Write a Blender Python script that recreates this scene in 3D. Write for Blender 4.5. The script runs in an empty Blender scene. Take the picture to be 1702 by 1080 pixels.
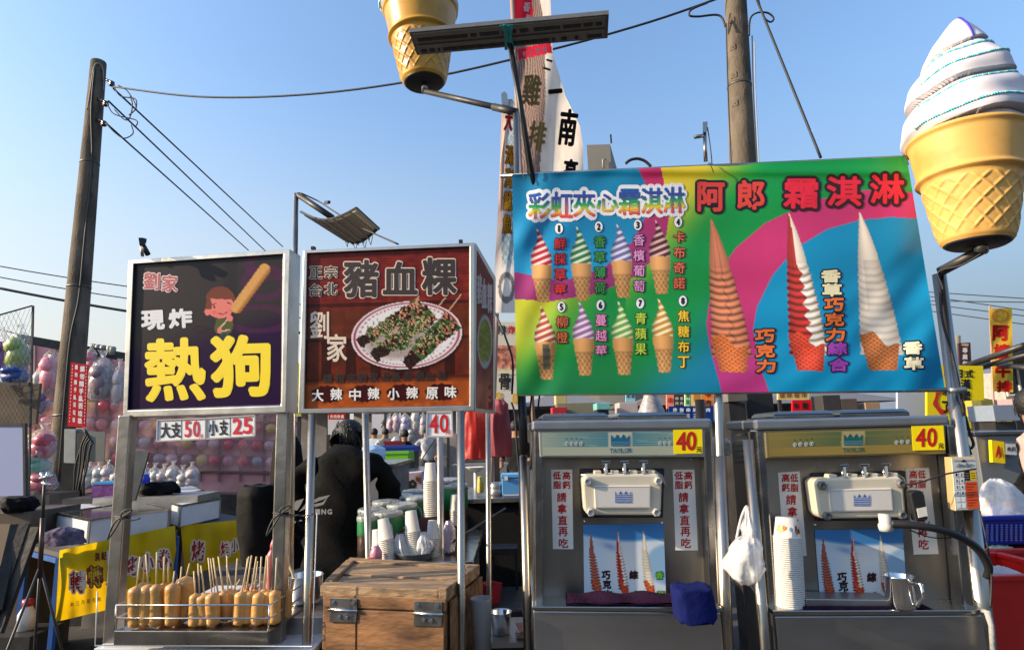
import bpy, math, random
import numpy as np
from mathutils import Vector, Matrix
random.seed(7); np.random.seed(7)
SC = bpy.context.scene; COL = SC.collection
rad = math.radians
# ------------------------------------------------------------ camera, sky, sun, exposure
FPX, CX, CY, HC = 1000.0, 851.0, 540.0, 1.52          # focal length and centre in photo pixels, eye height in metres
PITCH, ROLL = rad(10.0), rad(1.5)
def unit(v): return v / np.linalg.norm(v)
Fw = np.array([0, math.cos(PITCH), math.sin(PITCH)])
R0 = np.array([1.0, 0, 0]); U0 = np.array([0, -math.sin(PITCH), math.cos(PITCH)])
Rt = R0 * math.cos(ROLL) - U0 * math.sin(ROLL)
Up = U0 * math.cos(ROLL) + R0 * math.sin(ROLL)
CAM = np.array([0, 0, HC])
cd = bpy.data.cameras.new('camera'); cam = bpy.data.objects.new('camera', cd); COL.objects.link(cam)
cd.sensor_width = 36; cd.lens = 36 * FPX / 1702; cd.clip_start = .05; cd.clip_end = 3000
mw = Matrix.Identity(4)
for i in range(3):
    mw[i][0] = Rt[i]; mw[i][1] = Up[i]; mw[i][2] = -Fw[i]; mw[i][3] = CAM[i]
cam.matrix_world = mw; SC.camera = cam
SUN_EL = rad(22); SUN_DIR = unit(np.array([-.985, -.17, 0])) * math.cos(SUN_EL) + np.array([0, 0, math.sin(SUN_EL)])
w = bpy.data.worlds.new('World'); SC.world = w; w.use_nodes = True
nt = w.node_tree; bg = nt.nodes['Background']; sky = nt.nodes.new('ShaderNodeTexSky')
sky.sky_type = 'NISHITA'; sky.sun_disc = False; sky.sun_elevation = SUN_EL
sky.sun_rotation = math.atan2(SUN_DIR[0], SUN_DIR[1]); sky.air_density = 1.6; sky.dust_density = 3.6; sky.ozone_density = 7.0
# pale humid haze low over the horizon, brighter towards the sun
def wn(t, **k):
    n = nt.nodes.new('ShaderNode' + t)
    for a, b in k.items(): setattr(n, a, b)
    return n
tc = wn('TexCoord'); sx = wn('SeparateXYZ'); nt.links.new(tc.outputs['Generated'], sx.inputs[0])
mz = wn('MapRange', interpolation_type='SMOOTHSTEP'); mz.inputs[1].default_value = .55; mz.inputs[2].default_value = -.02; mz.inputs[3].default_value = 0; mz.inputs[4].default_value = .92
nt.links.new(sx.outputs[2], mz.inputs[0])
ma = wn('MapRange'); ma.inputs[1].default_value = -.75; ma.inputs[2].default_value = .75; nt.links.new(sx.outputs[0], ma.inputs[0])
hm = wn('Mix', data_type='RGBA'); nt.links.new(ma.outputs[0], hm.inputs[0]); hm.inputs[6].default_value = (3.05, 2.95, 2.72, 1); hm.inputs[7].default_value = (.76, .95, 1.32, 1)
sm = wn('Mix', data_type='RGBA'); nt.links.new(mz.outputs[0], sm.inputs[0]); hs = wn('HueSaturation'); hs.inputs['Saturation'].default_value = .93; nt.links.new(sky.outputs[0], hs.inputs['Color']); nt.links.new(hs.outputs[0], sm.inputs[6]); nt.links.new(hm.outputs[2], sm.inputs[7])
nt.links.new(sm.outputs[2], bg.inputs[0]); bg.inputs[1].default_value = .118
sl = bpy.data.lights.new('sun', 'SUN'); so = bpy.data.objects.new('sun', sl); COL.objects.link(so)
sl.energy = 2.9; sl.angle = rad(.5); sl.color = (1, .80, .55)
so.location = (-20, -8, 12); so.rotation_euler = Vector(SUN_DIR).to_track_quat('Z', 'Y').to_euler()
SC.view_settings.view_transform = 'Standard'; SC.view_settings.look = 'None'; SC.view_settings.exposure = 1.42; SC.view_settings.gamma = 1
# ------------------------------------------------------------ geometry helpers
def ray(px, py):
    px = np.asarray(px, float); py = np.asarray(py, float)
    return Fw * FPX + (px - CX)[..., None] * Rt - (py - CY)[..., None] * Up
def at(px, py, Y):                                     # the point at distance Y along a photo pixel
    d = ray(px, py); return CAM + d * (Y / d[..., 1])[..., None]
def hz(px, py, z):                                     # where a photo pixel meets the level z
    d = ray(px, py); return CAM + d * ((z - HC) / d[..., 2])[..., None]
class Plane:
    def __init__(s, p, n, wave=None):
        s.p = np.asarray(p, float); s.n = unit(np.asarray(n, float)); s.wave = wave
        if s.n @ (CAM - s.p) < 0: s.n = -s.n
    def hit(s, px, py, off=0.0):
        d = ray(px, py); o = np.asarray(off, float)
        if s.wave is not None: o = o + s.wave(np.asarray(px, float), np.asarray(py, float))
        t = ((s.p - CAM) @ s.n + o) / (d @ s.n)
        return CAM + d * np.asarray(t)[..., None]
def vplane(xa, Ya, xb, Yb, wave=None, y=700):
    a = at(xa, y, Ya); b = at(xb, y, Yb); d = b - a
    return Plane(a, (d[1], -d[0], 0), wave)
PK = .92                                               # display colour of a print -> its own colour under this light
def C(r, g, b):
    f = lambda c: (c / 255 / 12.92) if c <= 10 else ((c / 255 + .055) / 1.055) ** 2.4
    return (PK * f(r), PK * f(g), PK * f(b))
def lin(a): a = np.asarray(a, float) / 255; return PK * np.where(a <= .04045, a / 12.92, ((a + .055) / 1.055) ** 2.4)
class MB:                                              # collects shapes, builds ONE mesh object
    def __init__(s): s.v = []; s.f = []; s.c = []; s.col = (1, 1, 1)
    def add(s, v, f, col=None):
        o = len(s.v); s.v.extend([tuple(map(float, p)) for p in v]); s.f.extend([tuple(i + o for i in q) for q in f])
        c = col or s.col; s.c.extend([c] * len(v)); return s
    def poly(s, pts, col=None): return s.add(pts, [tuple(range(len(pts)))], col)
    def hexa(s, a, b, col=None):                       # two quads a (front) and b (back)
        n = len(a); v = list(a) + list(b)
        f = [tuple(range(n)), tuple(range(2 * n - 1, n - 1, -1))] + [(i, i + n, (i + 1) % n + n, (i + 1) % n) for i in range(n)]
        return s.add(v, f, col)
    def box(s, c, size, rz=0, col=None, tilt=None):
        x, y, z = [q / 2 for q in size]
        v = np.array([(-x, -y, -z), (x, -y, -z), (x, y, -z), (-x, y, -z), (-x, -y, z), (x, -y, z), (x, y, z), (-x, y, z)])
        if tilt is not None: v = v @ np.array(Matrix.Rotation(tilt[1], 3, tilt[0])).T
        if rz: v = v @ np.array(Matrix.Rotation(rz, 3, 'Z')).T
        return s.add(v + np.asarray(c, float), [(0, 3, 2, 1), (4, 5, 6, 7), (0, 1, 5, 4), (1, 2, 6, 5), (2, 3, 7, 6), (3, 0, 4, 7)], col)
    def slab(s, pl, pts, front, thick, col=None):      # photo outline on a plane, extruded to a real thickness
        a = np.array(pts, float); f = pl.hit(a[:, 0], a[:, 1], front); return s.hexa(f, f - pl.n * thick, col)
    def bar(s, a, b, wx, wy=None, col=None, up=(0, 0, 1)):
        a = np.asarray(a, float); b = np.asarray(b, float); d = unit(b - a); wy = wy or wx
        u = np.asarray(up, float)
        if abs(d @ u) > .95: u = np.array([0, 1.0, 0])
        x = unit(np.cross(d, u)); y = np.cross(x, d)
        q = [x * wx / 2 + y * wy / 2, -x * wx / 2 + y * wy / 2, -x * wx / 2 - y * wy / 2, x * wx / 2 - y * wy / 2]
        return s.hexa([a + k for k in q], [b + k for k in q], col)
    def tube(s, pts, r, seg=8, col=None, caps=True):
        P = [np.asarray(p, float) for p in pts]; n = len(P)
        R = list(r) if hasattr(r, '__len__') else [r] * n
        v = []; f = []; x = None
        for i in range(n):
            d = unit(P[min(i + 1, n - 1)] - P[max(i - 1, 0)])
            if x is None: x = unit(np.cross(d, [0, 0, 1.0] if abs(d[2]) < .9 else [0, 1.0, 0]))
            x = unit(x - d * (x @ d)); y = np.cross(d, x)
            for k in range(seg):
                t = 2 * math.pi * k / seg; v.append(P[i] + (x * math.cos(t) + y * math.sin(t)) * R[i])
        for i in range(n - 1):
            for k in range(seg): f.append((i * seg + k, i * seg + (k + 1) % seg, (i + 1) * seg + (k + 1) % seg, (i + 1) * seg + k))
        if caps: f += [tuple(range(seg - 1, -1, -1)), tuple(range((n - 1) * seg, n * seg))]
        return s.add(v, f, col)
    def lathe(s, base, prof, seg=24, axis=(0, 0, 1), col=None, cols=None):
        d = unit(np.asarray(axis, float)); x = unit(np.cross(d, [0, 1.0, 0] if abs(d[1]) < .9 else [1.0, 0, 0])); y = np.cross(d, x)
        base = np.asarray(base, float); v = []; f = []; n = len(prof)
        for (r, h) in prof:
            for k in range(seg):
                t = 2 * math.pi * k / seg; v.append(base + d * h + (x * math.cos(t) + y * math.sin(t)) * max(r, 1e-4))
        for i in range(n - 1):
            for k in range(seg): f.append((i * seg + k, i * seg + (k + 1) % seg, (i + 1) * seg + (k + 1) % seg, (i + 1) * seg + k))
        o = len(s.v); s.add(v, f, col)
        if cols:
            for i in range(n):
                for k in range(seg): s.c[o + i * seg + k] = cols[i]
        return s
    def blob(s, c, r, seg=12, jit=0, col=None, rng=random):
        c = np.asarray(c, float); r = np.asarray(r if hasattr(r, '__len__') else (r, r, r), float); m = seg // 2 + 1; v = []; f = []
        for i in range(m):
            a = math.pi * i / (m - 1)
            for k in range(seg):
                t = 2 * math.pi * k / seg; j = 1 + (rng.uniform(-jit, jit) if 0 < i < m - 1 else 0)
                v.append(c + r * j * np.array([math.sin(a) * math.cos(t), math.sin(a) * math.sin(t), math.cos(a)]))
        for i in range(m - 1):
            for k in range(seg): f.append((i * seg + k, (i + 1) * seg + k, (i + 1) * seg + (k + 1) % seg, i * seg + (k + 1) % seg))
        return s.add(v, f, col)
    def sheet(s, P, col=None):                         # P: array (rows, cols, 3)
        m, n = P.shape[:2]; f = [(i * n + j, i * n + j + 1, (i + 1) * n + j + 1, (i + 1) * n + j) for i in range(m - 1) for j in range(n - 1)]
        o = len(s.v); s.add(P.reshape(-1, 3), f)
        if col is not None: s.c[o:] = [tuple(q) for q in np.asarray(col).reshape(-1, 3)]
        return s
    def build(s, name, mat, parent=None, smooth=False, solid=0, bevel=0):
        me = bpy.data.meshes.new(name); V = np.array(s.v, float); off = np.zeros(3)
        if parent is None:
            lo = V.min(0); hi = V.max(0); off = np.array([(lo[0] + hi[0]) / 2, (lo[1] + hi[1]) / 2, lo[2]])
        me.from_pydata((V - off).tolist(), [], s.f); me.update()
        a = me.color_attributes.new('Col', 'FLOAT_COLOR', 'POINT')
        a.data.foreach_set('color', np.concatenate([np.array(s.c, np.float32), np.ones((len(s.c), 1), np.float32)], 1).ravel())
        if smooth: me.polygons.foreach_set('use_smooth', [True] * len(me.polygons))
        me.materials.append(mat)
        o = bpy.data.objects.new(name, me); COL.objects.link(o)
        if parent is not None: o.parent = parent
        else: o.location = off
        if solid: q = o.modifiers.new('solid', 'SOLIDIFY'); q.thickness = solid; q.offset = 0
        if bevel: q = o.modifiers.new('bevel', 'BEVEL'); q.width = bevel; q.segments = 2; q.limit_method = 'ANGLE'
        return o
def tag(o, label=None, cat=None, group=None, kind=None):
    if label: o['label'] = label
    if cat: o['category'] = cat
    if group: o['group'] = group
    if kind: o['kind'] = kind
    return o
ROOTS = []
def thing(name, label, cat, group=None):
    o = bpy.data.objects.new(name, None); COL.objects.link(o); o.empty_display_size = .05
    ROOTS.append(o); return tag(o, label, cat, group)
def settle(root):                                      # move the Empty to the base of its thing
    if root not in ROOTS: return
    ROOTS.remove(root); P = []; ms = []
    def walk(o):
        for ch in o.children:
            if ch.type == 'MESH':
                b = np.array([v[:] for v in ch.bound_box]); P.append(b); ms.append(ch.data)
            walk(ch)
    walk(root)
    if not P: return
    P = np.concatenate(P); lo = P.min(0); hi = P.max(0); off = Vector(((lo[0] + hi[0]) / 2, (lo[1] + hi[1]) / 2, lo[2]))
    for m in set(ms): m.transform(Matrix.Translation(-off)); m.update()
    root.location = off
def dup(src, loc, label=None, rz=0, scale=None, group=None, mats=None):
    settle(src)
    def cp(o, par):
        c = o.copy(); COL.objects.link(c)
        if par: c.parent = par
        for ch in o.children: cp(ch, c)
        return c
    r = cp(src, None); r.location = loc; r.rotation_euler = (0, 0, rz)
    if scale: r.scale = (scale, scale, scale)
    if label: r['label'] = label
    if group: r['group'] = group
    return r
# ------------------------------------------------------------ materials
MC = {}
def mat(kind, rgb=None, rough=.5, metal=0, bump=0, bscale=200, var=0, vscale=8, trans=0, alpha=1, coat=0, dirt_or_sheen=None, stretch=(1, 1, 1)):
    key = (kind, rgb, rough, metal, bump, bscale, var, vscale, trans, alpha, coat, dirt_or_sheen, stretch)
    if key in MC: return MC[key]
    m = bpy.data.materials.new(kind); m.use_nodes = True; t = m.node_tree; b = t.nodes['Principled BSDF']; L = t.links.new
    b.inputs['Roughness'].default_value = rough; b.inputs['Metallic'].default_value = metal
    b.inputs['Transmission Weight'].default_value = trans; b.inputs['Alpha'].default_value = alpha; b.inputs['Coat Weight'].default_value = coat; b.inputs['Specular IOR Level'].default_value = .15 if rough >= .75 else .5
    if rgb is None:
        a = t.nodes.new('ShaderNodeAttribute'); a.attribute_name = 'Col'; src = a.outputs['Color']
    else:
        a = t.nodes.new('ShaderNodeRGB'); a.outputs[0].default_value = (*rgb, 1); src = a.outputs[0]
    tc = t.nodes.new('ShaderNodeTexCoord'); mp = t.nodes.new('ShaderNodeMapping'); mp.inputs['Scale'].default_value = stretch
    L(tc.outputs['Object'], mp.inputs[0])
    def noise(sc, det=4):
        n = t.nodes.new('ShaderNodeTexNoise'); n.inputs['Scale'].default_value = sc; n.inputs['Detail'].default_value = det
        L(mp.outputs[0], n.inputs[0]); return n.outputs[0]
    if var:
        mr = t.nodes.new('ShaderNodeMapRange'); mr.inputs[1].default_value = .3; mr.inputs[2].default_value = .7
        mr.inputs[3].default_value = 1 - var; mr.inputs[4].default_value = 1 + var; L(noise(vscale), mr.inputs[0])
        mx = t.nodes.new('ShaderNodeVectorMath'); mx.operation = 'SCALE'; L(src, mx.inputs[0]); L(mr.outputs[0], mx.inputs['Scale']); src = mx.outputs[0]
        r2 = t.nodes.new('ShaderNodeMapRange'); r2.inputs[3].default_value = max(rough - .12, .05); r2.inputs[4].default_value = min(rough + .15, 1)
        L(noise(vscale * 2.3), r2.inputs[0]); L(r2.outputs[0], b.inputs['Roughness'])
    if dirt_or_sheen:  # noise blend to a second colour
        mr = t.nodes.new('ShaderNodeMapRange'); mr.inputs[1].default_value = .52; mr.inputs[2].default_value = .7; mr.inputs[4].default_value = .8
        L(noise(vscale * 1.7, 8), mr.inputs[0]); mx = t.nodes.new('ShaderNodeMix'); mx.data_type = 'RGBA'
        L(mr.outputs[0], mx.inputs[0]); L(src, mx.inputs[6]); mx.inputs[7].default_value = (*dirt_or_sheen, 1); src = mx.outputs[2]
    L(src, b.inputs['Base Color'])
    if bump:
        bp = t.nodes.new('ShaderNodeBump'); bp.inputs['Strength'].default_value = bump; bp.inputs['Distance'].default_value = .01
        L(noise(bscale), bp.inputs['Height']); L(bp.outputs[0], b.inputs['Normal'])
    MC[key] = m; return m
PRINT = mat('printed_vinyl', None, .42)
PAPER = mat('printed_paper', None, .75)
STEEL = mat('stainless_steel', (.42, .40, .375), .30, 1, .06, 40, .12, 3, stretch=(1, 1, 9))
STEELD = mat('dull_steel', (.42, .405, .385), .42, 1, .08, 60, .2, 4)
TUBE = mat('steel_tube', (.40, .355, .30), .30, 1, .04, 30, .1, 5)
CHROME = mat('chrome', (.75, .74, .72), .12, 1)
BLACK = mat('black_plastic', (.012, .012, .013), .5, var=.3)
DARK = mat('dark_metal', (.042, .04, .04), .45, .4, var=.3, vscale=12)
WHITE = mat('white_plastic', (.72, .71, .68), .4, var=.06)
CABLE = mat('cable_rubber', (.015, .015, .016), .6)
FLAT = mat('coloured_plastic', None, .45, var=.06, vscale=20)
CLOTH = mat('coloured_cloth', None, .9, bump=.25, bscale=120, var=.1, vscale=14)
# ------------------------------------------------------------ lettering and printed pictures
GC = {}
def glyph_mesh(ch):
    if ch in GC: return GC[ch]
    c = bpy.data.curves.new('lettering', 'FONT'); c.body = ch; c.size = 1; c.resolution_u = 3
    o = bpy.data.objects.new('lettering', c); COL.objects.link(o)
    me = bpy.data.meshes.new_from_object(o.evaluated_get(bpy.context.evaluated_depsgraph_get()))
    bpy.data.objects.remove(o); bpy.data.curves.remove(c)
    v = np.array([q.co[:2] for q in me.vertices]); f = [tuple(p.vertices) for p in me.polygons]; bpy.data.meshes.remove(me)
    lo = v.min(0); hi = v.max(0); v = (v - lo) / np.maximum(hi - lo, 1e-6) - .5
    GC[ch] = (v, f, (hi - lo)); return GC[ch]
def glyph(mb, pl, ch, cx, cy, w, h, col, bold=.0, off=.0012, n=8, rot=0, shear=0, grad=None):
    """one character, its box fitted to w x h photo pixels round (cx, cy) on a plane; bold in pixels"""
    v, f, _ = glyph_mesh(ch)
    x = v[:, 0] * (w - 2 * bold); y = -v[:, 1] * (h - 2 * bold); x = x - shear * y
    c, s = math.cos(rot), math.sin(rot); X = cx + x * c - y * s; Y = cy + x * s + y * c
    col = np.array(col)
    for k in range(n if bold else 1):
        t = 2 * math.pi * k / n; dx, dy = (bold * math.cos(t), bold * math.sin(t)) if bold else (0, 0)
        P = pl.hit(X + dx, Y + dy, off + k * 2.5e-5)
        o = len(mb.v); mb.add(P, f, tuple(col))
        if grad is not None:
            g = grad(X + dx, Y + dy); mb.c[o:] = [tuple(q) for q in g]
def word(mb, pl, s, cx, cy, w, h, pitch, col, bold=1., outline=0, ocol=(0, 0, 0), vertical=False, off=.0012, n=8, rot=0, slope=0, oncol=None, shear=0, grad=None):
    """a run of characters, (cx, cy) the centre of the first, pitch in pixels"""
    for i, ch in enumerate(s):
        if ch == ' ': continue
        x = cx + (slope * i if vertical else pitch * i); y = cy + (pitch * i if vertical else slope * i)
        if outline: glyph(mb, pl, ch, x, y, w + 2 * outline, h + 2 * outline, ocol, bold + outline, off, n + 4, rot, shear)
        glyph(mb, pl, ch, x, y, w, h, col, bold, off + (.0006 if outline else 0), n, rot, shear, grad)
def inpoly(x, y, pts):
    r = np.zeros(x.shape, bool); n = len(pts)
    for i in range(n):
        x1, y1 = pts[i]; x2, y2 = pts[(i + 1) % n]
        if y1 == y2: continue
        r ^= ((y1 > y) != (y2 > y)) & (x < (x2 - x1) * (y - y1) / (y2 - y1) + x1)
    return r
def smooth(a, e0, e1): t = np.clip((a - e0) / (e1 - e0), 0, 1); return t * t * (3 - 2 * t)
def mixc(c, m, col):
    m = np.asarray(m, float)[..., None]; return c * (1 - m) + np.asarray(col, float) * m
def vnoise(x, y, s, seed=0):                           # smooth value noise for prints
    x = x / s; y = y / s; xi = np.floor(x).astype(int); yi = np.floor(y).astype(int); fx = x - xi; fy = y - yi
    h = lambda a, b: (np.sin(a * 127.1 + b * 311.7 + seed * 74.7) * 43758.5453) % 1
    fx = fx * fx * (3 - 2 * fx); fy = fy * fy * (3 - 2 * fy)
    return (h(xi, yi) * (1 - fx) + h(xi + 1, yi) * fx) * (1 - fy) + (h(xi, yi + 1) * (1 - fx) + h(xi + 1, yi + 1) * fx) * fy
def picture(mb, pl, quad, nx, ny, paint, off=0.0):
    """a printed sheet: quad = TL, TR, BR, BL in photo pixels; paint(x, y) -> display colours"""
    u = np.linspace(0, 1, nx)[None, :]; v = np.linspace(0, 1, ny)[:, None]; q = np.array(quad, float)
    w = [(1 - u) * (1 - v), u * (1 - v), u * v, (1 - u) * v]
    X = sum(a * b[0] for a, b in zip(w, q)); Y = sum(a * b[1] for a, b in zip(w, q))
    mb.sheet(pl.hit(X, Y, off), lin(np.clip(paint(X, Y), 0, 255)))
def ellipse_px(cx, cy, rx, ry, n=28): return [(cx + rx * math.cos(2 * math.pi * k / n), cy + ry * math.sin(2 * math.pi * k / n)) for k in range(n)]
def wire(name, pts, r, label, cat='cable', m=None, group=None, sag=0, parent=None):
    P = [np.asarray(p, float) for p in pts]
    if len(P) == 2:
        a, b = P; P = [a + (b - a) * t - np.array([0, 0, sag * 4 * t * (1 - t)]) for t in np.linspace(0, 1, 15)]
    else:
        Q = []
        for i in range(len(P) - 1):                    # Catmull-Rom through the points
            p0, p1, p2, p3 = P[max(i - 1, 0)], P[i], P[i + 1], P[min(i + 2, len(P) - 1)]
            for t in np.linspace(0, 1, 6, endpoint=False):
                Q.append(.5 * (2 * p1 + (p2 - p0) * t + (2 * p0 - 5 * p1 + 4 * p2 - p3) * t * t + (3 * p1 - p0 - 3 * p2 + p3) * t ** 3))
        P = Q + [P[-1]]
    o = MB().tube(P, r, 6).build(name, m or CABLE, parent, True)
    if parent is None: tag(o, label, cat, group)
    return o
# ------------------------------------------------------------ ground and far stalls' base
g = MB(); xs = np.concatenate([np.linspace(-400, -12, 12), np.linspace(-10, 10, 60), np.linspace(12, 400, 12)]); ys = np.concatenate([np.linspace(-60, -3, 8), np.linspace(-2, 20, 60), np.linspace(22, 900, 20)])
X, Y = np.meshgrid(xs, ys); g.sheet(np.stack([X, Y, .012 * np.sin(X * .9) * np.cos(Y * .7) * (np.abs(X) < 10)], -1))
ASPH = mat('asphalt', (.062, .060, .060), .85, bump=.5, bscale=90, var=.35, vscale=1.3, dirt_or_sheen=(.085, .08, .075))
tag(g.build('ground', ASPH), kind='structure')
# ------------------------------------------------------------ the printed banner over the freezers
def bwave(x, y):
    u = (x - 850) / 720; v = (y - 260) / 400
    a = .0045 * np.sin(u * 9 + v * 2.2) + .003 * np.sin(u * 21 - v * 3 + 1) * (1 - .5 * v) + .0016 * np.sin(u * 5 + v * 26)
    a += .007 * np.exp(-((v - .055 - .01 * u) / .022) ** 2) - .006 * np.exp(-((u - .03) / .03) ** 2) * np.sin(v * 14)
    a += .012 * smooth(u, .82, 1.0) * np.sin(u * 34 + v * 9) * (.4 + .6 * v) + .004 * np.sin(u * 60 + v * 20) * np.exp(-((u - .06) / .06) ** 2)
    a += .0012 * np.sin((u * .8 + v * .6) * 62 + 3 * np.sin(u * 7)) * smooth(np.sin(u * 5.3 + v * 4 + .5), .2, 1) 
    return a
BP = vplane(855, 2.15, 1570, 2.02, bwave)
BPF = vplane(855, 2.15, 1570, 2.02)
IN1 = [(840, 250), (840, 450), (857, 452), (920, 465), (960, 462), (1007, 442), (1053, 400), (1078, 350), (1075, 310), (1060, 279), (1052, 250)]
OUT1 = [(840, 250), (840, 496), (857, 497), (916, 501), (992, 488), (1053, 461), (1091, 427), (1108, 390), (1113, 350), (1105, 310), (1098, 275), (1088, 250)]
OUT2 = [(1600, 330), (1540, 324), (1480, 315), (1428, 316), (1352, 334), (1273, 370), (1223, 412), (1197, 450), (1178, 507), (1174, 541), (1182, 586), (1197, 640), (1205, 680), (1600, 680)]
IN2 = [(1600, 370), (1540, 364), (1481, 361), (1428, 366), (1375, 381), (1322, 412), (1284, 457), (1258, 510), (1252, 545), (1258, 594), (1277, 647), (1290, 680), (1600, 680)]
def small_cone(c, x, y, cx, top, A, B=(240, 232, 225), patch=False):
    """soft-serve cone, 122 px tall"""
    s = (y - top) / 122; lx = x - cx - 6 * s + 2
    hw = np.where(s < .1, 1 + 30 * np.clip(s, 0, 1), np.where(s < .5, 4 + 13.5 * smooth(s, .08, .42) + 0.9 * np.sin(s * 75), 0))
    curl = np.where(s < .18, -5 * (1 - s / .18) ** 2, 0); lx = lx - curl
    body = (s > 0) & (s < .51) & (np.abs(lx) < hw)
    st = .5 + .5 * np.sin((s * 11.5 + lx / 26) * 2 * np.pi); edge = 1 - .35 * (np.abs(lx) / np.maximum(hw, 1)) ** 3
    cc = mixc(np.broadcast_to(np.array(A, float), c.shape), smooth(st, .45, .75), B) * (edge * (.78 + .3 * st))[..., None]
    c = np.where(body[..., None], cc, c)
    tap = np.where(s < .7, 17.5 - 9 * (s - .49), 14.2 - 16 * (s - .7)); cone = (s >= .49 + .02 * np.abs(lx / 17) ** 2) & (s < 1) & (np.abs(lx) < tap)
    lat = np.maximum(np.abs(np.sin((lx + s * 75) * .42)), np.abs(np.sin((lx - s * 75) * .42)))
    k = np.where(s < .7, 1.02 - .25 * smooth(s, .66, .7), np.where(lat > .93, 1.0, .74)) * (1.08 - .35 * np.clip((lx + 6) / 20, 0, 1) ** 2 - .2 * np.clip(-(lx + 6) / 12, 0, 1))
    c = np.where(cone[..., None], np.array((218, 160, 95)) * k[..., None], c)
    if patch: c = np.where((cone & (np.abs(lx - 1) < 6) & (s > .52) & (s < .87))[..., None], np.array((105, 95, 75)) + 12 * np.sin(s * 60)[..., None], c)
    return c
def tall_cone(c, x, y, tipx, tip, base, basex, hwb, A, B, cone_col, split=True, flat=False):
    H = base - tip; s = (y - tip) / H
    rib = np.sin(s * 2 * np.pi * 22); am = np.clip((s - .3) / .1, 0, 1) * (1 if not flat else .6)
    hw = np.interp(s, [0, .1, .25, .4, .6, .86, 1], [.03, .22, .45, .62, .81, 1, 1.05]) * hwb
    axis = np.interp(s, [0, .3, .6, 1], [tipx - 1, tipx - 3, tipx - 1, tipx + 3]) + hw; lx = x - axis; hw = hw + 3.0 * (np.abs(np.sin(s * np.pi * 22)) - .6) * 1.3 * am
    body = (s > 0) & (s < .90) & (np.abs(lx) < hw)
    e = lx / np.maximum(hw, 1)
    zig = -.02 + .38 * np.abs(((s * 13) % 1) * 2 - 1) * (s > .34) if split else 9
    cc = np.where((e > zig)[..., None], np.array(B, float), np.array(A, float))
    drape = np.sin(s * 2 * np.pi * 22 + 2.6 * e * e - .45 * np.abs(np.sin(e * 4)))
    sh = 1.02 - .26 * np.abs(e) ** 2 + ((.20 if not flat else .08) * drape - (.20 if not flat else .09) * np.clip(drape * -1.6 - .6, 0, 1)) * am - (.2 * np.exp(-((e - .15 + .14 * np.sin(s * 70) * (s > .36)) / .07) ** 2) if not split and not flat else 0) - .14 * np.exp(-((e + .45) / .05) ** 2) * (s < .4) * (not flat)
    if flat: sh = sh - .10 * (s > .30) * (s < .62) * (e > -.5)
    c = np.where(body[..., None], cc * sh[..., None], c)
    t = (s - .78) / .22; cw = hwb * (.98 - .30 * np.clip(t, 0, 1)); lx = x - (tipx + hwb * .96 + 6 * np.clip(t, 0, 1))
    wav = .80 + .06 * np.clip(lx / cw, -1, 1) + .025 * np.sin(lx / cw * 5); cone = (s > wav) & (s < 1) & (np.abs(lx) < cw)
    lat = np.maximum(np.abs(np.sin((lx + (y - base) * 1.5) * .30)), np.abs(np.sin((lx - (y - base) * 1.5) * .30)))
    k = np.where(lat > .9, 1.15, .84) * (1.05 - .3 * np.abs(lx / cw) ** 2)
    return np.where(cone[..., None], np.array(cone_col) * k[..., None], c)
def banner_paint(x, y):
    c = np.zeros(x.shape + (3,)) + np.array((0, 142, 60))
    c = mixc(c, smooth(-(x - 1185) + (y - 300) * -.9, -85, 50) * (x > 1040), (232, 205, 35))              # yellow, upper middle
    c = mixc(c, smooth(1000 - x - (y - 500) * .75, -30, 110) * (y > 430), (205, 208, 40))                    # yellow, lower left
    c = mixc(c, smooth(y, 560, 655) * .75, (8, 112, 62))
    c = mixc(c, smooth(x + (y - 560) * .9, 1085, 1230) * (x < 1300) * (y > 430) * (x > 900), (0, 120, 160))
    o1 = inpoly(x, y, OUT1); i1 = inpoly(x, y, IN1)
    c = np.where(o1[..., None], mixc(np.broadcast_to(np.array((158, 45, 112.)), c.shape), smooth(y, 430, 280), (198, 40, 100)), c)
    c = np.where(i1[..., None], mixc(np.broadcast_to(np.array((0, 126, 172.)), c.shape), smooth(y, 330, 430), (20, 150, 205)), c)
    o2 = inpoly(x, y, OUT2); i2 = inpoly(x, y, IN2)
    c = np.where(o2[..., None], mixc(np.broadcast_to(np.array((196, 48, 110.)), c.shape), smooth(y, 470, 620), (178, 50, 125)), c)
    c = np.where(i2[..., None], mixc(np.broadcast_to(np.array((0, 142, 192.)), c.shape), smooth(x, 1300, 1560) * .4, (0, 120, 170)), c)
    for (cx, top, A, B, pt) in ((899, 380, (225, 25, 35), (245, 215, 215), 0), (965, 377, (60, 150, 70), (225, 235, 215), 0), (1032, 373, (140, 135, 200), (225, 222, 240), 0), (1096, 366, (95, 35, 40), (225, 180, 175), 0),
                          (905, 508, (215, 90, 60), (240, 215, 190), 1), (969, 502, (190, 130, 195), (238, 220, 238), 0), (1034, 501, (140, 210, 80), (232, 245, 205), 0), (1101, 497, (245, 180, 70), (250, 235, 195), 0)):
        c = small_cone(c, x, y, cx, top, A, B, pt)
    c = tall_cone(c, x, y, 1182, 364, 618, 1218, 32.5, (214, 130, 92), (214, 130, 92), (216, 116, 58), False)
    c = tall_cone(c, x, y, 1311, 354, 616, 1338, 31.5, (186, 52, 42), (244, 232, 216), (214, 72, 45))
    c = tall_cone(c, x, y, 1429, 354, 615, 1462, 34.5, (238, 228, 214), (238, 228, 214), (196, 116, 58), False, True)
    return c
ban = thing('banner', 'wide printed vinyl banner of soft-serve flavours hung above the two ice cream freezers', 'banner')
mb = MB(); picture(mb, BP, [(851, 290), (1507, 260), (1571, 648), (859, 656)], 450, 245, banner_paint)
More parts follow.
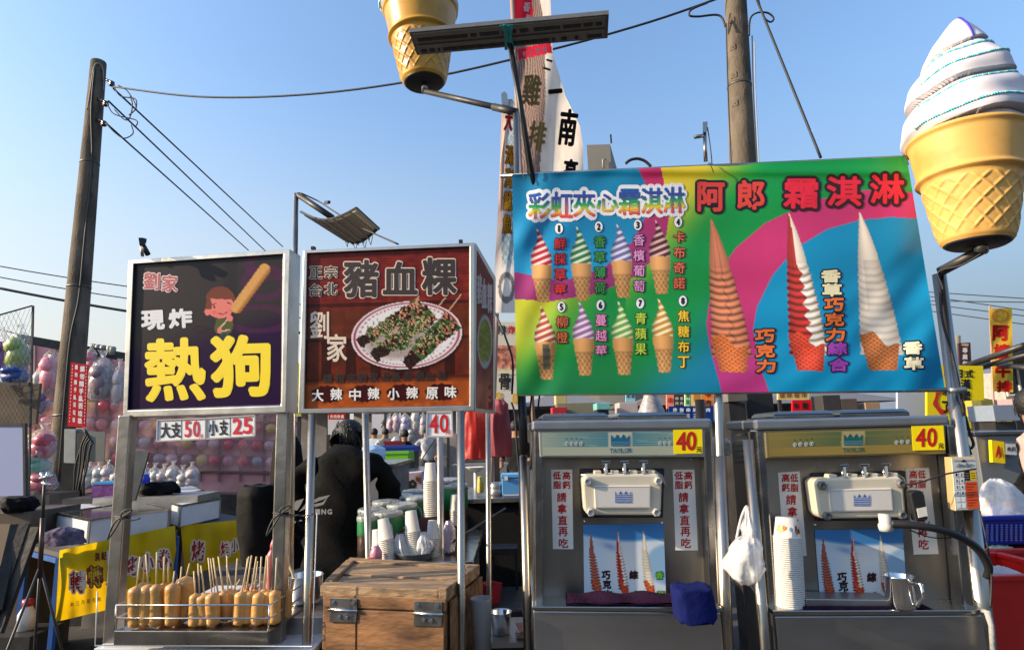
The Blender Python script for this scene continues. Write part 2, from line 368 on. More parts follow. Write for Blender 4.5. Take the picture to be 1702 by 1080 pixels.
BANV = mat('banner_vinyl', None, .36, bump=.12, bscale=9, stretch=(1, 1, 1))
mb.build('printed_sheet', BANV, ban, True)
mb = MB()
K = C(15, 8, 12)
def rainbow(x, y):
    t = np.clip((y - (342 - (x - 896) * .043) + 21) / 42, 0, 1); st = np.array([(0, 95, 170), (60, 60, 150), (0, 140, 90), (235, 205, 30), (215, 40, 60)]) 
    ph = ((x - 870) // 44) % 2
    i = np.clip((t * .999 + .0) * 4, 0, 3.999); a = i.astype(int); f = (i - a)[:, None]; c = st[a] * (1 - f) + st[np.minimum(a + 1, 4)] * f
    return lin(c)
for i, ch in enumerate('彩虹夾心霜淇淋'):
    x = 896 + i * 37.4 + (1 if i == 3 else 0); y = 342 - i * 1.6
    h = 44 if i != 3 else 30
    glyph(mb, BP, ch, x, y, 45, h + 13, C(232, 232, 238), 6.5, .0016, 14)
    glyph(mb, BP, ch, x, y, 37, h, C(0, 90, 160), 1.1, .0026, 8, grad=rainbow)
word(mb, BP, '阿郎', 1182, 327, 46, 50, 66, C(214, 62, 45), 1.7, 4, K, slope=-3, off=.0016)
word(mb, BP, '霜淇淋', 1331, 322, 58, 50, 72, C(222, 28, 52), 1.6, 5, C(40, 8, 14), slope=-4, off=.0016)
def num(ch, x, y):
    f = BP.hit(*np.array(ellipse_px(x, y, 7.5, 9.5)).T, .0016); mb.poly(f, C(20, 60, 110))
    f = BP.hit(*np.array(ellipse_px(x, y, 6.6, 8.7)).T, .002); mb.poly(f, C(240, 240, 240))
    glyph(mb, BP, ch, x, y, 6.5 if ch != '1' else 4, 12, K, .9, .0026, 4)
for i, (ch, x, y, s, col, ol) in enumerate((('1', 929, 380, '鮮採草莓', (222, 40, 45), (70, 10, 20)), ('2', 995, 377, '香草薄荷', (60, 150, 70), (10, 50, 20)), ('3', 1060, 374, '香檳葡萄', (225, 150, 205), (50, 20, 60)),
        ('4', 1127, 369, '卡布奇諾', (222, 110, 75), (90, 30, 20)), ('5', 933, 510, '柳橙', (215, 110, 55), (70, 30, 15)), ('6', 998, 507, '蔓越莓', (240, 150, 200), (80, 20, 60)),
        ('7', 1064, 504, '青蘋果', (190, 215, 60), (20, 70, 20)), ('8', 1135, 500, '焦糖布丁', (245, 205, 40), (90, 60, 10)))):
    num(ch, x, y)
    word(mb, BP, s, x + (2 if i < 4 else 1), y + 25, 19, 19, 25.5, C(*col), .25, 1.5, C(*ol), True, .0016, 6)
for i, (ch, x, y, col, ol) in enumerate([('香', 1381, 459, (240, 232, 190), K), ('草', 1383, 482, (240, 232, 190), K)] + [(c, 1386 + i, 506 + i * 25, (228, 112, 48), K) for i, c in enumerate('巧克力')] + [('綜', 1392, 579, (150, 60, 170), C(40, 10, 50)), ('合', 1394, 606, (150, 60, 170), C(40, 10, 50))]
        + [(c, 1271 + i, 558 + i * 25, (228, 112, 48), K) for i, c in enumerate('巧克力')] + [('香', 1517, 578, (240, 232, 200), K), ('草', 1519, 604, (240, 232, 200), K)]):
    glyph(mb, BP, ch, x, y, 38, 27, ol, 3, .0016, 10); glyph(mb, BP, ch, x, y, 33, 22, C(*col), 1.2, .0024, 8)
mb.build('lettering', PRINT, ban)
MB().tube([BPF.hit(832, 293, -.012), BPF.hit(1512, 262, -.012)], .0085, 10).build('hanging_rod', TUBE, ban, True)
MB().tube([BPF.hit(862, 655, -.012), BPF.hit(1573, 648, -.012)], .007, 10).build('hanging_rod', TUBE, ban, True)
for (x, y) in ((868, 288), (1181, 275), (1505, 262)):
    P = [BPF.hit(x - 3, y - 5, .008), BPF.hit(x + 2, y + 4, .016), BPF.hit(x + 5, y + 12, .016)]; wire('tie_cord', P, .002, None, parent=ban)
# ------------------------------------------------------------ stall posts round the banner
def post(mb, a, b, Ya, Yb, r, seg=12, ground=True):
    a = at(*a, Ya); b = at(*b, Yb)
    if ground and b[2] > 0: b = b + (b - a) * (b[2] / (a[2] - b[2]))
    mb.tube([a, b], r, seg); return a, b
fr = thing('pipe_stand', 'tall stainless pipe stand carrying the soft-serve banner', 'frame')
for (a, b, Ya, Yb, r, ra, rb) in (((857, 187), (877, 1070), 2.3, 2.3, .0115, 757, 1080), ((1180, 275), (1208, 1080), 2.12, 2.12, .0165, 757, 1080), ((1561, 456), (1641, 1080), 2.07, 2.07, .0215, 845, 1080)):
    mb = MB(); A, B = post(mb, a, b, Ya, Yb, r); mb.build('post', TUBE, fr, True)
    t = [(q - a[1]) / (b[1] - a[1]) for q in (ra, rb)]; P = [at(a[0] + (b[0] - a[0]) * k, q, Ya) for k, q in zip(t, (ra, rb))]
    P[1] = P[1] + (P[1] - P[0]) * .8; MB().tube(P, r * 1.28, 14).build('sleeve', TUBE, fr, True)
MB().tube([at(1578, 649, 2.03), at(1604, 648, 2.03)], .011, 10).build('clamp', STEELD, fr, True)
MB().tube([at(867, 655, 2.27), at(871, 756, 2.27)], .0155, 10).build('dark_sleeve', BLACK, fr, True)
# ------------------------------------------------------------ two framed light-box signs
SIGNF = mat('sign_frame_steel', (.52, .50, .46), .34, 1, .05, 50, .12, 6)
FACE = mat('acrylic_face', None, .3); FACE.node_tree.nodes['Principled BSDF'].inputs['Specular IOR Level'].default_value = .18
def sign_frame(pl, outer, inner, depth, parent, proud=.012):
    """bevelled frame round a face set back from it"""
    mb = MB(); o = np.array(outer, float); i = np.array(inner, float)
    O = pl.hit(o[:, 0], o[:, 1], proud); Ob = O - pl.n * depth; M = O + (pl.hit(i[:, 0], i[:, 1], proud) - O) * .82; I = pl.hit(i[:, 0], i[:, 1], -.004)
    v = np.concatenate([Ob, O, M, I]); f = []
    for k in range(3): f += [(k * 4 + j, k * 4 + (j + 1) % 4, k * 4 + 4 + (j + 1) % 4, k * 4 + 4 + j) for j in range(4)]
    f.append((3, 2, 1, 0)); mb.add(v, f); o = mb.build('frame', SIGNF, parent, bevel=.003)
    return o
S1 = vplane(207, 2.27, 478, 2.20)
s1 = thing('light_box_sign', 'square steel-framed sign with big yellow characters on dark purple and a fried sausage', 'sign')
sign_frame(S1, [(213, 432), (482, 414), (475, 686), (204, 694)], [(224, 440), (469, 424), (466, 671), (214, 679)], .09, s1)
def s1_paint(x, y):
    c = np.zeros(x.shape + (3,)) + np.array((50, 44, 46.)); c = mixc(c, smooth(y + .25 * (x - 300), 545, 600), (34, 4, 52))
    for (cx, cy, a, b) in ((440, 470, 40, 30), (430, 530, 62, 24), (455, 440, 50, 26)):
        d = ((x - cx) / a) ** 2 + ((y - cy) / b) ** 2; c = mixc(c, smooth(d, 1.05, .95) * smooth(d, .35, .5) * .5, (92, 30, 82))
    c = mixc(c, smooth(np.abs(x - 383), 14, 8) * (y < 560) * .35, (25, 20, 28))
    d = np.abs(((y - 415) % 5) - 2.5); c = mixc(c, (((x - 335) / 16) ** 2 + ((y - 547) / 8) ** 2 < 1) * (d < 1) * .5, (20, 16, 20))
    # boy with a bowl of brown hair, hugging the sausage
    sk = (226, 128, 118)
    def el(c, cx, cy, rx, ry, col, extra=None, m=1):
        k = ((x - cx) / rx) ** 2 + ((y - cy) / ry) ** 2 < 1
        if extra is not None: k = k & extra
        return mixc(c, k * m, col)
    body = inpoly(x, y, [(361, 528), (372, 530), (386, 527), (388, 540), (384, 553), (372, 556), (358, 553), (356, 543)])
    c = np.where(body[..., None], np.array((84, 88, 48.)), c); c = el(c, 374, 560, 11, 6, (46, 62, 78))
    c = el(c, 345, 518, 5, 6, sk); c = el(c, 366, 508, 23, 21, sk); c = el(c, 366, 499, 24.5, 23, (116, 62, 46), y < 497 + .05 * (x - 366)); c = el(c, 347, 508, 5, 12, (116, 62, 46), y < 514)
    c = el(c, 384, 516, 4, 2.4, (240, 90, 80), m=.6); c = el(c, 356, 519, 4, 2.6, (240, 90, 80), m=.7)
    for (ax, ay, bx, by, wd, col) in ((352, 507, 359, 504, .8, (50, 25, 25)), (378, 503, 384, 505, .8, (50, 25, 25)), (362, 521, 371, 522, .8, (130, 40, 40)), (371, 522, 378, 519, .8, (130, 40, 40)), (366, 545, 377, 532, .9, (230, 200, 170)), (362, 551, 382, 548, .8, (230, 200, 170))):
        t = np.clip(((x - ax) * (bx - ax) + (y - ay) * (by - ay)) / ((bx - ax) ** 2 + (by - ay) ** 2), 0, 1)
        c = mixc(c, np.hypot(x - ax - t * (bx - ax), y - ay - t * (by - ay)) < wd, col)
    c = el(c, 365, 549, 4, 5, sk); c = el(c, 382, 529, 5, 5, sk); c = el(c, 356, 510, 1.5, 2, (40, 20, 20))
    ax, ay, bx, by = 394, 511, 440, 448; t = np.clip(((x - ax) * (bx - ax) + (y - ay) * (by - ay)) / ((bx - ax) ** 2 + (by - ay) ** 2), 0, 1)
    dx = x - ax - t * (bx - ax); dy = y - ay - t * (by - ay); d = np.hypot(dx, dy); e = (dx * .8 + dy * .58) / 10
    sa = mixc(np.broadcast_to(np.array((214, 160, 92.)), c.shape), smooth(e, .1, .9), (160, 98, 46)) + (vnoise(x, y, 2.2) * 14 - 7)[..., None]
    return np.where((d < 9.6)[..., None], sa, c)
mb = MB(); picture(mb, S1, [(222, 438), (471, 422), (468, 673), (212, 681)], 170, 170, s1_paint); mb.build('face', FACE, s1, True)
mb = MB(); YEL = C(248, 218, 10)
glyph(mb, S1, '熱', 291, 614, 102, 106, YEL, 3.4, n=12, rot=-.03); glyph(mb, S1, '狗', 400, 608, 102, 104, YEL, 4.6, n=12, rot=-.03)
word(mb, S1, '現炸', 254, 532, 40, 33, 46, C(222, 222, 226), 1.7, n=10, slope=-3, rot=-.05)
word(mb, S1, '劉家', 252, 467, 27, 28, 30, C(176, 52, 62), .6, 1.4, C(225, 205, 205), slope=4, rot=.05)
mb.build('lettering', PRINT, s1)
for y in (452, 640): MB().tube([S1.hit(480 - (y - 430) * .03, y - 8, -.01), S1.hit(480 - (y - 430) * .03, y + 8, -.01)], .005, 8).build('hinge', STEELD, s1, True)
def price_board(name, pl, quad, label, cat, texts, back=(235, 235, 235), group=None, frame=None, parent=None, cuts=()):
    b = parent or thing(name, label, cat, group)
    mb = MB(); mb.slab(pl, quad, 0, .006, C(*back)); mb.build('board' if parent is None else 'price_card', PAPER, b if parent is None else parent)
    q = np.array(quad, float)
    if frame:
        mb = MB(); P = pl.hit(q[:, 0], q[:, 1], .001)
        for i in range(4): mb.bar(P[i], P[(i + 1) % 4], .005, .005, up=pl.n)
        mb.build('rim', mat('rim_plastic', frame, .4), b)
    mb = MB()
    for (s, cx, cy, w_, h_, pit, col, bo) in texts: word(mb, pl, s, cx, cy, w_, h_, pit, C(*col), bo, off=.0015, slope=-pit * .03)
    mb.build('lettering' if parent is None else 'price_lettering', PRINT, b)
    for (x, ya, yb) in cuts:
        MB().slab(pl, [(x - .5, ya), (x + .5, ya), (x + .5, yb), (x - .5, yb)], .0012, .001, (.3, .3, .3)).build('seam', PAPER, b)
    return b
S1b = Plane(S1.p + S1.n * .012, S1.n)
RED = (212, 18, 48)
price_board('price_board', S1b, [(262, 698), (342, 695), (342, 729), (261, 733)], 'white price board for the large size, first under the purple sausage sign', 'price board', [('大支', 275, 715, 17, 26, 17.5, (15, 15, 22), .7), ('50', 312, 713, 11, 27, 14, RED, .5), ('元', 334, 725, 8, 8, 0, (225, 90, 100), .3)], cuts=[(301, 698, 730)], frame=(.4, .38, .36))
price_board('price_board', S1b, [(342.6, 695), (424, 690), (424, 724), (342.6, 729)], 'white price board for the small size, beside the large size board', 'price board', [('小支', 354, 711, 15, 26, 17.5, (15, 15, 22), .7), ('25', 394, 708, 16, 27, 17.5, RED, .9), ('元', 420, 720, 4, 4, 0, (225, 90, 100), .2)], cuts=[(382, 694, 726)], frame=(.4, .38, .36))
S2 = vplane(500, 2.20, 788, 2.16); S2S = vplane(791, 2.16, 823, 2.72)
s2 = thing('light_box_sign', 'brown box sign picturing a plate of skewers, the right one of two stall signs', 'sign')
sign_frame(S2, [(504, 416), (789, 403), (788, 683), (495, 687)], [(512, 422), (779, 411), (779, 672), (508, 678)], .06, s2)
# the side of the box
mb = MB(); a = S2S.hit(np.array([791, 824, 823, 791]), np.array([404, 461, 688, 684]), 0); mb.hexa(a, a - S2S.n * .003); mb.build('side_frame', SIGNF, s2)
PLX, PLY, PA, PB = 676, 557, 92, 56
def s2_paint(x, y):
    yy = y + (x - 640) * .03
    c = np.zeros(x.shape + (3,)) + np.array((124, 36, 28.)); c = c * (.9 + .2 * vnoise(x * .12, yy, 2.5, 3))[..., None]
    c = mixc(c, smooth(yy, 500, 520) * .85, (92, 38, 20)); c = mixc(c, smooth(yy, 628, 640), (164, 78, 30))
    c = mixc(c, (yy > 502) * (yy < 508) * .6, (30, 10, 8)); c = mixc(c, (yy > 560) * (yy < 566) * .6, (32, 12, 8)); c = mixc(c, (yy > 626) * (yy < 630) * .5, (50, 22, 10))
    win = (yy > 566) * (yy < 626) * (((x - 510) % 41) > 24); c = mixc(c, win * .75, (42, 14, 10)); c = mixc(c, (yy > 566) * (yy < 626) * (((x - 510) % 41) < 3) * .8, (118, 30, 14))
    c = mixc(c, (yy > 508) * (yy < 560) * ((((x - 512) % 29) > 4) * (((yy - 508) % 26) > 6)) * .45, (104, 52, 24))
    c = mixc(c, (np.abs(((yy) % 4.2) - 2.1) < .55) * (yy < 505) * .4, (44, 10, 12))
    c = c * (.86 + .28 * vnoise(x, yy, 9, 1))[..., None]
    # plate
    X = x - PLX; Y = y - PLY + X * .06; d = np.hypot(X / PA, Y / PB)
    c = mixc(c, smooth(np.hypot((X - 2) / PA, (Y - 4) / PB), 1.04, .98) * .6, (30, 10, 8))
    pl = np.zeros(x.shape + (3,)) + np.array((236, 230, 230.)); pl = mixc(pl, smooth(d, .9, .95), (150, 48, 66)); pl = mixc(pl, smooth(d, .955, .97), (226, 214, 214)); pl = mixc(pl, smooth(np.abs(d - .86), .035, .01) * (.5 + .5 * np.sin(np.arctan2(Y, X) * 60)) * .6, (120, 60, 76))
    c = np.where((d < 1)[..., None], pl, c)
    # three skewers of black cake with crumbs and coriander
    n1 = vnoise(x, y, 3.2, 5); n2 = vnoise(x, y, 5.5, 8); n3 = vnoise(x, y, 1.7, 11)
    def pt(c, ax, ay, bx, by, wa, wb):
        L = (bx - ax) ** 2 + (by - ay) ** 2; t = ((x - ax) * (bx - ax) + (y - ay) * (by - ay)) / L; q = ((x - ax) * (by - ay) - (y - ay) * (bx - ax)) / L ** .5
        wd = wa + (wb - wa) * t + 5 * (n2 - .5); k = (t > -.02) & (t < 1.02) & (np.abs(q) < wd)
        cr = (n1 * .6 + n3 * .4 > .50 + .3 * (t < .22)) & (t > .08)
        col = np.where(cr[..., None], np.array((206, 140, 108.)) * (.55 + .8 * n3)[..., None], np.array((44, 24, 20.)) * (.4 + 1.3 * n3)[..., None])
        g = (n2 + .5 * n3 > .82 - .12 * np.sin(t * 6)) & (t > .22); col = np.where(g[..., None], np.array((62, 92, 42.)) * (.5 + .9 * n1)[..., None], col)
        return np.where(k[..., None], col, c)
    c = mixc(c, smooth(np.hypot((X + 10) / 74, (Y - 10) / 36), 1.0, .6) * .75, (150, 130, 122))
    c = pt(c, 598, 570, 700, 508, 8, 15); c = pt(c, 622, 592, 716, 520, 10, 17); c = pt(c, 676, 606, 752, 532, 10, 18)
    gg = (np.hypot((X + 2) / 62, (Y + 4) / 26) < 1 + .3 * (n2 - .5)) & (n2 * .6 + n3 * .5 > .5)
    c = np.where(gg[..., None], np.where((n3 > .62)[..., None], np.array((176, 178, 122.)), np.array((58, 88, 42.))) * (.5 + .8 * n1)[..., None], c)
    sp = (n1 > .86) & (d < .84); c = mixc(c, sp * .6, (70, 70, 52))
    for (ax, ay, bx, by) in ((720, 520, 740, 495), (746, 516, 766, 490), (690, 505, 696, 492)):
        L = (bx - ax) ** 2 + (by - ay) ** 2; t = np.clip(((x - ax) * (bx - ax) + (y - ay) * (by - ay)) / L, 0, 1); c = mixc(c, np.hypot(x - ax - t * (bx - ax), y - ay - t * (by - ay)) < .9, (206, 178, 138))
    for ex in (544, 606, 670, 734):
        k = ((x - ex) / 26.5) ** 2 + ((y - (655 - (ex - 544) * .02)) / 14) ** 2 + .12 * np.sin(np.arctan2(y - 655, x - ex) * 9); c = mixc(c, smooth(k, 1.05, .95), (62, 12, 14))
    return c
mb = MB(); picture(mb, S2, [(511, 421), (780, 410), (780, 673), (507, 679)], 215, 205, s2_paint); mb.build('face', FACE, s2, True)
mb = MB(); BR = C(52, 34, 26); CR = C(232, 212, 190)
for ch, x, y, h in (('豬', 600, 463, 66), ('血', 665, 462, 58), ('粿', 730, 459, 66)): glyph(mb, S2, ch, x, y, 62, h + 1, CR, 3.6, .0012, 14); glyph(mb, S2, ch, x, y, 58, h - 3, BR, 1.7, .0022, 12)
for ch, x, y in (('正', 525, 453), ('宗', 550, 452), ('台', 525, 482), ('北', 550, 480)): glyph(mb, S2, ch, x, y, 24, 22, CR, 1.4, .0012, 12); glyph(mb, S2, ch, x, y, 22, 20, BR, .25, .002, 8)
glyph(mb, S2, '劉', 531, 540, 32, 46, CR, .7, .0012, 10); glyph(mb, S2, '家', 560, 578, 34, 46, CR, .9, .0012, 10)
for i, ch in enumerate('請指定劉家及菱形豬血糕'): glyph(mb, S2, ch, 545 + i * 18.9 + (i % 3), 629 - i * .5, 15, 16, C(36, 20, 12), .35, .0012, 6)
for ex, s in ((544, '大辣'), (606, '中辣'), (670, '小辣'), (734, '原味')): word(mb, S2, s, ex - 16, 657 - (ex - 544) * .02, 20, 20, 31, C(240, 236, 230), .6, 0, slope=-2)
mb.build('lettering', PRINT, s2)
def s2s_paint(x, y):
    c = np.zeros(x.shape + (3,)) + np.array((150, 66, 50.)); c = mixc(c, smooth(y, 600, 640), (190, 104, 70)); c = c * (.8 + .4 * vnoise(x * 2, y, 14, 2))[..., None]
    d = np.hypot((x - 806) / 13, (y - 568) / 46); k = vnoise(x, y, 5, 4)
    c = mixc(c, smooth(d, 1, .94), (196, 186, 170)); c = mixc(c, smooth(d, .86, .78) * (y < 600), (150, 146, 40)); c = mixc(c, (d < .8) * (k > .6) * .6, (190, 176, 90)); c = mixc(c, (d < .8) * (np.abs((y % 5) - 2.5) < .8) * .4, (90, 84, 40))
    return mixc(c, (y > 640) * (x > 812) * smooth(k, .4, .6), (150, 40, 40))
mb = MB(); picture(mb, S2S, [(793, 416), (820.5, 466), (819.5, 682), (792.5, 678)], 20, 110, s2s_paint, .0015); mb.build('side_face', PAPER, s2, True)
mb = MB()
for ch, x in (('豬', 797), ('血', 805), ('粿', 814)): glyph(mb, S2S, ch, x, 480 + (x - 797) * .9, 8.5, 50, C(190, 160, 150), .5, .0022, 6)
mb.build('side_lettering', PRINT, s2)
for (x, y) in ((521, 413), (766, 402)): MB().box(S2.hit(x, y, -.03), (.014, .02, .012)).build('lug', BLACK, s2)
S2b = Plane(S2.p + S2.n * .012, S2.n)
price_board('price_board', S2b, [(710, 685), (751, 684), (752, 725), (709, 725)], 'white framed price card hanging under the brown skewer sign', 'price board', [('40', 721, 704, 15, 31, 17, (205, 20, 30), .7), ('元', 745, 718, 9, 9, 0, (205, 60, 60), .3)], frame=(.45, .44, .42))
# ------------------------------------------------------------ giant ice cream cones
CONEY = mat('cone_plastic', (.65, .37, .092), .55, var=.08, vscale=5, bump=.06, bscale=30, dirt_or_sheen=(.50, .25, .05))
CREAM = mat('cream_cloth', (.60, .575, .625), .75, bump=.12, bscale=14, var=.03)
def cone_body(name, base, axis, R, parent, lat=14, cm=None):
    """R = radius of the rim; the waffle ridges are real relief on the lower part"""
    mb = MB(); H = R * 2.18; seg, n = 192, 110; d = unit(np.asarray(axis, float)); x = unit(np.cross(d, [0, 1.0, 0])); y = np.cross(d, x); V = np.zeros((n, seg + 1, 3))
    for i in range(n):
        t = i / (n - 1); h = H * t
        if t < .58: r = R * (.585 + .235 * t / .58)
        else: r = R * (.855 + .135 * (t - .58) / .42)
        r += R * (.055 * math.exp(-((t - .60) / .022) ** 2) + .05 * math.exp(-((t - .975) / .02) ** 2))
        if t < .03: r *= .93 + .07 * t / .03
        for k in range(seg + 1):
            a = 2 * math.pi * k / seg; rr = r
            if .05 < t < .54:
                u = a * lat / (2 * math.pi); q = t * 6.4; f1 = abs((u + q) % 1 - .5); f2 = abs((u - q) % 1 - .5); rr += R * .03 * max(0, 1 - min(f1, f2) / .13) * min(1, (.54 - t) / .03, (t - .05) / .03)
            V[i, k] = np.asarray(base) + d * h + (x * math.cos(a) + y * math.sin(a)) * rr
    mb.sheet(V); top = np.asarray(base) + d * H
    o = mb.build(name, cm or CONEY, parent, True)
    MB().lathe(base, [(0, .004), (R * .53, .002), (R * .545, 0), (R * .49, -.006), (0, -.008)], 40, d).build('dark_underside', BLACK, parent, True)
    return top, d, x, y
def swirl(base, d, x, y, R, H, parent):
    mb = MB(); n, seg = 230, 170; V = np.zeros((n, seg + 1, 3))
    def rad_(t, a):
        ph = (t * 3.1 - a / (2 * math.pi)) % 1                 # four spiral tiers
        env = R * (1.04 * (1 - t ** 1.75) ** .72 + .012) * (.88 + .12 * min(1, t / .06)) * (1 - .16 * max(0, t - .45) / .55)
        tier = (1 - ph) ** 1.0
        k = min(1, (1 - t) / .25)
        r = env * (1 - .20 * k * (ph ** 4) + .06 * k * math.sin(ph * math.pi))
        return r * (1 + .035 * k * math.sin(a * 5 + t * 9) + .02 * k * math.sin(a * 3 - t * 31))
    for i in range(n):
        t = i / (n - 1)
        for k in range(seg + 1):
            a = 2 * math.pi * k / seg; V[i, k] = np.asarray(base) + d * (H * t) + (x * math.cos(a) + y * math.sin(a)) * rad_(t, a % (2 * math.pi))
    mb.sheet(V); o = mb.build('cream_swirl', CREAM, parent, True)
    for tier, (t0, t1) in enumerate(((.06, .22), (.24, .42), (.42, .60), (.58, .70))):                       # strings of sequins along the spiral
        m = MB(); N = 62
        for j in range(N):
            s = j / (N - 1); a = rad(200) + s * rad(160) + .0
            a = rad(8 + 140 * s); t = t0 + (t1 - t0) * s
            p = np.asarray(base) + d * (H * t) + (x * math.cos(a) + y * math.sin(a)) * (rad_(t, a) + .003)
            hue = [(60, 245, 228), (140, 250, 240), (80, 210, 245), (250, 240, 230), (150, 220, 250)][(j * 7 + tier * (2 if s < .5 else 1)) % 5 if s > .25 else (j * 3) % 5]
            m.blob(p, (.0043, .0043, .0043), 6, 0, C(*hue))
        m.build('sequin_string', mat('sequins', None, .25, .15), o, True)
    m = MB()
    for j in range(26):
        s = j / 25; t = .995 - .30 * s; a = rad(84 - 8 * s); p = np.asarray(base) + d * (H * t) + (x * math.cos(a) + y * math.sin(a)) * (rad_(t, a) + .003); m.blob(p, .0038, 6, 0, C(70, 50, 210))
    m.build('sequin_string', mat('sequins', None, .25, .15), o, True)
cr = thing('giant_ice_cream_cone', 'giant model ice cream cone with white swirl and sequins on a pipe arm', 'cone', 'giant model cones')
Yc = 1.92; b = at(1624, 405, Yc); ax = unit(at(1606, 235, Yc) - b + np.array([0, .0, 0])); R = .172
top, d, x, y = cone_body('wafer_cone', b, ax, R, cr); 
swirl(top - d * .012, unit(at(1590, 20, Yc) - at(1606, 225, Yc)), x, y, R * 1.0, np.linalg.norm(at(1583, 20, Yc) - at(1606, 222, Yc)), cr)
mb = MB(); mb.tube([at(1638, 412, Yc), at(1562, 452, 2.05)], .017, 12); mb.build('pipe_arm', DARK, cr, True)
MB().tube([at(1632, 402, Yc), at(1630, 420, Yc)], .019, 12).build('pipe_socket', TUBE, cr, True)
wire('lamp_cord', [at(1640, 415, Yc - .02), at(1600, 440, 1.97), at(1560, 452, 2.03), at(1567, 480, 2.03), at(1563, 520, 2.05)], .0032, None, parent=cr)
c2 = thing('giant_ice_cream_cone', 'giant model wafer cone high at the top edge beside the tall flag', 'cone', 'giant model cones')
b = at(705, 138, 2.55); ax = unit(at(699, 20, 2.55) - b)
top, d, x, y = cone_body('wafer_cone', b, ax, .172, c2, cm=mat('amber_cone_plastic', (.52, .27, .022), .34, var=.12, vscale=5, bump=.05, bscale=30, dirt_or_sheen=(.36, .17, .015)))
swirl(top - d * .012, d, x, y, .172, .36, c2)
mb = MB(); mb.tube([at(706, 152, 2.55), at(857, 186, 2.30)], .013, 12); mb.build('pipe_arm', DARK, c2, True)
MB().tube([at(705, 134, 2.55), at(706, 154, 2.55)], .015, 12).build('pipe_socket', TUBE, c2, True)
MB().tube([at(820, 178, 2.36), at(859, 187, 2.30)], .0165, 12).build('pipe_sleeve', DARK, c2, True)
m = MB(); m.slab(vplane(830, 2.33, 850, 2.33), [(833, 156), (838, 152), (843, 156), (845, 176), (834, 174)], 0, .006); m.build('bracket_tab', TUBE, c2)
# ------------------------------------------------------------ lamps on poles
LAMPB = mat('lamp_grey', None, .5, var=.1, vscale=30)
lp = thing('strip_lamp', 'long dark LED strip lamp tied on a leaning black pole with teal tape', 'lamp')
Yl = 2.0
q = [at(680, 54, Yl), at(1012, 24, Yl - .1), at(1010, 64, Yl - .1 + .1), at(693, 92, Yl + .1)]
n_ = unit(np.cross(q[1] - q[0], q[3] - q[0])); n_ = n_ if n_[2] > 0 else -n_
MB().hexa(q, [p + n_ * .02 for p in q], (.10, .10, .10)).build('housing', LAMPB, lp)
def onq(u, v, o=.0): return (q[0] * (1 - u) + q[1] * u) * (1 - v) + (q[3] * (1 - u) + q[2] * u) * v - n_ * o
for v0, v1 in ((.06, .46), (.56, .94)):
    m = MB(); m.hexa([onq(.015, v0, .004), onq(.985, v0, .004), onq(.985, v1, .004), onq(.015, v1, .004)], [onq(.015, v0, -.001), onq(.985, v0, -.001), onq(.985, v1, -.001), onq(.015, v1, -.001)], (.16, .15, .13)); m.build('reflector', LAMPB, lp)
    m = MB(); rr = random.Random(int(v0 * 100))
    for k in range(64):
        u = .04 + .92 * k / 63; vm = (v0 + v1) / 2 + .05; du = .005 + .004 * rr.random()
        if rr.random() < .85: m.hexa([onq(u - du, vm - .06, .007), onq(u + du, vm - .06, .007), onq(u + du, vm + .07, .007), onq(u - du, vm + .07, .007)], [onq(u - du, vm - .06, .0035), onq(u + du, vm - .06, .0035), onq(u + du, vm + .07, .0035), onq(u - du, vm + .07, .0035)], (.015, .015, .015))
    tag(m.build('led_row', LAMPB, lp), kind='stuff')
pa = at(848, 74, Yl + .03); pb = at(884, 288, 2.14); pb = pb + (pb - pa) * .3
MB().tube([pa + (pa - pb) * .09, pb], [.011, .010], 10).build('pole', BLACK, lp, True)
m = MB(); rr = random.Random(3); TE = (.02, .30, .33)
for k in range(9): 
    u = .47 + .06 * rr.random(); m.bar(onq(u, -.02, .008 + k * .0006), onq(.47 + .06 * rr.random(), 1.02, .008 + k * .0006), .006, .002, TE, up=n_)
m.build('teal_tape', FLAT, lp)
wire('lamp_cord', [at(846, 82, 1.98), at(852, 110, 1.99), at(862, 160, 2.05), at(868, 215, 2.09), at(878, 290, 2.12)], .003, None, parent=lp)
l2 = thing('panel_lamp', 'curved dark panel lamp on a bracket arm above the brown skewer sign', 'lamp')
Yp = 2.6
m = MB(); a_, b_ = at(492, 322, Yp), at(487, 690, Yp); b_ = b_ + (b_ - a_) * (b_[2] / (a_[2] - b_[2])); m.tube([a_, b_], .0115, 10); m.build('pole', TUBE, l2, True)
PQ = [at(500, 352, 2.75), at(592, 346, 2.35), at(630, 381, 2.35), at(568, 394, 2.75)]
def pan(u, v, o=0):
    p = (PQ[0] * (1 - u) + PQ[1] * u) * (1 - v) + (PQ[3] * (1 - u) + PQ[2] * u) * v; return p + np.array([0, 0, -.045 * math.sin(math.pi * u) + o])
m = MB(); G = np.array([[pan(u, v) for u in np.linspace(0, 1, 13)] for v in np.linspace(0, 1, 9)]); m.sheet(G); m.col = (.12, .10, .075); m.c = [(.022, .018, .014)] * len(m.v)
m.build('panel', LAMPB, l2, True, solid=.008)
m = MB()
for u in np.linspace(.08, .92, 7):
    m.tube([pan(u, 0, -.007), pan(u, .5, -.007), pan(u, 1, -.007)], .0035, 6, (.02, .02, .02))
m.build('led_bars', LAMPB, l2)
m = MB()
for (a, b) in ((0, 0), (0, 1)):
    pass
m.tube([pan(u, 0) for u in np.linspace(0, 1, 9)], .006, 6, (.02, .02, .02)); m.build('rim', LAMPB, l2)
MB().tube([pan(1, v) for v in np.linspace(0, 1, 5)], .007, 6, (.02, .02, .02)).build('rim', LAMPB, l2)
MB().tube([at(496, 324, Yp), pan(.55, .1, .02)], .014, 10).build('bracket_arm', DARK, l2, True)
MB().bar(at(541, 337, 2.55), at(547, 336, 2.5), .012).build('wing_screw', DARK, l2)
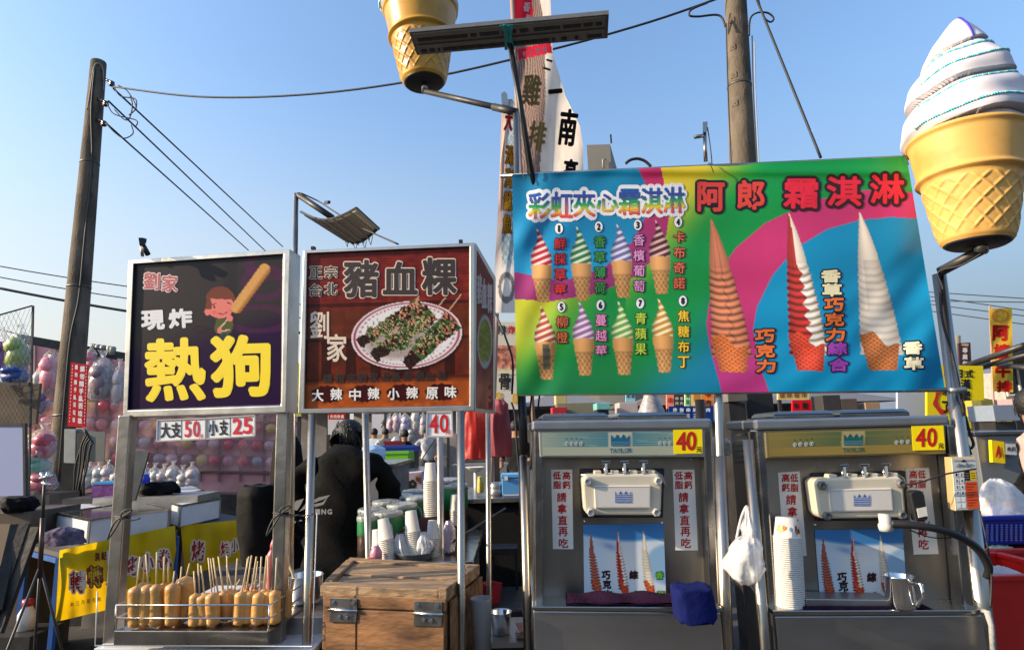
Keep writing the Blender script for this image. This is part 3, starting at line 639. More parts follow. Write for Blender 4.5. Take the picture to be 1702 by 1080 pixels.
wire('lamp_cord', [at(500, 321, Yp - .02), at(530, 335, 2.58), at(556, 352, 2.5), at(600, 378, 2.42), at(662, 406, 2.3)], .0035, None, parent=l2)
m = MB()
for k, u in enumerate((.1, .35, .6, .75)): m.tube([pan(u, 1, -.004), pan(u + .04, 1.03, -.03), pan(u + .1, 1, -.004)], .0018, 5)
m.build('loose_leads', CABLE, l2, True)
l3 = thing('spot_lamp', 'small black spot lamp on a short pin above the purple sign', 'lamp')
MB().tube([at(237, 426, 2.24), at(235, 408, 2.24)], .006, 8).build('pin', TUBE, l3, True)
m = MB(); m.hexa(vplane(230, 2.22, 246, 2.25).hit(np.array([230, 237, 244, 243, 236, 232]), np.array([395, 395, 397, 404, 410, 408]), 0), vplane(230, 2.22, 246, 2.25).hit(np.array([230, 237, 244, 243, 236, 232]), np.array([395, 395, 397, 404, 410, 408]), -.04)); m.build('head', BLACK, l3)
MB().tube([at(236, 405, 2.2), at(246, 423, 2.2)], .0095, 10).build('handle', BLACK, l3, True)
l4 = thing('spot_lamp', 'small grey spot lamp on a pin standing above the yellow edge of the banner', 'lamp')
MB().tube([at(1173, 268, 2.16), at(1171, 218, 2.16)], .0075, 10).build('pin', TUBE, l4, True)
MB().hexa(vplane(1165, 2.15, 1180, 2.15).hit(np.array([1168, 1176, 1176, 1168]), np.array([203, 202, 219, 221]), 0), vplane(1165, 2.15, 1180, 2.15).hit(np.array([1168, 1176, 1176, 1168]), np.array([203, 202, 219, 221]), -.03)).build('head', STEELD, l4)
MB().tube([at(1154, 228, 2.15), at(1169, 226, 2.15)], .0075, 10).build('barrel', TUBE, l4, True)
wire('lamp_cord', [at(1176, 212, 2.13), at(1180, 240, 2.13), at(1183, 268, 2.12), at(1181, 276, 2.10)], .0022, None, parent=l4)
# ------------------------------------------------------------ concrete utility poles and wires
CONC = mat('concrete', (.13, .105, .078), .85, bump=.6, bscale=50, var=.4, vscale=5, dirt_or_sheen=(.055, .045, .038), stretch=(1, 1, .4))
def upole(a, b, Y, ra, rb, label, plates, side):
    u = thing('utility_pole', label, 'utility pole', 'concrete utility poles'); A = at(*a, Y); B = at(*b, Y); dn = unit(B - A); L = np.linalg.norm(B - A); k = B[2] / (A[2] - B[2])
    G = B + (B - A) * k; m = MB(); m.tube([A, A + dn * .02, B, G], [ra * .93, ra, rb, rb + (rb - ra) * k], 28); m.build('shaft', CONC, u, True)
    for t in (.22, .47, .71):
        c = A + (G - A) * t; r = (ra + (rb + (rb - ra) * k - ra) * t) * 1.012; m = MB(); m.tube([c - dn * .012, c + dn * .012], r, 28, caps=False); m.build('steel_band', mat('band_steel', (.10, .09, .08), .5, .6), u, True, solid=.003)
    tow = unit(CAM - A); tow[2] = 0; tow = unit(tow); sd = np.array([tow[1], -tow[0], 0]) * side; nn = unit(tow * .9 + sd * .35)
    for y in plates:
        t = (y - a[1]) / (b[1] - a[1]); c = A + (B - A) * t; r = ra + (rb - ra) * t; m = MB(); rz = math.atan2(nn[1], nn[0]) - math.pi / 2
        m.box(c + nn * (r - .001), (.075 * r / .15, .012, .075 * r / .15), rz); m.build('step_plate', CONC, u)
        MB().tube([c + nn * (r + .003), c + nn * (r + .012)], .006, 6).build('step_hole', BLACK, u)
    return u, A, B, ra, rb, tow
u1, A, B, ra, rb, tow = upole((164, 103), (103, 800), 7.0, .088, .150, 'weathered concrete utility pole leaning at the left behind the purple sign', (123, 215, 248, 280, 312, 346, 380), -1)
def on1(y, dx=0, dt=.0):
    t = (y - 103) / 697; c = A + (B - A) * t; r = ra + (rb - ra) * t; return c + tow * (r + dt) * math.cos(dx) + np.array([-tow[1], tow[0], 0]) * (r + dt) * math.sin(dx)
wire('conduit', [on1(160, .9, .01), on1(122, .5, .015), on1(114, 0, .02), on1(122, -.45, .01), on1(160, -.6, .01), on1(200, -.75, .01)], .008, None, m=mat('pale_cable', (.3, .29, .27), .6), parent=u1)
wire('cable', [on1(125, -.35, .012), on1(200, -.3, .012), on1(300, .2, .012), on1(420, .1, .012), on1(520, .05, .012), on1(600, -.3, .012), on1(800, -.2, .012)], .011, None, parent=u1)
INS = mat('insulator', (.06, .05, .05), .3)
for (x, y) in ((186, 137), (176, 170), (173, 203)):
    m = MB(); p = at(x, y, 6.9); m.bar(at(x - 14, y - 6, 6.95), p, .03, .03); m.lathe(p + np.array([0, 0, -.035]), [(.02, -.02), (.035, -.01), (.02, 0), (.037, .012), (.02, .024), (.033, .036), (.015, .05)], 12); m.build('insulator', INS, u1, True)
u2, *_ = upole((1220, -60), (1242, 440), 5.2, .096, .126, 'thick brown concrete utility pole rising behind the banner', (5, 50, 97, 144, 191), 1)
for (pts, r) in (([(1207, 40), (1210, 150), (1215, 265), (1222, 440)], .006), ([(1250, 60), (1252, 150), (1258, 265), (1266, 440)], .006)): wire('cable', [at(x, y, 5.0) for x, y in pts], r, None, parent=u2)
wire('cable', [at(1254, 70, 4.98), at(1256, 160, 4.98), at(1261, 265, 4.98), at(1268, 440, 4.98)], .005, None, m=mat('pale_cable', (.3, .29, .27), .6), parent=u2)
wire('overhead_cable', [at(186, 144, 6.9), at(330, 161, 6.5), at(500, 158, 6.1), at(690, 134, 5.7), at(900, 87, 5.4), at(1080, 37, 5.25), at(1215, -10, 5.15)], .011, 'thick black overhead cable strung between the two concrete poles')
wire('cable_loop', [at(1176, 5, 5.1), at(1150, 16, 5.1), at(1146, 26, 5.1), at(1160, 28, 5.1), at(1195, 26, 5.1), at(1206, 45, 5.08)], .010, 'black cable looping against the left side of the thick brown pole')
wire('cable_loop', [at(1258, -10, 5.0), at(1268, 26, 5.0), at(1280, 37, 5.0), at(1286, 31, 5.0), at(1276, 22, 5.0), at(1258, 22, 5.0), at(1247, 32, 5.02), at(1245, 60, 5.02)], .009, 'black cable curled against the right side of the thick brown pole')
wire('guy_wire', [at(1258, 0, 5.0), at(1364, 262, 4.4)], .012, 'taut black guy wire slanting down to the banner top')
for i, (a, b, lab) in enumerate((((188, 147), (470, 410), 'thin black wire, uppermost of three slanting from the left pole to the purple sign'), ((180, 168), (442, 418), 'thin black wire, middle of three slanting from the left pole'), ((174, 203), (413, 416), 'thin black wire, lowest of three slanting from the left pole'))):
    wire('overhead_wire', [at(*a, 6.9), at(*b, 14)], .012, lab, group='wires slanting from the left pole')
for pts in ([(196, 142), (212, 152), (226, 178), (214, 192)], [(190, 145), (200, 160), (225, 165), (226, 182)], [(178, 172), (190, 190), (226, 200), (226, 210)], [(176, 205), (190, 220), (206, 230), (221, 222), (218, 208)], [(190, 182), (205, 198), (215, 197), (220, 175), (216, 160)]):
    wire('jumper_wire', [at(x, y, 6.85) for x, y in pts], .007, None, parent=u1)
for i, (a, b, r, lab) in enumerate((((-30, 437), (500, 506), .012, 'thin black line crossing behind the left pole, the uppermost one'), ((-30, 455), (500, 528), .012, 'thin black line crossing behind the left pole, between two others'), ((-30, 473), (500, 553), .03, 'bundled black line crossing behind the left pole, the thickest'), ((-30, 540), (420, 625), .010, 'thin black line sagging just above the pink game stall'))):
    wire('overhead_wire', [at(*a, 12), at(*b, 13)], r, lab, sag=.1, group='lines crossing on the left')
for i, (a, b, lab) in enumerate((((1540, 485), (1760, 500), 'thin wire at the right edge, uppermost of five'), ((1540, 500), (1760, 503), 'thin wire at the right edge, second of five'), ((1540, 492), (1760, 524), 'thin wire at the right edge, third of five crossing others'), ((1540, 505), (1760, 532), 'thin wire at the right edge, fourth of five'), ((1540, 516), (1760, 547), 'thin wire at the right edge, lowest of five, crossing the orange flag'))):
    wire('overhead_wire', [at(*a, 13), at(*b, 11.5)], .011, lab, group='wires on the right')
# ------------------------------------------------------------ two soft-serve freezers
FRONT = mat('brushed_steel_panel', (.38, .35, .31), .36, 1, .10, 25, .26, 2.2, dirt_or_sheen=(.20, .165, .13), stretch=(1, 1, .4))  # brown noise holds smudges and warm reflections put into the steel colour
TRIM = mat('steel_trim', (.40, .385, .36), .22, 1, .04, 40, .1, 6)
CABN = mat('brushed_steel_cabinet', (.50, .48, .45), .34, 1, .10, 25, .28, 2.6, dirt_or_sheen=(.30, .265, .23), stretch=(.4, 1, 1))  # smudges again mixed with painted warm reflections
CAPS = mat('blue_grey_cap', (.30, .32, .34), .35, .75, var=.08)
IVORY = mat('ivory_plastic', (.56, .51, .40), .32, var=.05, vscale=12)
PANEL = mat('printed_control_panel', None, .25, coat=.3)
def lerp2(q, u, v):
    q = np.array(q, float); return tuple((q[0] * (1 - u) + q[1] * u) * (1 - v) + (q[3] * (1 - u) + q[2] * u) * v)
def sub(q, u0, v0, u1, v1): return [lerp2(q, u0, v0), lerp2(q, u1, v0), lerp2(q, u1, v1), lerp2(q, u0, v1)]
def crown_px(cx, cy, w_, h_): return [(cx - w_ / 2, cy - h_ / 2 + 1), (cx - w_ * .32, cy - h_ * .1), (cx - w_ * .17, cy - h_ / 2), (cx, cy - h_ * .1), (cx + w_ * .17, cy - h_ / 2), (cx + w_ * .32, cy - h_ * .1), (cx + w_ / 2, cy - h_ / 2 + 1), (cx + w_ / 2, cy + h_ / 2), (cx - w_ / 2, cy + h_ / 2)]
def freezer(s):
    f = thing('soft_serve_freezer', s['label'], 'ice cream machine', 'soft-serve freezers'); P = s['pl']; E = s['E']
    RP = Plane(P.p - P.n * .07, P.n)                                     # the recessed front panel
    a = np.array(s['body'], float)
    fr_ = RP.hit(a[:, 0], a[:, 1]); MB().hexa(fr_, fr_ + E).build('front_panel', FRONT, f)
    for q in s['cols']: m = MB(); m.slab(P, q, 0, .068); m.build('corner_column', TRIM, f, bevel=.006)
    c = np.array(s['cap'], float); cf = P.hit(c[:, 0], c[:, 1], .012); MB().hexa(cf, cf + E * 1.08).build('top_cap', CAPS, f, bevel=.008)
    up = np.array([0, 0, 1.0]); tl, tr = cf[0], cf[1]; En = E / np.linalg.norm(E)
    for u0, u1 in s['lids']:
        A = tl + (tr - tl) * u0 + E * .10; B = tl + (tr - tl) * u1 + E * .10; ins = (B - A) * .05
        base = [A, B, B + E * .7, A + E * .7]; mid = [p + up * .014 for p in base]; top = [A + ins + E * .03 + up * .026, B - ins + E * .03 + up * .026, B - ins + E * .67 + up * .026, A + ins + E * .67 + up * .026]
        m = MB(); m.hexa(base[::-1], mid[::-1]); m.hexa([p + up * .0005 for p in mid][::-1], top[::-1]); m.build('hopper_lid', TRIM, f, bevel=.003)
    # control panel with its print
    q = s['ctl']; m = MB(); m.slab(P, q, .004, .07); m.build('control_panel', mat('panel_casing', s['ctlcol'], .35, .5), f, bevel=.004)
    cx, cy = s['crown']; base = np.array(s['ctlpaint'], float); bl = np.array(s['bluepaint'], float)
    qi = sub(q, .018, .08, .985, .93)
    def cp(x, y):
        yl = y - (cy - (x - cx) * s['sl']); c = np.zeros(x.shape + (3,)) + base
        c = c * (1.0 + .06 * vnoise(x, y, 40))[..., None]
        k = np.clip(1.15 - np.abs(x - cx) / 125, .15, 1) * (yl > -13) * (yl < 11) * (np.abs(x - cx) > 20)
        c = mixc(c, k * .62, bl); c = mixc(c, k * (np.abs((yl % 3.6) - 1.8) < .5) * .6, (38, 70, 90))
        c = mixc(c, (np.abs(x - cx) < 18.5) * (np.abs(yl) < 13) * .35, (200, 205, 195)); return c
    m = MB(); picture(m, P, qi, 160, 36, cp, .0055); m.build('panel_print', PANEL, f, True)
    m = MB(); cr_ = crown_px(cx, cy, 31, 20); m.poly(P.hit(*np.array(cr_).T, .0066), C(*s['crowncol']))
    for k in range(3): y0 = cy + 3 + k * 2.6; m.poly(P.hit(np.array([cx - 15.5, cx + 15.5, cx + 15.5, cx - 15.5]), np.array([y0, y0 - .6, y0 + .1, y0 + .7]), .0069), C(110, 150, 170))
    for i, ch in enumerate('TAYLOR'): glyph(m, P, ch, cx - 14.5 + i * 6.2, cy + 18 - i * .2, 6, 7.5, C(*s['crowncol']), .15, .0066, 4)
    for (x, y) in s['leds']:
        m.poly(P.hit(*np.array(ellipse_px(x, y, 3.4, 3.4, 14)).T, .0066), C(205, 208, 205)); m.poly(P.hit(*np.array(ellipse_px(x, y, 2.3, 2.3, 12)).T, .0070), C(84, 110, 118)); m.poly(P.hit(*np.array(ellipse_px(x, y, 1.0, 1.0, 8)).T, .0074), C(230, 230, 228))
        m.poly(P.hit(*np.array(ellipse_px(x, y - 8, 1, 1, 8)).T, .0066), C(25, 30, 32))
    m.build('lettering', PRINT, f)
    # price card, stickers, poster
    q = s['card']; m = MB(); m.slab(P, q, .0085, .001, C(250, 222, 20)); m.build('price_card', PAPER, f)
    m = MB(); x0, y0 = lerp2(q, .27, .48); glyph(m, P, '4', x0, y0, 18, 31, C(190, 22, 16), 1.0, .0092, 10); x0, y0 = lerp2(q, .62, .48); glyph(m, P, '0', x0, y0, 17, 32, C(190, 22, 16), 1.0, .0092, 10); x0, y0 = lerp2(q, .88, .84); glyph(m, P, '元', x0, y0, 10, 9, C(70, 40, 12), .4, .0092, 6); m.build('price_lettering', PRINT, f)
    for q, chars in s['stickers']:
        m = MB(); m.slab(RP, q, .0015, .001, C(232, 230, 224)); m.build('sticker', PAPER, f); m = MB()
        for (ch, x, y, w_, h_) in chars: glyph(m, RP, ch, x, y, w_, h_, C(178, 14, 26), .45, .0022, 6)
        m.build('sticker_lettering', PRINT, f)
    q = s['poster']; w_ = q[1][0] - q[0][0]; x0, y0 = q[0]; k = w_ / 134; yb = q[3][1]
    def pp(x, y):
        X = (x - x0) / w_ - (y - y0) / (yb - y0) * (q[3][0] - x0) / w_; Y = (y - y0) / (yb - y0)
        c = np.zeros(x.shape + (3,)) + np.array((205, 222, 238.)); c = mixc(c, np.exp(-((X - .5) / .3) ** 2 - ((Y - .55) / .35) ** 2) * .8, (232, 230, 226))
        c = mixc(c, smooth(Y - .12 - .10 * X - .04 * np.sin(X * 4), .05, -.02), (60, 130, 200)); c = mixc(c, np.exp(-((X - .33) / .1) ** 2 - ((Y - .3 + (X - .33) * -.3) / .05) ** 2) * .7, (120, 150, 205)); c = mixc(c, smooth((X - 1.05) ** 2 + (Y - .55) ** 2, .10, .06) * .7, (110, 160, 205))
        sk = (q[3][0] - x0) * .5
        t = y0 + 9 * k; b = yb - 1
        c = tall_cone(c, x, y, x0 + 13 * k, t + 3, b, 0, 7.6 * k, (184, 92, 66), (184, 92, 66), (196, 84, 44), False); c = tall_cone(c, x, y, x0 + 58 * k, t, b, 0, 7.8 * k, (196, 46, 34), (244, 226, 206), (206, 70, 38)); return tall_cone(c, x, y, x0 + 101 * k, t, b, 0, 8.2 * k, (236, 226, 204), (236, 226, 204), (204, 88, 44), False, True)
    m = MB(); picture(m, RP, q, 110, 100, pp, .003); m.build('poster', PRINT, f, True)
    m = MB()
    for (ch, u, v) in (('巧', .27, .70), ('克', .28, .83), ('力', .29, .95), ('綜', .61, .70), ('合', .63, .96), ('香', .93, .71), ('草', .94, .96)):
        x, y = lerp2(q, u, v); col = (60, 26, 30) if u < .9 else (110, 190, 60); glyph(m, RP, ch, x, y, 15 * k, 15 * k if v < .94 else 11 * k, C(24, 10, 14) if u < .9 else C(20, 60, 20), .9, .0036, 8); glyph(m, RP, ch, x, y, 12 * k, 12 * k if v < .94 else 9 * k, C(*col), .2, .0042, 6)
    m.build('poster_lettering', PRINT, f)
    # dispensing head
    q = s['head']; m = MB(); cq = []
    for (px, py), (dx, dy) in zip(q, ((1, 1), (-1, 1), (-1, -1), (1, -1))): cq += [(px, py + 7 * dy), (px + 7 * dx, py)] if dx * dy > 0 else [(px + 7 * dx, py), (px, py + 7 * dy)]
    m.slab(P, cq, .02, .085); m.build('dispensing_head', IVORY, f, bevel=.008)
    m = MB(); g = [(x + (3.5 if i in (1, 2) else -3.5), y + (4 if i > 1 else -9)) for i, (x, y) in enumerate(q)]; m.slab(RP, g, .012, .012); m.build('rubber_gasket', BLACK, f, bevel=.004)
    pq = sub(q, .145, .28, .86, .84); m = MB(); m.slab(P, pq, .028, .010); m.build('face_plate', mat('white_face_plate', (.60, .575, .54), .3), f, bevel=.003)
    m = MB(); x, y = lerp2(q, .51, .55); m.poly(P.hit(*np.array(crown_px(x, y, 27, 20)).T, .0292), C(32, 84, 160))
    for k2 in range(5): y0_ = y - 4 + k2 * 2.9; m.poly(P.hit(np.array([x - 13.6, x + 13.6, x + 13.6, x - 13.6]), np.array([y0_, y0_, y0_ + .8, y0_ + .8]), .0296), C(215, 218, 222))
    ln = C(150, 140, 120)
    for (u0, v0, u1, v1) in ((.16, .31, .845, .318), (.16, .80, .845, .808), (.16, .31, .163, .80), (.842, .31, .845, .80)): m.poly(P.hit(*np.array(sub(q, u0, v0, u1, v1)).T, .0291), ln)
    m.build('crown_print', PRINT, f)
    for (u, v) in ((.065, .17), (.945, .17), (.085, .92), (.93, .92)):
        x, y = lerp2(q, u, v); c0 = P.hit(x, y, .018); m = MB(); r = .0145
        for (r_, o_) in ((1, 0), (1, .016), (.7, .021)): pass
        prof = [(r, 0), (r, .016), (r * .75, .022), (r * .45, .017), (0, .016)]; m.lathe(c0, prof, 12, P.n)
        V = m.v
        for i in range(len(V)):
            kk = i % 12; d = np.array(V[i]) - c0; d2 = d - P.n * (d @ P.n); m.v[i] = tuple(c0 + P.n * (d @ P.n) + d2 * (1 if kk % 2 else .84))
        m.build('hand_screw', mat('grey_knob', s.get('knob', (.42, .41, .39)), .35), f, True)
    x0_, y0_ = q[0]; wq = q[1][0] - q[0][0]
    for u in (.30, .53, .765) if s['which'] == 1 else (.335, .56, .795):
        x, y = lerp2(q, u, .0); d = f
        m = MB(); c0 = P.hit(x, y + 4, .004); m.tube([c0 - up * .024, c0 - up * .008, c0 + up * .008], [.012, .0145, .0135], 14); m.tube([c0 + up * .006 - P.n * .0, c0 + up * .034], .0075, 10); m.build('draw_valve', CHROME, f, True)
        m = MB(); t0 = P.hit(x, y - 20, .012); m.bar(t0 - np.array([.015, 0, 0]), t0 + np.array([.015, 0, 0]), .008, .009); m.bar(t0, c0 + up * .01 + P.n * .012, .009, .005); m.build('draw_handle', CHROME, f, bevel=.0015)
    for u in (.20, .42, .65, .87) if s['which'] == 1 else (.22, .45, .68, .90):
        x, y = lerp2(q, u, .0); m = MB(); m.slab(P, [(x - 6, y - 6), (x + 6, y - 6), (x + 6, y + 9), (x - 6, y + 9)], .012, .05); m.build('head_lug', IVORY, f, bevel=.003)
    m = MB(); xa, ya = lerp2(q, .05, -.02); xb, yb_ = lerp2(q, .99, .02); m.tube([P.hit(xa - 8, ya + 3, -.012), P.hit(xb - 12, yb_ - 6, -.012), P.hit(xb, yb_ + 2, -.01), P.hit(xb + 7, yb_ + 20, -.01)], .0045, 8); m.build('lock_rod', STEELD, f, True)
    m = MB(); m.slab(P, sub(q, .2, .965, .82, 1.03), .012, .02); m.build('outlet_strip', BLACK, f)
    for (x, y) in s['screws']: m = MB(); m.blob(RP.hit(x, y, .002), (.005, .005, .005), 8); m.build('screw', CHROME, f, True)
    # counter lip and lower cabinet
    q = s['lip']; m = MB(); l = np.array(q, float); lf = P.hit(l[:, 0], l[:, 1], .055); m.hexa(lf, lf - P.n * .125 + (E * .0)); m.build('counter_lip', TRIM, f, bevel=.003)
    b = np.array([q[3], q[2]], float); b = b + [[2, 0.5], [-2, .5]]; t0 = P.hit(b[:, 0], b[:, 1], .045); z = t0.copy(); z[:, 2] = .12
    m = MB(); ff = [t0[0], t0[1], z[1], z[0]]; m.hexa(ff, [p + E for p in ff]); m.build('lower_cabinet', CABN, f, bevel=.004)
    for k in (0, 1):
        for e in (.12, .9): p = z[k] + E * e + (z[1 - k] - z[k]) * .08; m = MB(); m.lathe((p[0], p[1], .001), [(.0, 0), (.03, 0), (.03, .06), (.012, .07), (.012, .125), (0, .125)], 12); m.build('castor', BLACK, f, True)
    for j in s['vents']: MB().hexa([at(*p, s['vy']) for p in j], [at(*p, s['vy'] + .01) + np.array([.012, 0, 0]) for p in j]).build('vent_slat', TRIM, f)
    return f
M1 = vplane(887, 2.14, 1195, 2.12); E1 = np.array([.0, .72, 0])
sck = lambda x, y: None
def stick_a(x, y, dx, w1, w2, order):                                    # two short columns over one long one
    o = order; r = [(o[0], x - 8, y, w1, w1), (o[1], x + 8, y, w1, w1), (o[2], x - 7.5, y + 15.5, w1, w1), (o[3], x + 8, y + 15.5, w1, w1)]
    return r + [(c, x + dx * i, y + 36 + i * 19, w2, w2) for i, c in enumerate(o[4:])]
fz1 = freezer(dict(which=1, label='stainless soft-serve freezer with a pale control strip, the left one of the two', pl=M1, E=E1,
    body=[(889, 705), (1182, 702), (1196, 1010), (889, 1010)], cols=[[(887, 712), (902, 712), (903, 1005), (888, 1006)], [(1168, 710), (1183, 710), (1197, 1008), (1181, 1008)]],
    cap=[(884, 699), (1183, 695), (1183, 713), (884, 716)], lids=((.06, .45), (.50, .90)), ctl=[(895, 715), (1172, 713), (1172, 759), (897, 760)], ctlcol=(.34, .36, .34), ctlpaint=(160, 166, 146), bluepaint=(40, 120, 150), crown=(1031, 731), crowncol=(8, 92, 128), sl=.012,
    leds=[(942, 737), (950, 737), (958, 737), (966, 737), (1097, 736), (1105, 736), (1113, 736)], card=[(1119, 714), (1167, 713), (1168, 753), (1120, 754)],
    stickers=[([(916, 780), (951, 780), (953, 912), (919, 912)], stick_a(933.5, 790, .8, 13.5, 16, '低高脂鈣請拿直再吃')), ([(1118, 780), (1154, 780), (1160, 914), (1123, 914)], stick_a(1136, 790, 1.1, 14, 16.5, '低高脂鈣請拿直再吃'))],
    poster=[(969.5, 872), (1103, 869), (1107, 991), (971, 991)], head=[(967, 788), (1101, 787), (1099, 856), (971, 856)], screws=[(972, 866), (1100, 868), (1149, 763)],
    lip=[(884, 1007), (1200, 1009), (1200, 1017), (884, 1014)], vents=[], vy=2))
M2 = vplane(1257, 2.10, 1610, 2.06); E2 = at(1211, 708, 2.62) - at(1255.5, 697, 2.10); E2[2] = 0
def stick_b(x, y, o): return [(o[0], x - 7, y, 13.5, 14), (o[1], x + 7, y, 13.5, 14), (o[2], x - 7, y + 16, 13.5, 14), (o[3], x + 7.5, y + 16, 13.5, 14)] + [(c, x + 2 + 2.1 * i, y + 36 + i * 20, 17, 17) for i, c in enumerate(o[4:])]
fz2 = freezer(dict(which=2, label='stainless soft-serve freezer with golden reflection painted on the control strip, vented side, the right one', pl=M2, E=E2, knob=(.12, .12, .12),
    body=[(1258, 705), (1578, 698), (1618, 1013), (1284, 1014)], cols=[[(1256, 714), (1271, 713), (1292, 1013), (1278, 1014)], [(1573, 706), (1588, 705), (1622, 1011), (1603, 1012)]],
    cap=[(1255, 697), (1577.5, 689), (1578, 706), (1256, 715)], lids=((.12, .44), (.47, .84)), ctl=[(1270.5, 715), (1572, 707), (1573, 754), (1274, 762)], ctlcol=(.26, .22, .11), ctlpaint=(136, 118, 62), bluepaint=(60, 92, 62), crown=(1418, 730), crowncol=(16, 86, 84), sl=.026,  # golden tone is a reflection put into the control strip's colour
    leds=[(1321, 739), (1330, 738), (1340, 738), (1349, 737), (1490, 735), (1499, 734), (1509, 734)], card=[(1515, 708), (1568, 706.5), (1571, 747), (1517.5, 748.5)],
    stickers=[([(1293, 785), (1329, 783), (1341, 923), (1303, 924)], stick_b(1313, 794, '高低鈣脂請拿直再吃')), ([(1505, 778), (1544, 777), (1560, 920), (1519, 921)], stick_b(1525, 788, '高低鈣脂請拿直再吃'))],
    poster=[(1354, 880), (1500, 878), (1508, 993), (1362.6, 993)], head=[(1353, 795), (1502, 791), (1507, 860), (1361, 862)], screws=[(1355, 872), (1571, 782)],
    lip=[(1284, 1014), (1634, 1013), (1635, 1021), (1286, 1023)], vents=[[(1219, 722 + k * 9), (1238, 720 + k * 9), (1238, 723 + k * 9), (1220, 725 + k * 9)] for k in range(6)], vy=2.36))
# ------------------------------------------------------------ what stands on and hangs round the freezers
PURP = mat('purple_towel', (.020, .005, .022), .95, bump=.5, bscale=150, var=.25, vscale=20)
def towel(pts_px, pl, off0, off1, h, name, label):
    m = MB(); n = 40; rr = random.Random(5); V = np.zeros((10, n, 3)); (xa, ya), (xb, yb) = pts_px
    for j in range(n):
        t = j / (n - 1); x = xa + (xb - xa) * t; y = ya + (yb - ya) * t; w_ = .012 * math.sin(t * 23) * .4
        for i in range(10):
            a = 2 * math.pi * i / 9; oc = (off0 + off1) / 2; V[i, j] = pl.hit(x, y, oc) + pl.n * (math.cos(a) * (off1 - off0) / 2 * (1 + w_ * 8)) + np.array([0, 0, h * (.5 + .5 * math.sin(a)) * (1 + .12 * math.sin(t * 17 + i))])
    m.sheet(V); return tag(m.build(name, PURP, None, True), label, 'towel')
towel(((942, 1006), (1140, 1006)), M1, -.05, .045, .040, 'towel', 'rolled dark purple towel under the poster on the left freezer')
CUPW = mat('paper_cup', (.66, .64, .60), .6, var=.03)
def cup_mesh(r, h, inverted):
    m = MB(); k = .76
    prof = [(0, 0), (r * k, 0), (r, h), (r * 1.07, h), (r * 1.09, h + .003), (r * 1.05, h + .006), (r * .98, h + .002), (r * k * .96, .004), (0, .004)]
    if inverted: prof = [(a, h + .006 - b) for a, b in prof][::-1]
    return m.lathe((0, 0, 0), prof, 24)
def cup_stack(base, top, r, h, n, label, group, inverted=False, lean=None):
    """n nested cups between two points; every cup is an object"""
    me = cup_mesh(r, h, inverted).build('paper_cup', CUPW, None, True); src = me.data; bpy.data.objects.remove(me)
    src.transform(Matrix.Translation(Vector((0, 0, 0)))); z0 = min(v.co.z for v in src.vertices); src.transform(Matrix.Translation(Vector((0, 0, -z0))))
    b = np.asarray(base, float); t = np.asarray(top, float); ax = unit(t - b); L = np.linalg.norm(t - b) - h; out = []
    rot = Vector((0, 0, 1)).rotation_difference(Vector(ax)).to_euler()
    for i in range(n):
        o = bpy.data.objects.new('paper_cup', src); COL.objects.link(o); o.location = Vector(b + ax * (L * i / max(n - 1, 1) + .0002)); o.rotation_euler = rot
        tag(o, label, 'paper cup', group); out.append(o)
    return out
cs = cup_stack(M2.hit(1314, 1014, -.005), M2.hit(1306, 862, -.005), .0430, .060, 36, 'white paper cup in the tall stack beside the right freezer poster', 'paper cups stacked on the right freezer', True)
tcup = cs[-1]; tcup['label'] = 'printed paper cup at the top of the stack on the right freezer'
me = tcup.data.copy(); tcup.data = me; M = MB(); cc = np.array(tcup.location)
for (u, v, r, col) in ((-.9, .03, .013, (236, 150, 40)), (-.55, .026, .008, (230, 120, 40)), (.0, .03, .007, (120, 170, 190)), (.6, .03, .012, (170, 60, 40)), (.85, .036, .008, (60, 40, 36)), (.45, .04, .006, (214, 120, 50))):
    k = 16; pts = []
    for j in range(k):
        a = u + r / .04 * math.cos(2 * math.pi * j / k) * (1 + .25 * math.sin(j * 2.3)); z = .061 - v + r * math.sin(2 * math.pi * j / k) * (1 + .25 * math.sin(j * 1.7)); rr_ = .0430 * (1.0 - .24 * z / .060) + .0012; pts.append((rr_ * math.sin(a), -rr_ * math.cos(a), z))
    M.poly(pts, C(*col))
pr = M.build('print', PRINT, None); pr.parent = tcup; pr.location = (0, 0, 0); pr.data.transform(Matrix.Translation(Vector(np.array([0, 0, 0])))); 
_v = np.array(M.v); _off = np.array([(_v[:, 0].min() + _v[:, 0].max()) / 2, (_v[:, 1].min() + _v[:, 1].max()) / 2, _v[:, 2].min()]); pr.data.transform(Matrix.Translation(Vector(_off)))
m = MB(); m.slab(M2, [(1339, 994), (1484, 996), (1485, 1012), (1342, 1014)], .03, .09); tag(m.build('drip_tray', STEELD, None, bevel=.004), 'shallow grey metal drip tray below the poster of the right freezer', 'tray')
m = MB(); m.slab(M2, [(1336, 1009), (1480, 1009), (1530, 1002), (1556, 1014), (1500, 1017), (1340, 1017)], .048, .118); tag(m.build('towel', PURP, None, bevel=.004), 'dark purple towel spread under the mug and tray on the right freezer', 'towel')
mug = thing('steel_mug', 'stainless mug with a handle standing on the right freezer', 'mug'); b = M2.hit(1500, 1009, .03); hm_ = .094; r = .0425
MB().lathe(b, [(0, 0), (r * .86, 0), (r * .93, .006), (r, .02), (r, hm_), (r * 1.05, hm_ + .004), (r * .98, hm_ + .001), (r * .95, .01), (0, .008)], 32).build('cup_body', CHROME, mug, True)
hd = unit(np.array([.35, -.94, 0])); m = MB(); m.tube([b + hd * r * .98 + up_ for up_ in [np.array([0, 0, .082])]] + [b + hd * (r + .030) + np.array([0, 0, .085]), b + hd * (r + .034) + np.array([0, 0, .05]), b + hd * (r + .01) + np.array([0, 0, .018]), b + hd * r * .95 + np.array([0, 0, .018])], .006, 8); m.build('handle', CHROME, mug, True)
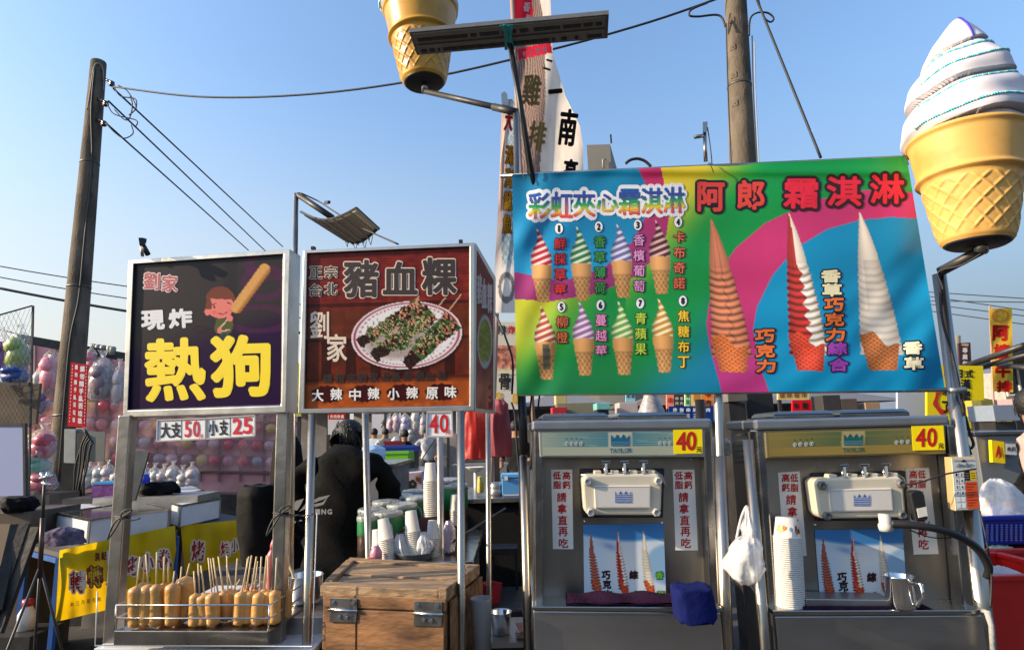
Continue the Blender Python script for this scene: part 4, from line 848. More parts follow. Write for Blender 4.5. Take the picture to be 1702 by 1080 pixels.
# payment box on the right pole
KP = vplane(1582, 2.0, 1628, 2.0)
kb = thing('keypad_box', 'cream wall box with a numbered keypad and orange panel on the right pole', 'control box'); q = [(1581, 760), (1622, 759), (1630, 847), (1588, 849)]
fq = KP.hit(*np.array(q, float).T); sq = at(1569, 759, 2.06) - fq[0]; m = MB(); m.hexa(fq, fq + sq, (.50, .36, .17)); m.build('case', FLAT, kb, bevel=.002)
m = MB(); m.slab(KP, sub(q, .02, .02, .98, .98), .002, .002, C(205, 205, 200)); m.build('face_plate', PAPER, kb)
m = MB()
def kq(u0, v0, u1, v1, col, o=.003): m.poly(KP.hit(*np.array(sub(q, u0, v0, u1, v1)).T, o), C(*col))
kq(.48, .46, .95, .97, (222, 84, 34)); kq(.48, .26, .70, .44, (20, 20, 20)); kq(.70, .26, .95, .44, (226, 190, 40)); kq(.08, .05, .92, .075, (160, 160, 158))
for i in range(6):
    for j in range(2):
        kq(.07 + j * .2, .28 + i * .115, .24 + j * .2, .37 + i * .115, (238, 238, 236)); 
        if i * 2 + j < 8: x, y = lerp2(q, .155 + j * .2, .325 + i * .115); glyph(m, KP, str(i * 2 + j + 1), x, y, 3, 5, C(40, 40, 40), .3, .0036, 4)
for i in range(9): kq(.52, .50 + i * .05, .90 - .08 * (i % 3), .512 + i * .05, (120, 30, 16), .0036)
for i in range(3): kq(.51, .30 + i * .045, .66, .312 + i * .045, (150, 140, 120), .0036); kq(.73, .30 + i * .045, .9, .312 + i * .045, (110, 80, 20), .0036)
x, y = lerp2(q, .5, .15); m.tube([KP.hit(x + dx, y + dy, .0034) for dx, dy in ((-13, 3), (-8, -3), (-7, 3), (-3, -1), (0, 3), (4, -4), (6, 3), (13, -2))], .0009, 5, C(20, 20, 20)); m.poly(KP.hit(np.array([x - 6, x - 1, x + 5]), np.array([y - 5, y - 10, y - 6]), .003), C(60, 60, 60))
m.build('keypad_print', PRINT, kb)
wire('cord', [at(1622, 779, 1.98), at(1570, 788, 1.97), at(1530, 801, 1.98), at(1500, 806, 2.0)], .0028, None, parent=kb)
wire('cord', [at(1628, 848, 2.0), at(1640, 900, 1.98), at(1648, 960, 1.98), at(1646, 1010, 1.98)], .003, None, parent=kb)
# gooseneck clamp with a black handset
gn = thing('gooseneck_holder', 'black gooseneck arm clamped under the right freezer head holding a black handset', 'holder')
a = at(1469, 852, 1.99); MB().lathe(a - np.array([0, 0, .055]), [(0, 0), (.019, 0), (.021, .01), (.021, .02), (.017, .024), (.017, .052), (0, .052)], 20).build('clamp', mat('pale_clamp', (.55, .53, .48), .35), gn, True)
wire('arm', [at(1482, 870, 1.96), at(1515, 872, 1.94), at(1560, 879, 1.93), at(1600, 894, 1.94), at(1628, 915, 1.96), at(1643, 942, 1.98), at(1640, 958, 2.0)], .0125, None, m=BLACK, parent=gn)
m = MB(); m.slab(Plane(M2.p + M2.n * .05, M2.n), [(1513, 820), (1519, 815), (1532, 815), (1537, 822), (1543, 862), (1538, 866), (1523, 866)], .0, .03); m.build('handset', BLACK, gn, bevel=.004)
m = MB(); m.slab(Plane(M2.p + M2.n * .05, M2.n), [(1524, 845), (1540, 842), (1542, 857), (1527, 860)], .002, .002, C(215, 212, 205)); m.build('label_patch', PAPER, gn)
wire('cord', [at(1545, 866, 1.97), at(1530, 885, 1.95), at(1512, 880, 1.95), at(1550, 893, 1.95), at(1590, 890, 1.95), at(1600, 870, 1.98)], .002, None, parent=gn)
# plastic bag tied on the pole and the open pipe it hangs from
pp_ = thing('pipe_post', 'short open-topped steel pipe standing between the two freezers', 'pipe'); A, B = at(1243, 730, 2.02), at(1272, 1080, 2.02); B = B + (B - A) * (B[2] / (A[2] - B[2])); m = MB(); m.tube([A, B], .0165, 16); m.build('tube', TUBE, pp_, True); MB().lathe(A + np.array([0, 0, .0005]), [(0, .001), (.0135, .001)], 16).build('dark_mouth', BLACK, pp_)
BAGM = mat('thin_plastic_bag', (.78, .77, .76), .25, bump=1.0, bscale=24, alpha=.62)
def bag(name, label, outline_c, m_, Y, group=None, cat='bag', crumple=.16, depth=.05, seed=1, square=1.0):
    """plastic bag: rings of (y, x0, x1) in photo pixels swelling to a depth"""
    rr = random.Random(seed); m = MB(); seg = 28; V = np.zeros((len(outline_c), seg + 1, 3)); ph = [rr.uniform(0, 6) for _ in range(6)]
    for i, (y, x0, x1) in enumerate(outline_c):
        a_ = at(x0, y, Y); b_ = at(x1, y, Y); c = (a_ + b_) / 2; rx = np.linalg.norm(b_ - a_) / 2; ry = min(rx, depth)
        for k in range(seg + 1):
            t = 2 * math.pi * (k % seg) / seg; w_ = 1 + crumple * (.6 * math.sin(5 * t + ph[0] + i * .9) + .5 * math.sin(9 * t + ph[1] - i * 1.3) + .4 * math.sin(3 * t + ph[2] + i * .4)) * (.5 + .5 * abs(math.sin(i + ph[3])))
            ct_, st_ = math.cos(t), math.sin(t); ct_ = math.copysign(abs(ct_) ** square, ct_); st_ = math.copysign(abs(st_) ** square, st_)
            V[i, k] = c + np.array([ct_ * rx * w_, st_ * ry * w_, .004 * math.sin(7 * t + i)])
    # resample finely and crease it
    q = np.linspace(0, len(outline_c) - 1, len(outline_c) * 5); i0 = np.minimum(q.astype(int), len(outline_c) - 2); ff = (q - i0)[:, None, None]; ff = ff * ff * (3 - 2 * ff) * .35 + ff * .65; V = V[i0] * (1 - ff) + V[i0 + 1] * ff; cen = V[:, :-1].mean(1, keepdims=True); Dv = V - cen; wr = np.zeros(V.shape[:2])
    for _ in range(7): kx = np.array([rr.gauss(0, 1) for _ in range(3)]); kx = kx / np.linalg.norm(kx) * rr.uniform(30, 110); wr += (np.abs(np.sin(V @ kx + rr.uniform(0, 6))) - .6) * rr.uniform(.3, 1)
    V = cen + Dv * (1 + wr * crumple * .16)[..., None]
    m.sheet(V); m.poly(V[-1, :-1][::-1]); m.poly(V[0, :-1]); o = m.build(name, m_, None, True); return tag(o, label, cat, group)
# blue pouch over the lip
m = MB(); BLU = mat('navy_fabric', (.004, .009, .085), .8, bump=.3, bscale=40, var=.25, vscale=10)
f_ = M1.hit(np.array([1121, 1150, 1183, 1186, 1155, 1124]), np.array([984, 985, 981, 1027, 1030, 1026]), .135); b_ = M1.hit(np.array([1117, 1150, 1179, 1186, 1155, 1119]), np.array([975, 973, 971, 1027, 1030, 1024]), .058)
m = None; po = bag('pouch', '.', [(973, 1124, 1174), (975, 1118, 1180), (990, 1118, 1183), (1008, 1120, 1186), (1024, 1121, 1187), (1029, 1126, 1183)], BLU, 1.985, depth=.05, crumple=.045, seed=72, square=.45); tag(po, 'navy blue pouch hooked over the counter lip of the left freezer', 'pouch')
hb = bag('plastic_bag', 'white plastic bag knotted on the pipe between the freezers', [(842, 1240, 1244), (862, 1237, 1249), (880, 1232, 1255), (890, 1234, 1254), (900, 1222, 1261), (912, 1214, 1266), (930, 1212, 1267), (948, 1212, 1266), (960, 1217, 1262), (968, 1228, 1252)], BAGM, 1.97, depth=.05, crumple=.3)
wire('bag_handle', [at(1224, 895, 1.96), at(1232, 860, 1.97), at(1241, 841, 1.985), at(1243, 860, 1.97), at(1256, 893, 1.96)], .004, None, m=BAGM, parent=None)['label'] = 'twisted plastic handles of the bag knotted on the pipe'
bh = [o for o in COL.objects if o.name == 'bag_handle'][0]; bh.parent = hb; bh.location = Vector(bh.location) - hb.location; del bh['label']
m = MB(); m.tube([at(1634, 1015, 2.0), at(1641, 1016, 1.98), at(1648, 1040, 1.98), at(1651, 1085, 1.98)], [.008, .010, .008, .008], 8); tag(m.build('cloth_strip', mat('grey_cloth', (.35, .35, .34), .9, bump=.4, bscale=60), None, True), 'grey cloth strip tied at the right corner of the right freezer', 'cloth')
# ------------------------------------------------------------ sausage stall: posts, tray, corn dogs
TRAY = mat('tray_steel', (.33, .315, .29), .28, 1, .05, 30, .15, 6)
ct = thing('food_cart', 'steel sausage cart with square posts under the purple sausage sign', 'food cart')
def sqpost(a, b, Ya, Yb, w_, par, name='post', m=TUBE):
    A = at(*a, Ya); B = at(*b, Yb); B = B + (B - A) * (B[2] / (A[2] - B[2])); mb = MB(); mb.bar(A, B, w_, up=(0, 1, 0)); return mb.build(name, m, par, bevel=.004)
POSTM = mat('post_steel', (.36, .34, .31), .36, 1, .1, 40, .2, 6)
sqpost((213, 690), (187, 1080), 2.27, 2.27, .046, ct, m=POSTM); sqpost((473, 684), (461, 1080), 2.22, 2.22, .044, ct, m=POSTM)
TZ = at(300, 1048, 2.14)[2]
fl, frr = hz(190, 1049, TZ), hz(446, 1050, TZ); dep = np.array([.02, .30, 0])
mb = MB(); mb.hexa([fl, frr, frr + dep, fl + dep], [p - np.array([0, 0, .006]) for p in (fl, frr, frr + dep, fl + dep)]); mb.build('tray_floor', TRAY, ct)
mb = MB(); d_ = np.array([0, 0, -.045]); mb.hexa([fl + np.array([0, -.003, .004]), frr + np.array([0, -.003, .004]), frr + d_, fl + d_], [fl + np.array([0, .012, .004]), frr + np.array([0, .012, .004]), frr + d_ + np.array([0, .012, 0]), fl + d_ + np.array([0, .012, 0])]); mb.build('tray_edge', TRAY, ct, bevel=.003)
for h in (.042, .083):
    u_ = np.array([0, 0, h]); MB().tube([fl + dep + u_, fl + u_, frr + u_, frr + dep + u_], .0028, 8).build('rail', CHROME, ct, True)
for p in (fl, frr, fl + dep, frr + dep): MB().tube([p, p + np.array([0, 0, .084])], .0028, 8).build('rail_post', CHROME, ct, True)
c0 = hz(156, 1077, TZ - .065); c1 = hz(521, 1079, TZ - .065); dd = np.array([0, .85, 0])
mb = MB(); mb.hexa([c0, c1, c1 + dd, c0 + dd], [p - np.array([0, 0, .02]) for p in (c0, c1, c1 + dd, c0 + dd)]); mb.build('counter_edge', mat('white_enamel', (.6, .6, .6), .3), ct, bevel=.003)
mb = MB(); q = [c0 + np.array([.02, .02, -.021]), c1 + np.array([-.02, .02, -.021]), c1 + dd + np.array([-.02, -.1, -.021]), c0 + dd + np.array([.02, -.1, -.021])]; mb.hexa(q, [np.array([p[0], p[1], .1]) for p in q]); mb.build('cart_body', STEELD, ct)
for x0_, y0_, yb in ((474, 700, 850),): pass
GLASS = mat('clear_acrylic', (.95, .97, .97), .03, trans=1.0)
mb = MB(); ga, gb = at(170, 985, 2.12), at(526, 852, 2.12)
gl = [at(158, 1072, 2.08), at(519, 1074, 2.08), at(527, 852, 2.08), at(168, 852, 2.08)]
mb.tube([gl[3] * .4 + gl[0] * .6, gl[0], gl[1], gl[2]], .0022, 6); mb.build('guard_rim', mat('acrylic_rim', (.6, .6, .58), .2), ct, True)
def cord_bow(x, y, Y, lab):
    t_ = thing('cord', lab, 'cord', 'black cords tied on posts'); m = MB()
    for p in ([(x - 13, y), (x, y + 2), (x + 13, y - 1)], [(x - 11, y + 4), (x + 12, y + 3)]): m.tube([at(a, b, Y) for a, b in p], .0035, 6)
    m.build('knot', CABLE, t_, True)
    wire('loop', [at(x, y, Y - .01), at(x - 14, y + 12, Y - .01), at(x - 24, y + 38, Y - .01), at(x - 10, y + 18, Y - .01), at(x, y + 2, Y - .01), at(x + 16, y - 10, Y - .01), at(x + 4, y - 10, Y - .01), at(x - 2, y, Y - .01), at(x + 14, y + 6, Y - .01), at(x + 30, y + 3, Y - .01)], .003, None, parent=t_)
cord_bow(203, 858, 2.22, 'black cord tied in a loose bow round the left post of the sausage cart'); cord_bow(467, 852, 2.17, 'black cord tied round the right post of the sausage cart')
wire('cord', [at(470, 853, 2.17), at(500, 857, 2.17), at(520, 854, 2.15)], .003, 'black cord running between two posts behind the acrylic guard')
BATTER = mat('fried_batter', (.62, .31, .080), .36, bump=.22, bscale=95, var=.22, vscale=11, coat=.3, dirt_or_sheen=(.46, .19, .04))
STICK = mat('bamboo_stick', (.66, .50, .28), .6, var=.1)
def corn_dog(base, top, r, st_top, label, group='corn dogs on the tray', stick_r=.0028):
    t_ = thing('corn_dog', label, 'corn dog', group); b = np.asarray(base, float); tp = np.asarray(top, float); L = np.linalg.norm(tp - b); d = unit(tp - b); rr = random.Random(len(ROOTS) * 3 + int(b[0] * 1000)); prof = []
    for i in range(15):
        a = i / 14
        if a < .12: w_ = math.sin(math.acos(1 - a / .12)) if a > 0 else 0; 
        elif a > .86: w_ = math.sqrt(max(0, 1 - ((a - .86) / .14) ** 2)) * 1.0
        else: w_ = 1
        prof.append((r * w_ * (1 + .06 * math.sin(a * 4 + b[0] * 50) + .012 * math.sin(a * 11 + b[0] * 90)), L * a))
    m = MB(); m.lathe(b, prof, 20, d); V = np.array(m.v); V += np.stack([np.sin(V[:, 2] * 60 + V[:, 0] * 90), np.cos(V[:, 2] * 45 + V[:, 0] * 70), 0 * V[:, 0]], 1) * r * .018; m.v = [tuple(p) for p in V]
    m.build('batter', BATTER, t_, True); MB().tube([tp - d * .01, st_top], stick_r, 6).build('stick', STICK, t_, True); return t_
def k6(x, y): return (150 + x / 2.7, 680 + y / 2.7)
dogs = [((200, 985), (208, 788), 26, (224, 660), 'fat corn dog, leftmost on the steel tray'), ((258, 988), (260, 780), 30, (250, 650), 'fat corn dog, second from the left on the tray, in the front row'),
 ((296, 978), (296, 780), 23, (299, 640), 'corn dog behind the second from the left, third stick in the large group'), ((325, 972), (328, 775), 18, (333, 660), 'slim corn dog in the back row behind the large group, left of a gap'), ((365, 975), (371, 775), 25, (378, 725), 'corn dog with a short stick standing beside the tallest one'),
 ((420, 960), (430, 745), 29, (446, 690), 'tallest and smoothest corn dog, leaning right at the middle of the tray'), ((470, 993), (472, 822), 23, (465, 725), 'small corn dog at the left of the middle cluster'), ((520, 994), (512, 822), 32, (497, 700), 'thick corn dog at the front of the middle cluster'),
 ((553, 985), (546, 820), 22, (530, 665), 'corn dog just right of the thick one in the middle cluster'), ((585, 982), (572, 814), 20, (552, 665), 'corn dog in the middle cluster, third from its right'), ((610, 976), (596, 812), 18, (575, 660), 'slim corn dog in the middle cluster, second from its right'), ((630, 970), (617, 803), 16, (613, 655), 'slim corn dog at the right end of the middle cluster'),
 ((668, 983), (680, 813), 24, (712, 660), 'small corn dog at the left of the right-hand cluster'), ((708, 983), (722, 812), 24, (746, 660), 'small corn dog, second in the right-hand cluster'), ((752, 981), (760, 818), 22, (768, 660), 'small corn dog, third in the right-hand cluster'), ((788, 980), (802, 810), 22, (797, 660), 'small corn dog, fourth in the right-hand cluster'),
 ((826, 976), (830, 806), 21, (837, 665), 'small corn dog just left of the right cart post'), ((232, 966), (236, 772), 20, (244, 650), 'corn dog in the back row between the two leftmost ones'), ((345, 964), (349, 782), 20, (352, 668), 'corn dog in the back row right of the second group'), ((394, 968), (400, 800), 20, (410, 705), 'corn dog half hidden left of the tallest one'), ((492, 972), (490, 826), 20, (484, 690), 'corn dog in the back row at the left of the middle cluster'), ((645, 968), (648, 812), 18, (660, 668), 'corn dog in the back row between the middle and right clusters'), ((690, 966), (700, 808), 20, (724, 655), 'corn dog in the back row of the right cluster, left one'), ((770, 964), (782, 806), 20, (792, 655), 'corn dog in the back row of the right cluster, right one'), ((882, 960), (886, 800), 18, (890, 655), 'small corn dog just right of the right cart post')]
for i, (b, t, hw, st, lab) in enumerate(dogs):
    p = hz(*k6(*b), TZ + .002); Yd = max(p[1], 2.17); p = at(*k6(*b), Yd); p = at(*k6(*b), Yd + (.012 if i % 2 else .0) + (.05 if hw < 21 else 0)); p[2] = TZ + .002; tp = at(*k6(*t), p[1] + .005); r = hw / 2.7 * p[1] / 1000 * (1.22 + .08 * ((i * 7) % 3 - 1))
    corn_dog(p + np.array([0, 0, 0]), tp, r, at(*k6(*st), p[1] + .02), lab)
for i, (x, y, tx, ty) in enumerate(((560, 815, 540, 668), (600, 800, 580, 690), (640, 800, 612, 700), (690, 800, 705, 668), (735, 800, 752, 680), (775, 800, 790, 665), (815, 800, 828, 690))):
    b = at(*k6(x, y + 110), 2.42); b[2] = TZ + .002; corn_dog(b, at(*k6(x, y + 6), 2.43), .0155, at(*k6(tx, ty), 2.45), 'slim corn dog in the hidden back row, only its top and stick showing', 'corn dogs in the back row', .0022)
SAUS = mat('pink_sausage', (.42, .12, .09), .35, var=.15, vscale=20)
for i, (a, b, c) in enumerate((((600, 826), (640, 812), (672, 762)), ((632, 840), (672, 818), (700, 775)), ((690, 812), (712, 806), (748, 765)), ((715, 815), (745, 800), (776, 770)))):
    t_ = thing('sausage', 'pink sausage on a slanting stick behind the corn dogs, ' + ('leftmost', 'second from left', 'third from left', 'rightmost')[i], 'sausage', 'pink sausages'); pa = at(*k6(*a), 2.5); pb = at(*k6(*b), 2.52)
    MB().tube([pa, pa + (pb - pa) * .15, pa + (pb - pa) * .85, pb], [.006, .012, .012, .006], 12).build('meat', SAUS, t_, True); MB().tube([pb, at(*k6(*c), 2.54)], .0025, 6).build('stick', STICK, t_, True)
bt = thing('sauce_bottle', 'dark pink squeeze bottle of sauce behind the right cart post', 'bottle'); b = hz(452, 985, TZ - .01); b[1] = 2.62; p0 = at(452, 978, 2.6)
MB().lathe(p0, [(0, 0), (.026, 0), (.027, .01), (.027, .13), (.016, .15), (.012, .155)], 20).build('bottle_body', mat('sauce_red', (.30, .05, .06), .35), bt, True); MB().lathe(p0 + np.array([0, 0, .155]), [(0, 0), (.014, 0), (.014, .016), (.006, .04), (0, .042)], 16).build('nozzle', mat('pink_cap', (.42, .10, .13), .4), bt, True)
MB().box(p0 - np.array([0, 0, .36]), (.3, .25, .71)).build('under_shelf', STEELD, ct)
# steel pot with ladle
pot = thing('steel_pot', 'round steel pot with a ladle between the cart posts', 'pot'); b = at(508, 1000, 2.45); b[2] = at(508, 1000, 2.45)[2]
MB().lathe(b, [(0, 0), (.056, 0), (.062, .02), (.062, .098), (.067, .101), (.06, .099), (.058, .01), (0, .006)], 28).build('pot_body', CHROME, pot, True)
MB().tube([b + np.array([-.02, 0, .03]), at(478, 932, 2.42)], .0045, 8).build('ladle', STICK, pot, True)
mb = MB(); mb.box((b[0], b[1] + .05, b[2] / 2 - .004), (.30, .42, b[2] - .01)); tag(mb.build('side_cabinet', STEELD, None, bevel=.004), 'dull steel side cabinet carrying the round pot', 'cabinet')
# ------------------------------------------------------------ skewer stall: posts, wooden chest, jug and bowls
st2 = thing('stall_posts', 'steel tube stand holding up the brown skewer sign', 'stand')
for a, b, Ya, w_ in (((519, 688), (509, 1080), 2.19, .0145), ((766, 682), (767, 1080), 2.12, .0135)):
    mb = MB(); post(mb, a, b, Ya, Ya, w_); mb.build('post', TUBE, st2, True)
for a, b, Ya, w_ in (((607, 685), (613, 935), 2.72, .0150), ((811, 682), (813, 1000), 2.66, .0115), ((731, 690), (733, 930), 2.9, .0155)):
    mb = MB(); post(mb, a, b, Ya, Ya, w_); mb.build('post', POSTM, st2, True)
MB().tube([at(752, 900, 2.55), at(840, 845, 3.1)], .006, 8).build('cross_rod', DARK, st2, True)
WOOD = mat('worn_wood', (.22, .105, .042), .5, bump=.45, bscale=18, var=.6, vscale=4, dirt_or_sheen=(.035, .016, .008), stretch=(.8, 2.2, 3.2))
WOODT = mat('pale_wood', (.27, .17, .09), .6, bump=.45, bscale=18, var=.45, vscale=6, dirt_or_sheen=(.10, .065, .035), stretch=(.8, 5, 5))
WOODD = mat('dark_wood', (.075, .035, .016), .6, bump=.3, bscale=18, var=.4, vscale=6, stretch=(1, 5, 5))
ch = thing('wooden_chest', 'worn wooden chest with a slatted lid and two steel hinges', 'chest')
WZ = at(640, 977, 2.1)[2]; A, B = hz(535, 975, WZ), hz(741, 983, WZ); Cc, D = hz(797, 941, WZ), hz(583, 929, WZ)
bz = .42
mb = MB(); ins = lambda p, q, t: p + (q - p) * t; cen = (A + B + Cc + D) / 4; body = [p + (cen - p) * .02 - np.array([0, 0, .03]) for p in (A, B, Cc, D)]; mb.hexa(body, [np.array([p[0], p[1], bz]) for p in body]); mb.build('chest_body', WOOD, ch, bevel=.004)
FPl = Plane(A, (B - A)[[1, 0, 2]] * np.array([1, -1, 0]))
for (x0_, x1_, y0_, y1_, m_, o_) in ((537, 741, 987, 1008, WOODT, .004), (540, 591, 1011, 1300, WOOD, .0), (593, 738, 1011, 1300, WOOD, .002)):
    mb = MB(); sl_ = .038; mb.slab(FPl, [(x0_, y0_ + (x0_ - 535) * sl_), (x1_, y0_ + (x1_ - 535) * sl_), (x1_, y1_ + (x1_ - 535) * sl_), (x0_, y1_ + (x0_ - 535) * sl_)], o_ + .002, .012); mb.build('front_board', WOOD, ch, bevel=.002)
def quad_on(u0, v0, u1, v1, h0, h1):
    g = lambda u, v: (A * (1 - u) + B * u) * (1 - v) + (D * (1 - u) + Cc * u) * v; z = np.array([0, 0, 1.0])
    return [g(u0, v0) + z * h1, g(u1, v0) + z * h1, g(u1, v1) + z * h1, g(u0, v1) + z * h1], [g(u0, v0) + z * h0, g(u1, v0) + z * h0, g(u1, v1) + z * h0, g(u0, v1) + z * h0]
for (u0, v0, u1, v1, h0, h1, m_, nm) in ((-.01, -.01, .945, .12, -.028, .006, WOODT, 'lid_rail'), (.06, .14, .94, .42, -.02, -.004, WOODT, 'lid_plank'), (.06, .45, .94, .86, -.02, .0, WOODT, 'lid_plank'), (-.01, .88, 1.0, 1.01, -.028, .007, WOODT, 'lid_rail'), (-.012, .12, .055, .88, -.028, .010, WOODT, 'lid_rail'), (.946, -.012, 1.012, .88, -.028, .012, WOODT, 'lid_rail')):
    a_, b_ = quad_on(u0, v0, u1, v1, h0, h1); mb = MB(); mb.hexa(a_, b_); mb.build(nm, m_, ch, bevel=.003)
for k in range(7):
    g = lambda v: B * (1 - v) + Cc * v; v = .06 + k * .135; e = np.array([.004, 0, 0]); p0, p1 = g(v) + e, g(v + .12) + e; mb = MB(); q = [p0 - np.array([0, 0, .034]), p1 - np.array([0, 0, .034]), np.array([p1[0], p1[1], bz]), np.array([p0[0], p0[1], bz])]; mb.hexa(q, [p + np.array([.008, 0, 0]) for p in q]); mb.build('side_board', WOOD, ch, bevel=.002)
HIN = mat('hinge_steel', (.26, .255, .25), .35, 1, .05, 50, .15, 10)
for (x0_, y0_, x1_, y1_) in ((548, 993, 593, 1033), (688, 998, 735, 1040)):
    h_ = None; ym = (y0_ + y1_) / 2
    mb = MB(); mb.slab(FPl, [(x0_, y0_), (x1_, y0_ + 1.5), (x1_, ym - 1), (x0_, ym - 2)], .011, .004); hp = mb.build('hinge', HIN, ch, bevel=.001)
    mb = MB(); mb.slab(FPl, [(x0_, ym + 1), (x1_, ym + 2), (x1_ - 1, y1_ + 1), (x0_ - 1, y1_)], .009, .004); mb.build('hinge_leaf', HIN, hp, bevel=.001)
    mb = MB(); mb.tube([FPl.hit(x0_ - 2, ym, .013), FPl.hit(x1_ + 1, ym + 1.5, .013)], .0042, 10); mb.build('hinge_pin', CHROME, hp, True)
    for (dx, dy) in ((6, 7), (39, 8), (16, 31), (28, 32)):
        mb = MB(); mb.lathe(FPl.hit(x0_ + dx, y0_ + dy, .011), [(.0085, 0), (.0085, .002), (.005, .0025), (.005, .006), (0, .006)], 6, FPl.n); mb.build('bolt', CHROME, hp)
jug = thing('measuring_jug', 'frosted plastic jug holding a stick, right of the wooden chest', 'jug'); b = at(801, 1100, 2.2)
MB().lathe(b, [(0, 0), (.031, 0), (.036, .2), (.037, .205), (.034, .2), (.029, .006), (0, .005)], 24).build('jug_body', mat('frosted_plastic', (.5, .5, .5), .35, trans=.6), jug, True); MB().tube([b + np.array([0, 0, .02]), at(783, 995, 2.2)], .003, 6).build('stick', STICK, jug, True)
sh = MB(); p = at(830, 1052, 2.45); sh.box((p[0] + .02, p[1] + .05, p[2] - .01), (.26, .30, .018)); sh_o = thing('side_shelf', 'narrow steel shelf right of the wooden chest', 'shelf'); sh.build('shelf_board', STEELD, sh_o); 
for sx in (-.09, .12): MB().bar((p[0] + sx, p[1] + .1, p[2] - .02), (p[0] + sx, p[1] + .1, 0), .02).build('leg', DARK, sh_o)
bw = MB(); q0 = at(833, 1049, 2.45); bw.lathe((q0[0], q0[1], p[2] + .0005), [(0, 0), (.032, 0), (.040, .075), (.043, .078), (.038, .074), (.03, .006), (0, .004)], 24); tag(bw.build('steel_bowl', CHROME, None, True), 'small steel bowl on the shelf beside the frosted jug', 'bowl')
mb = MB(); rr = random.Random(4)
for k in range(7): mb.box((p[0] + .115, p[1] - .02, p[2] + .003 + k * .004), (.09, .11, .003), rr.uniform(-.2, .2), C(200, 192, 176) if k % 2 else C(170, 120, 96))
tag(mb.build('paper_pile', PAPER, None), 'small pile of printed papers beside the steel bowl', 'papers')
mb = MB(); q0 = at(815, 990, 2.9); mb.lathe((q0[0], q0[1], q0[2] - .03), [(0, 0), (.04, 0), (.055, .085), (.058, .085), (.05, .08), (.038, .005), (0, .005)], 4); tag(mb.build('basket', mat('red_plastic', (.45, .03, .05), .4), None), 'small pinkish red basket behind the far right stall post', 'basket')
q1 = np.array([q0[0], q0[1], q0[2] - .03]); mb = MB(); mb.box((q1[0] + .05, q1[1] + .1, q1[2] / 2 - .001), (.34, .4, q1[2] - .002)); tag(mb.build('storage_crate', DARK, None, bevel=.01), 'dark crate under the small red basket', 'crate')
# red and pink bags hanging behind the sign's corner
REDB = mat('red_plastic_bag', (.42, .015, .015), .45, bump=.3, bscale=20, var=.2); PNKB = mat('pink_cloth_bag', (.30, .055, .075), .7, bump=.3, bscale=20, var=.15)
bag('hanging_bag', 'bright red pleated plastic bag hanging under the side of the brown sign', [(674, 776, 800), (690, 775, 806), (715, 773, 808), (745, 771, 808), (762, 770, 807)], REDB, 2.78, 'bags hanging by the brown sign', depth=.03, crumple=.22, seed=3)
bag('hanging_bag', 'dull pink fabric bag hanging beside the red bag', [(664, 822, 836), (672, 818, 845), (690, 815, 846), (720, 813, 849), (752, 812, 852), (758, 814, 851)], PNKB, 2.86, 'bags hanging by the brown sign', depth=.04, crumple=.1, seed=6)
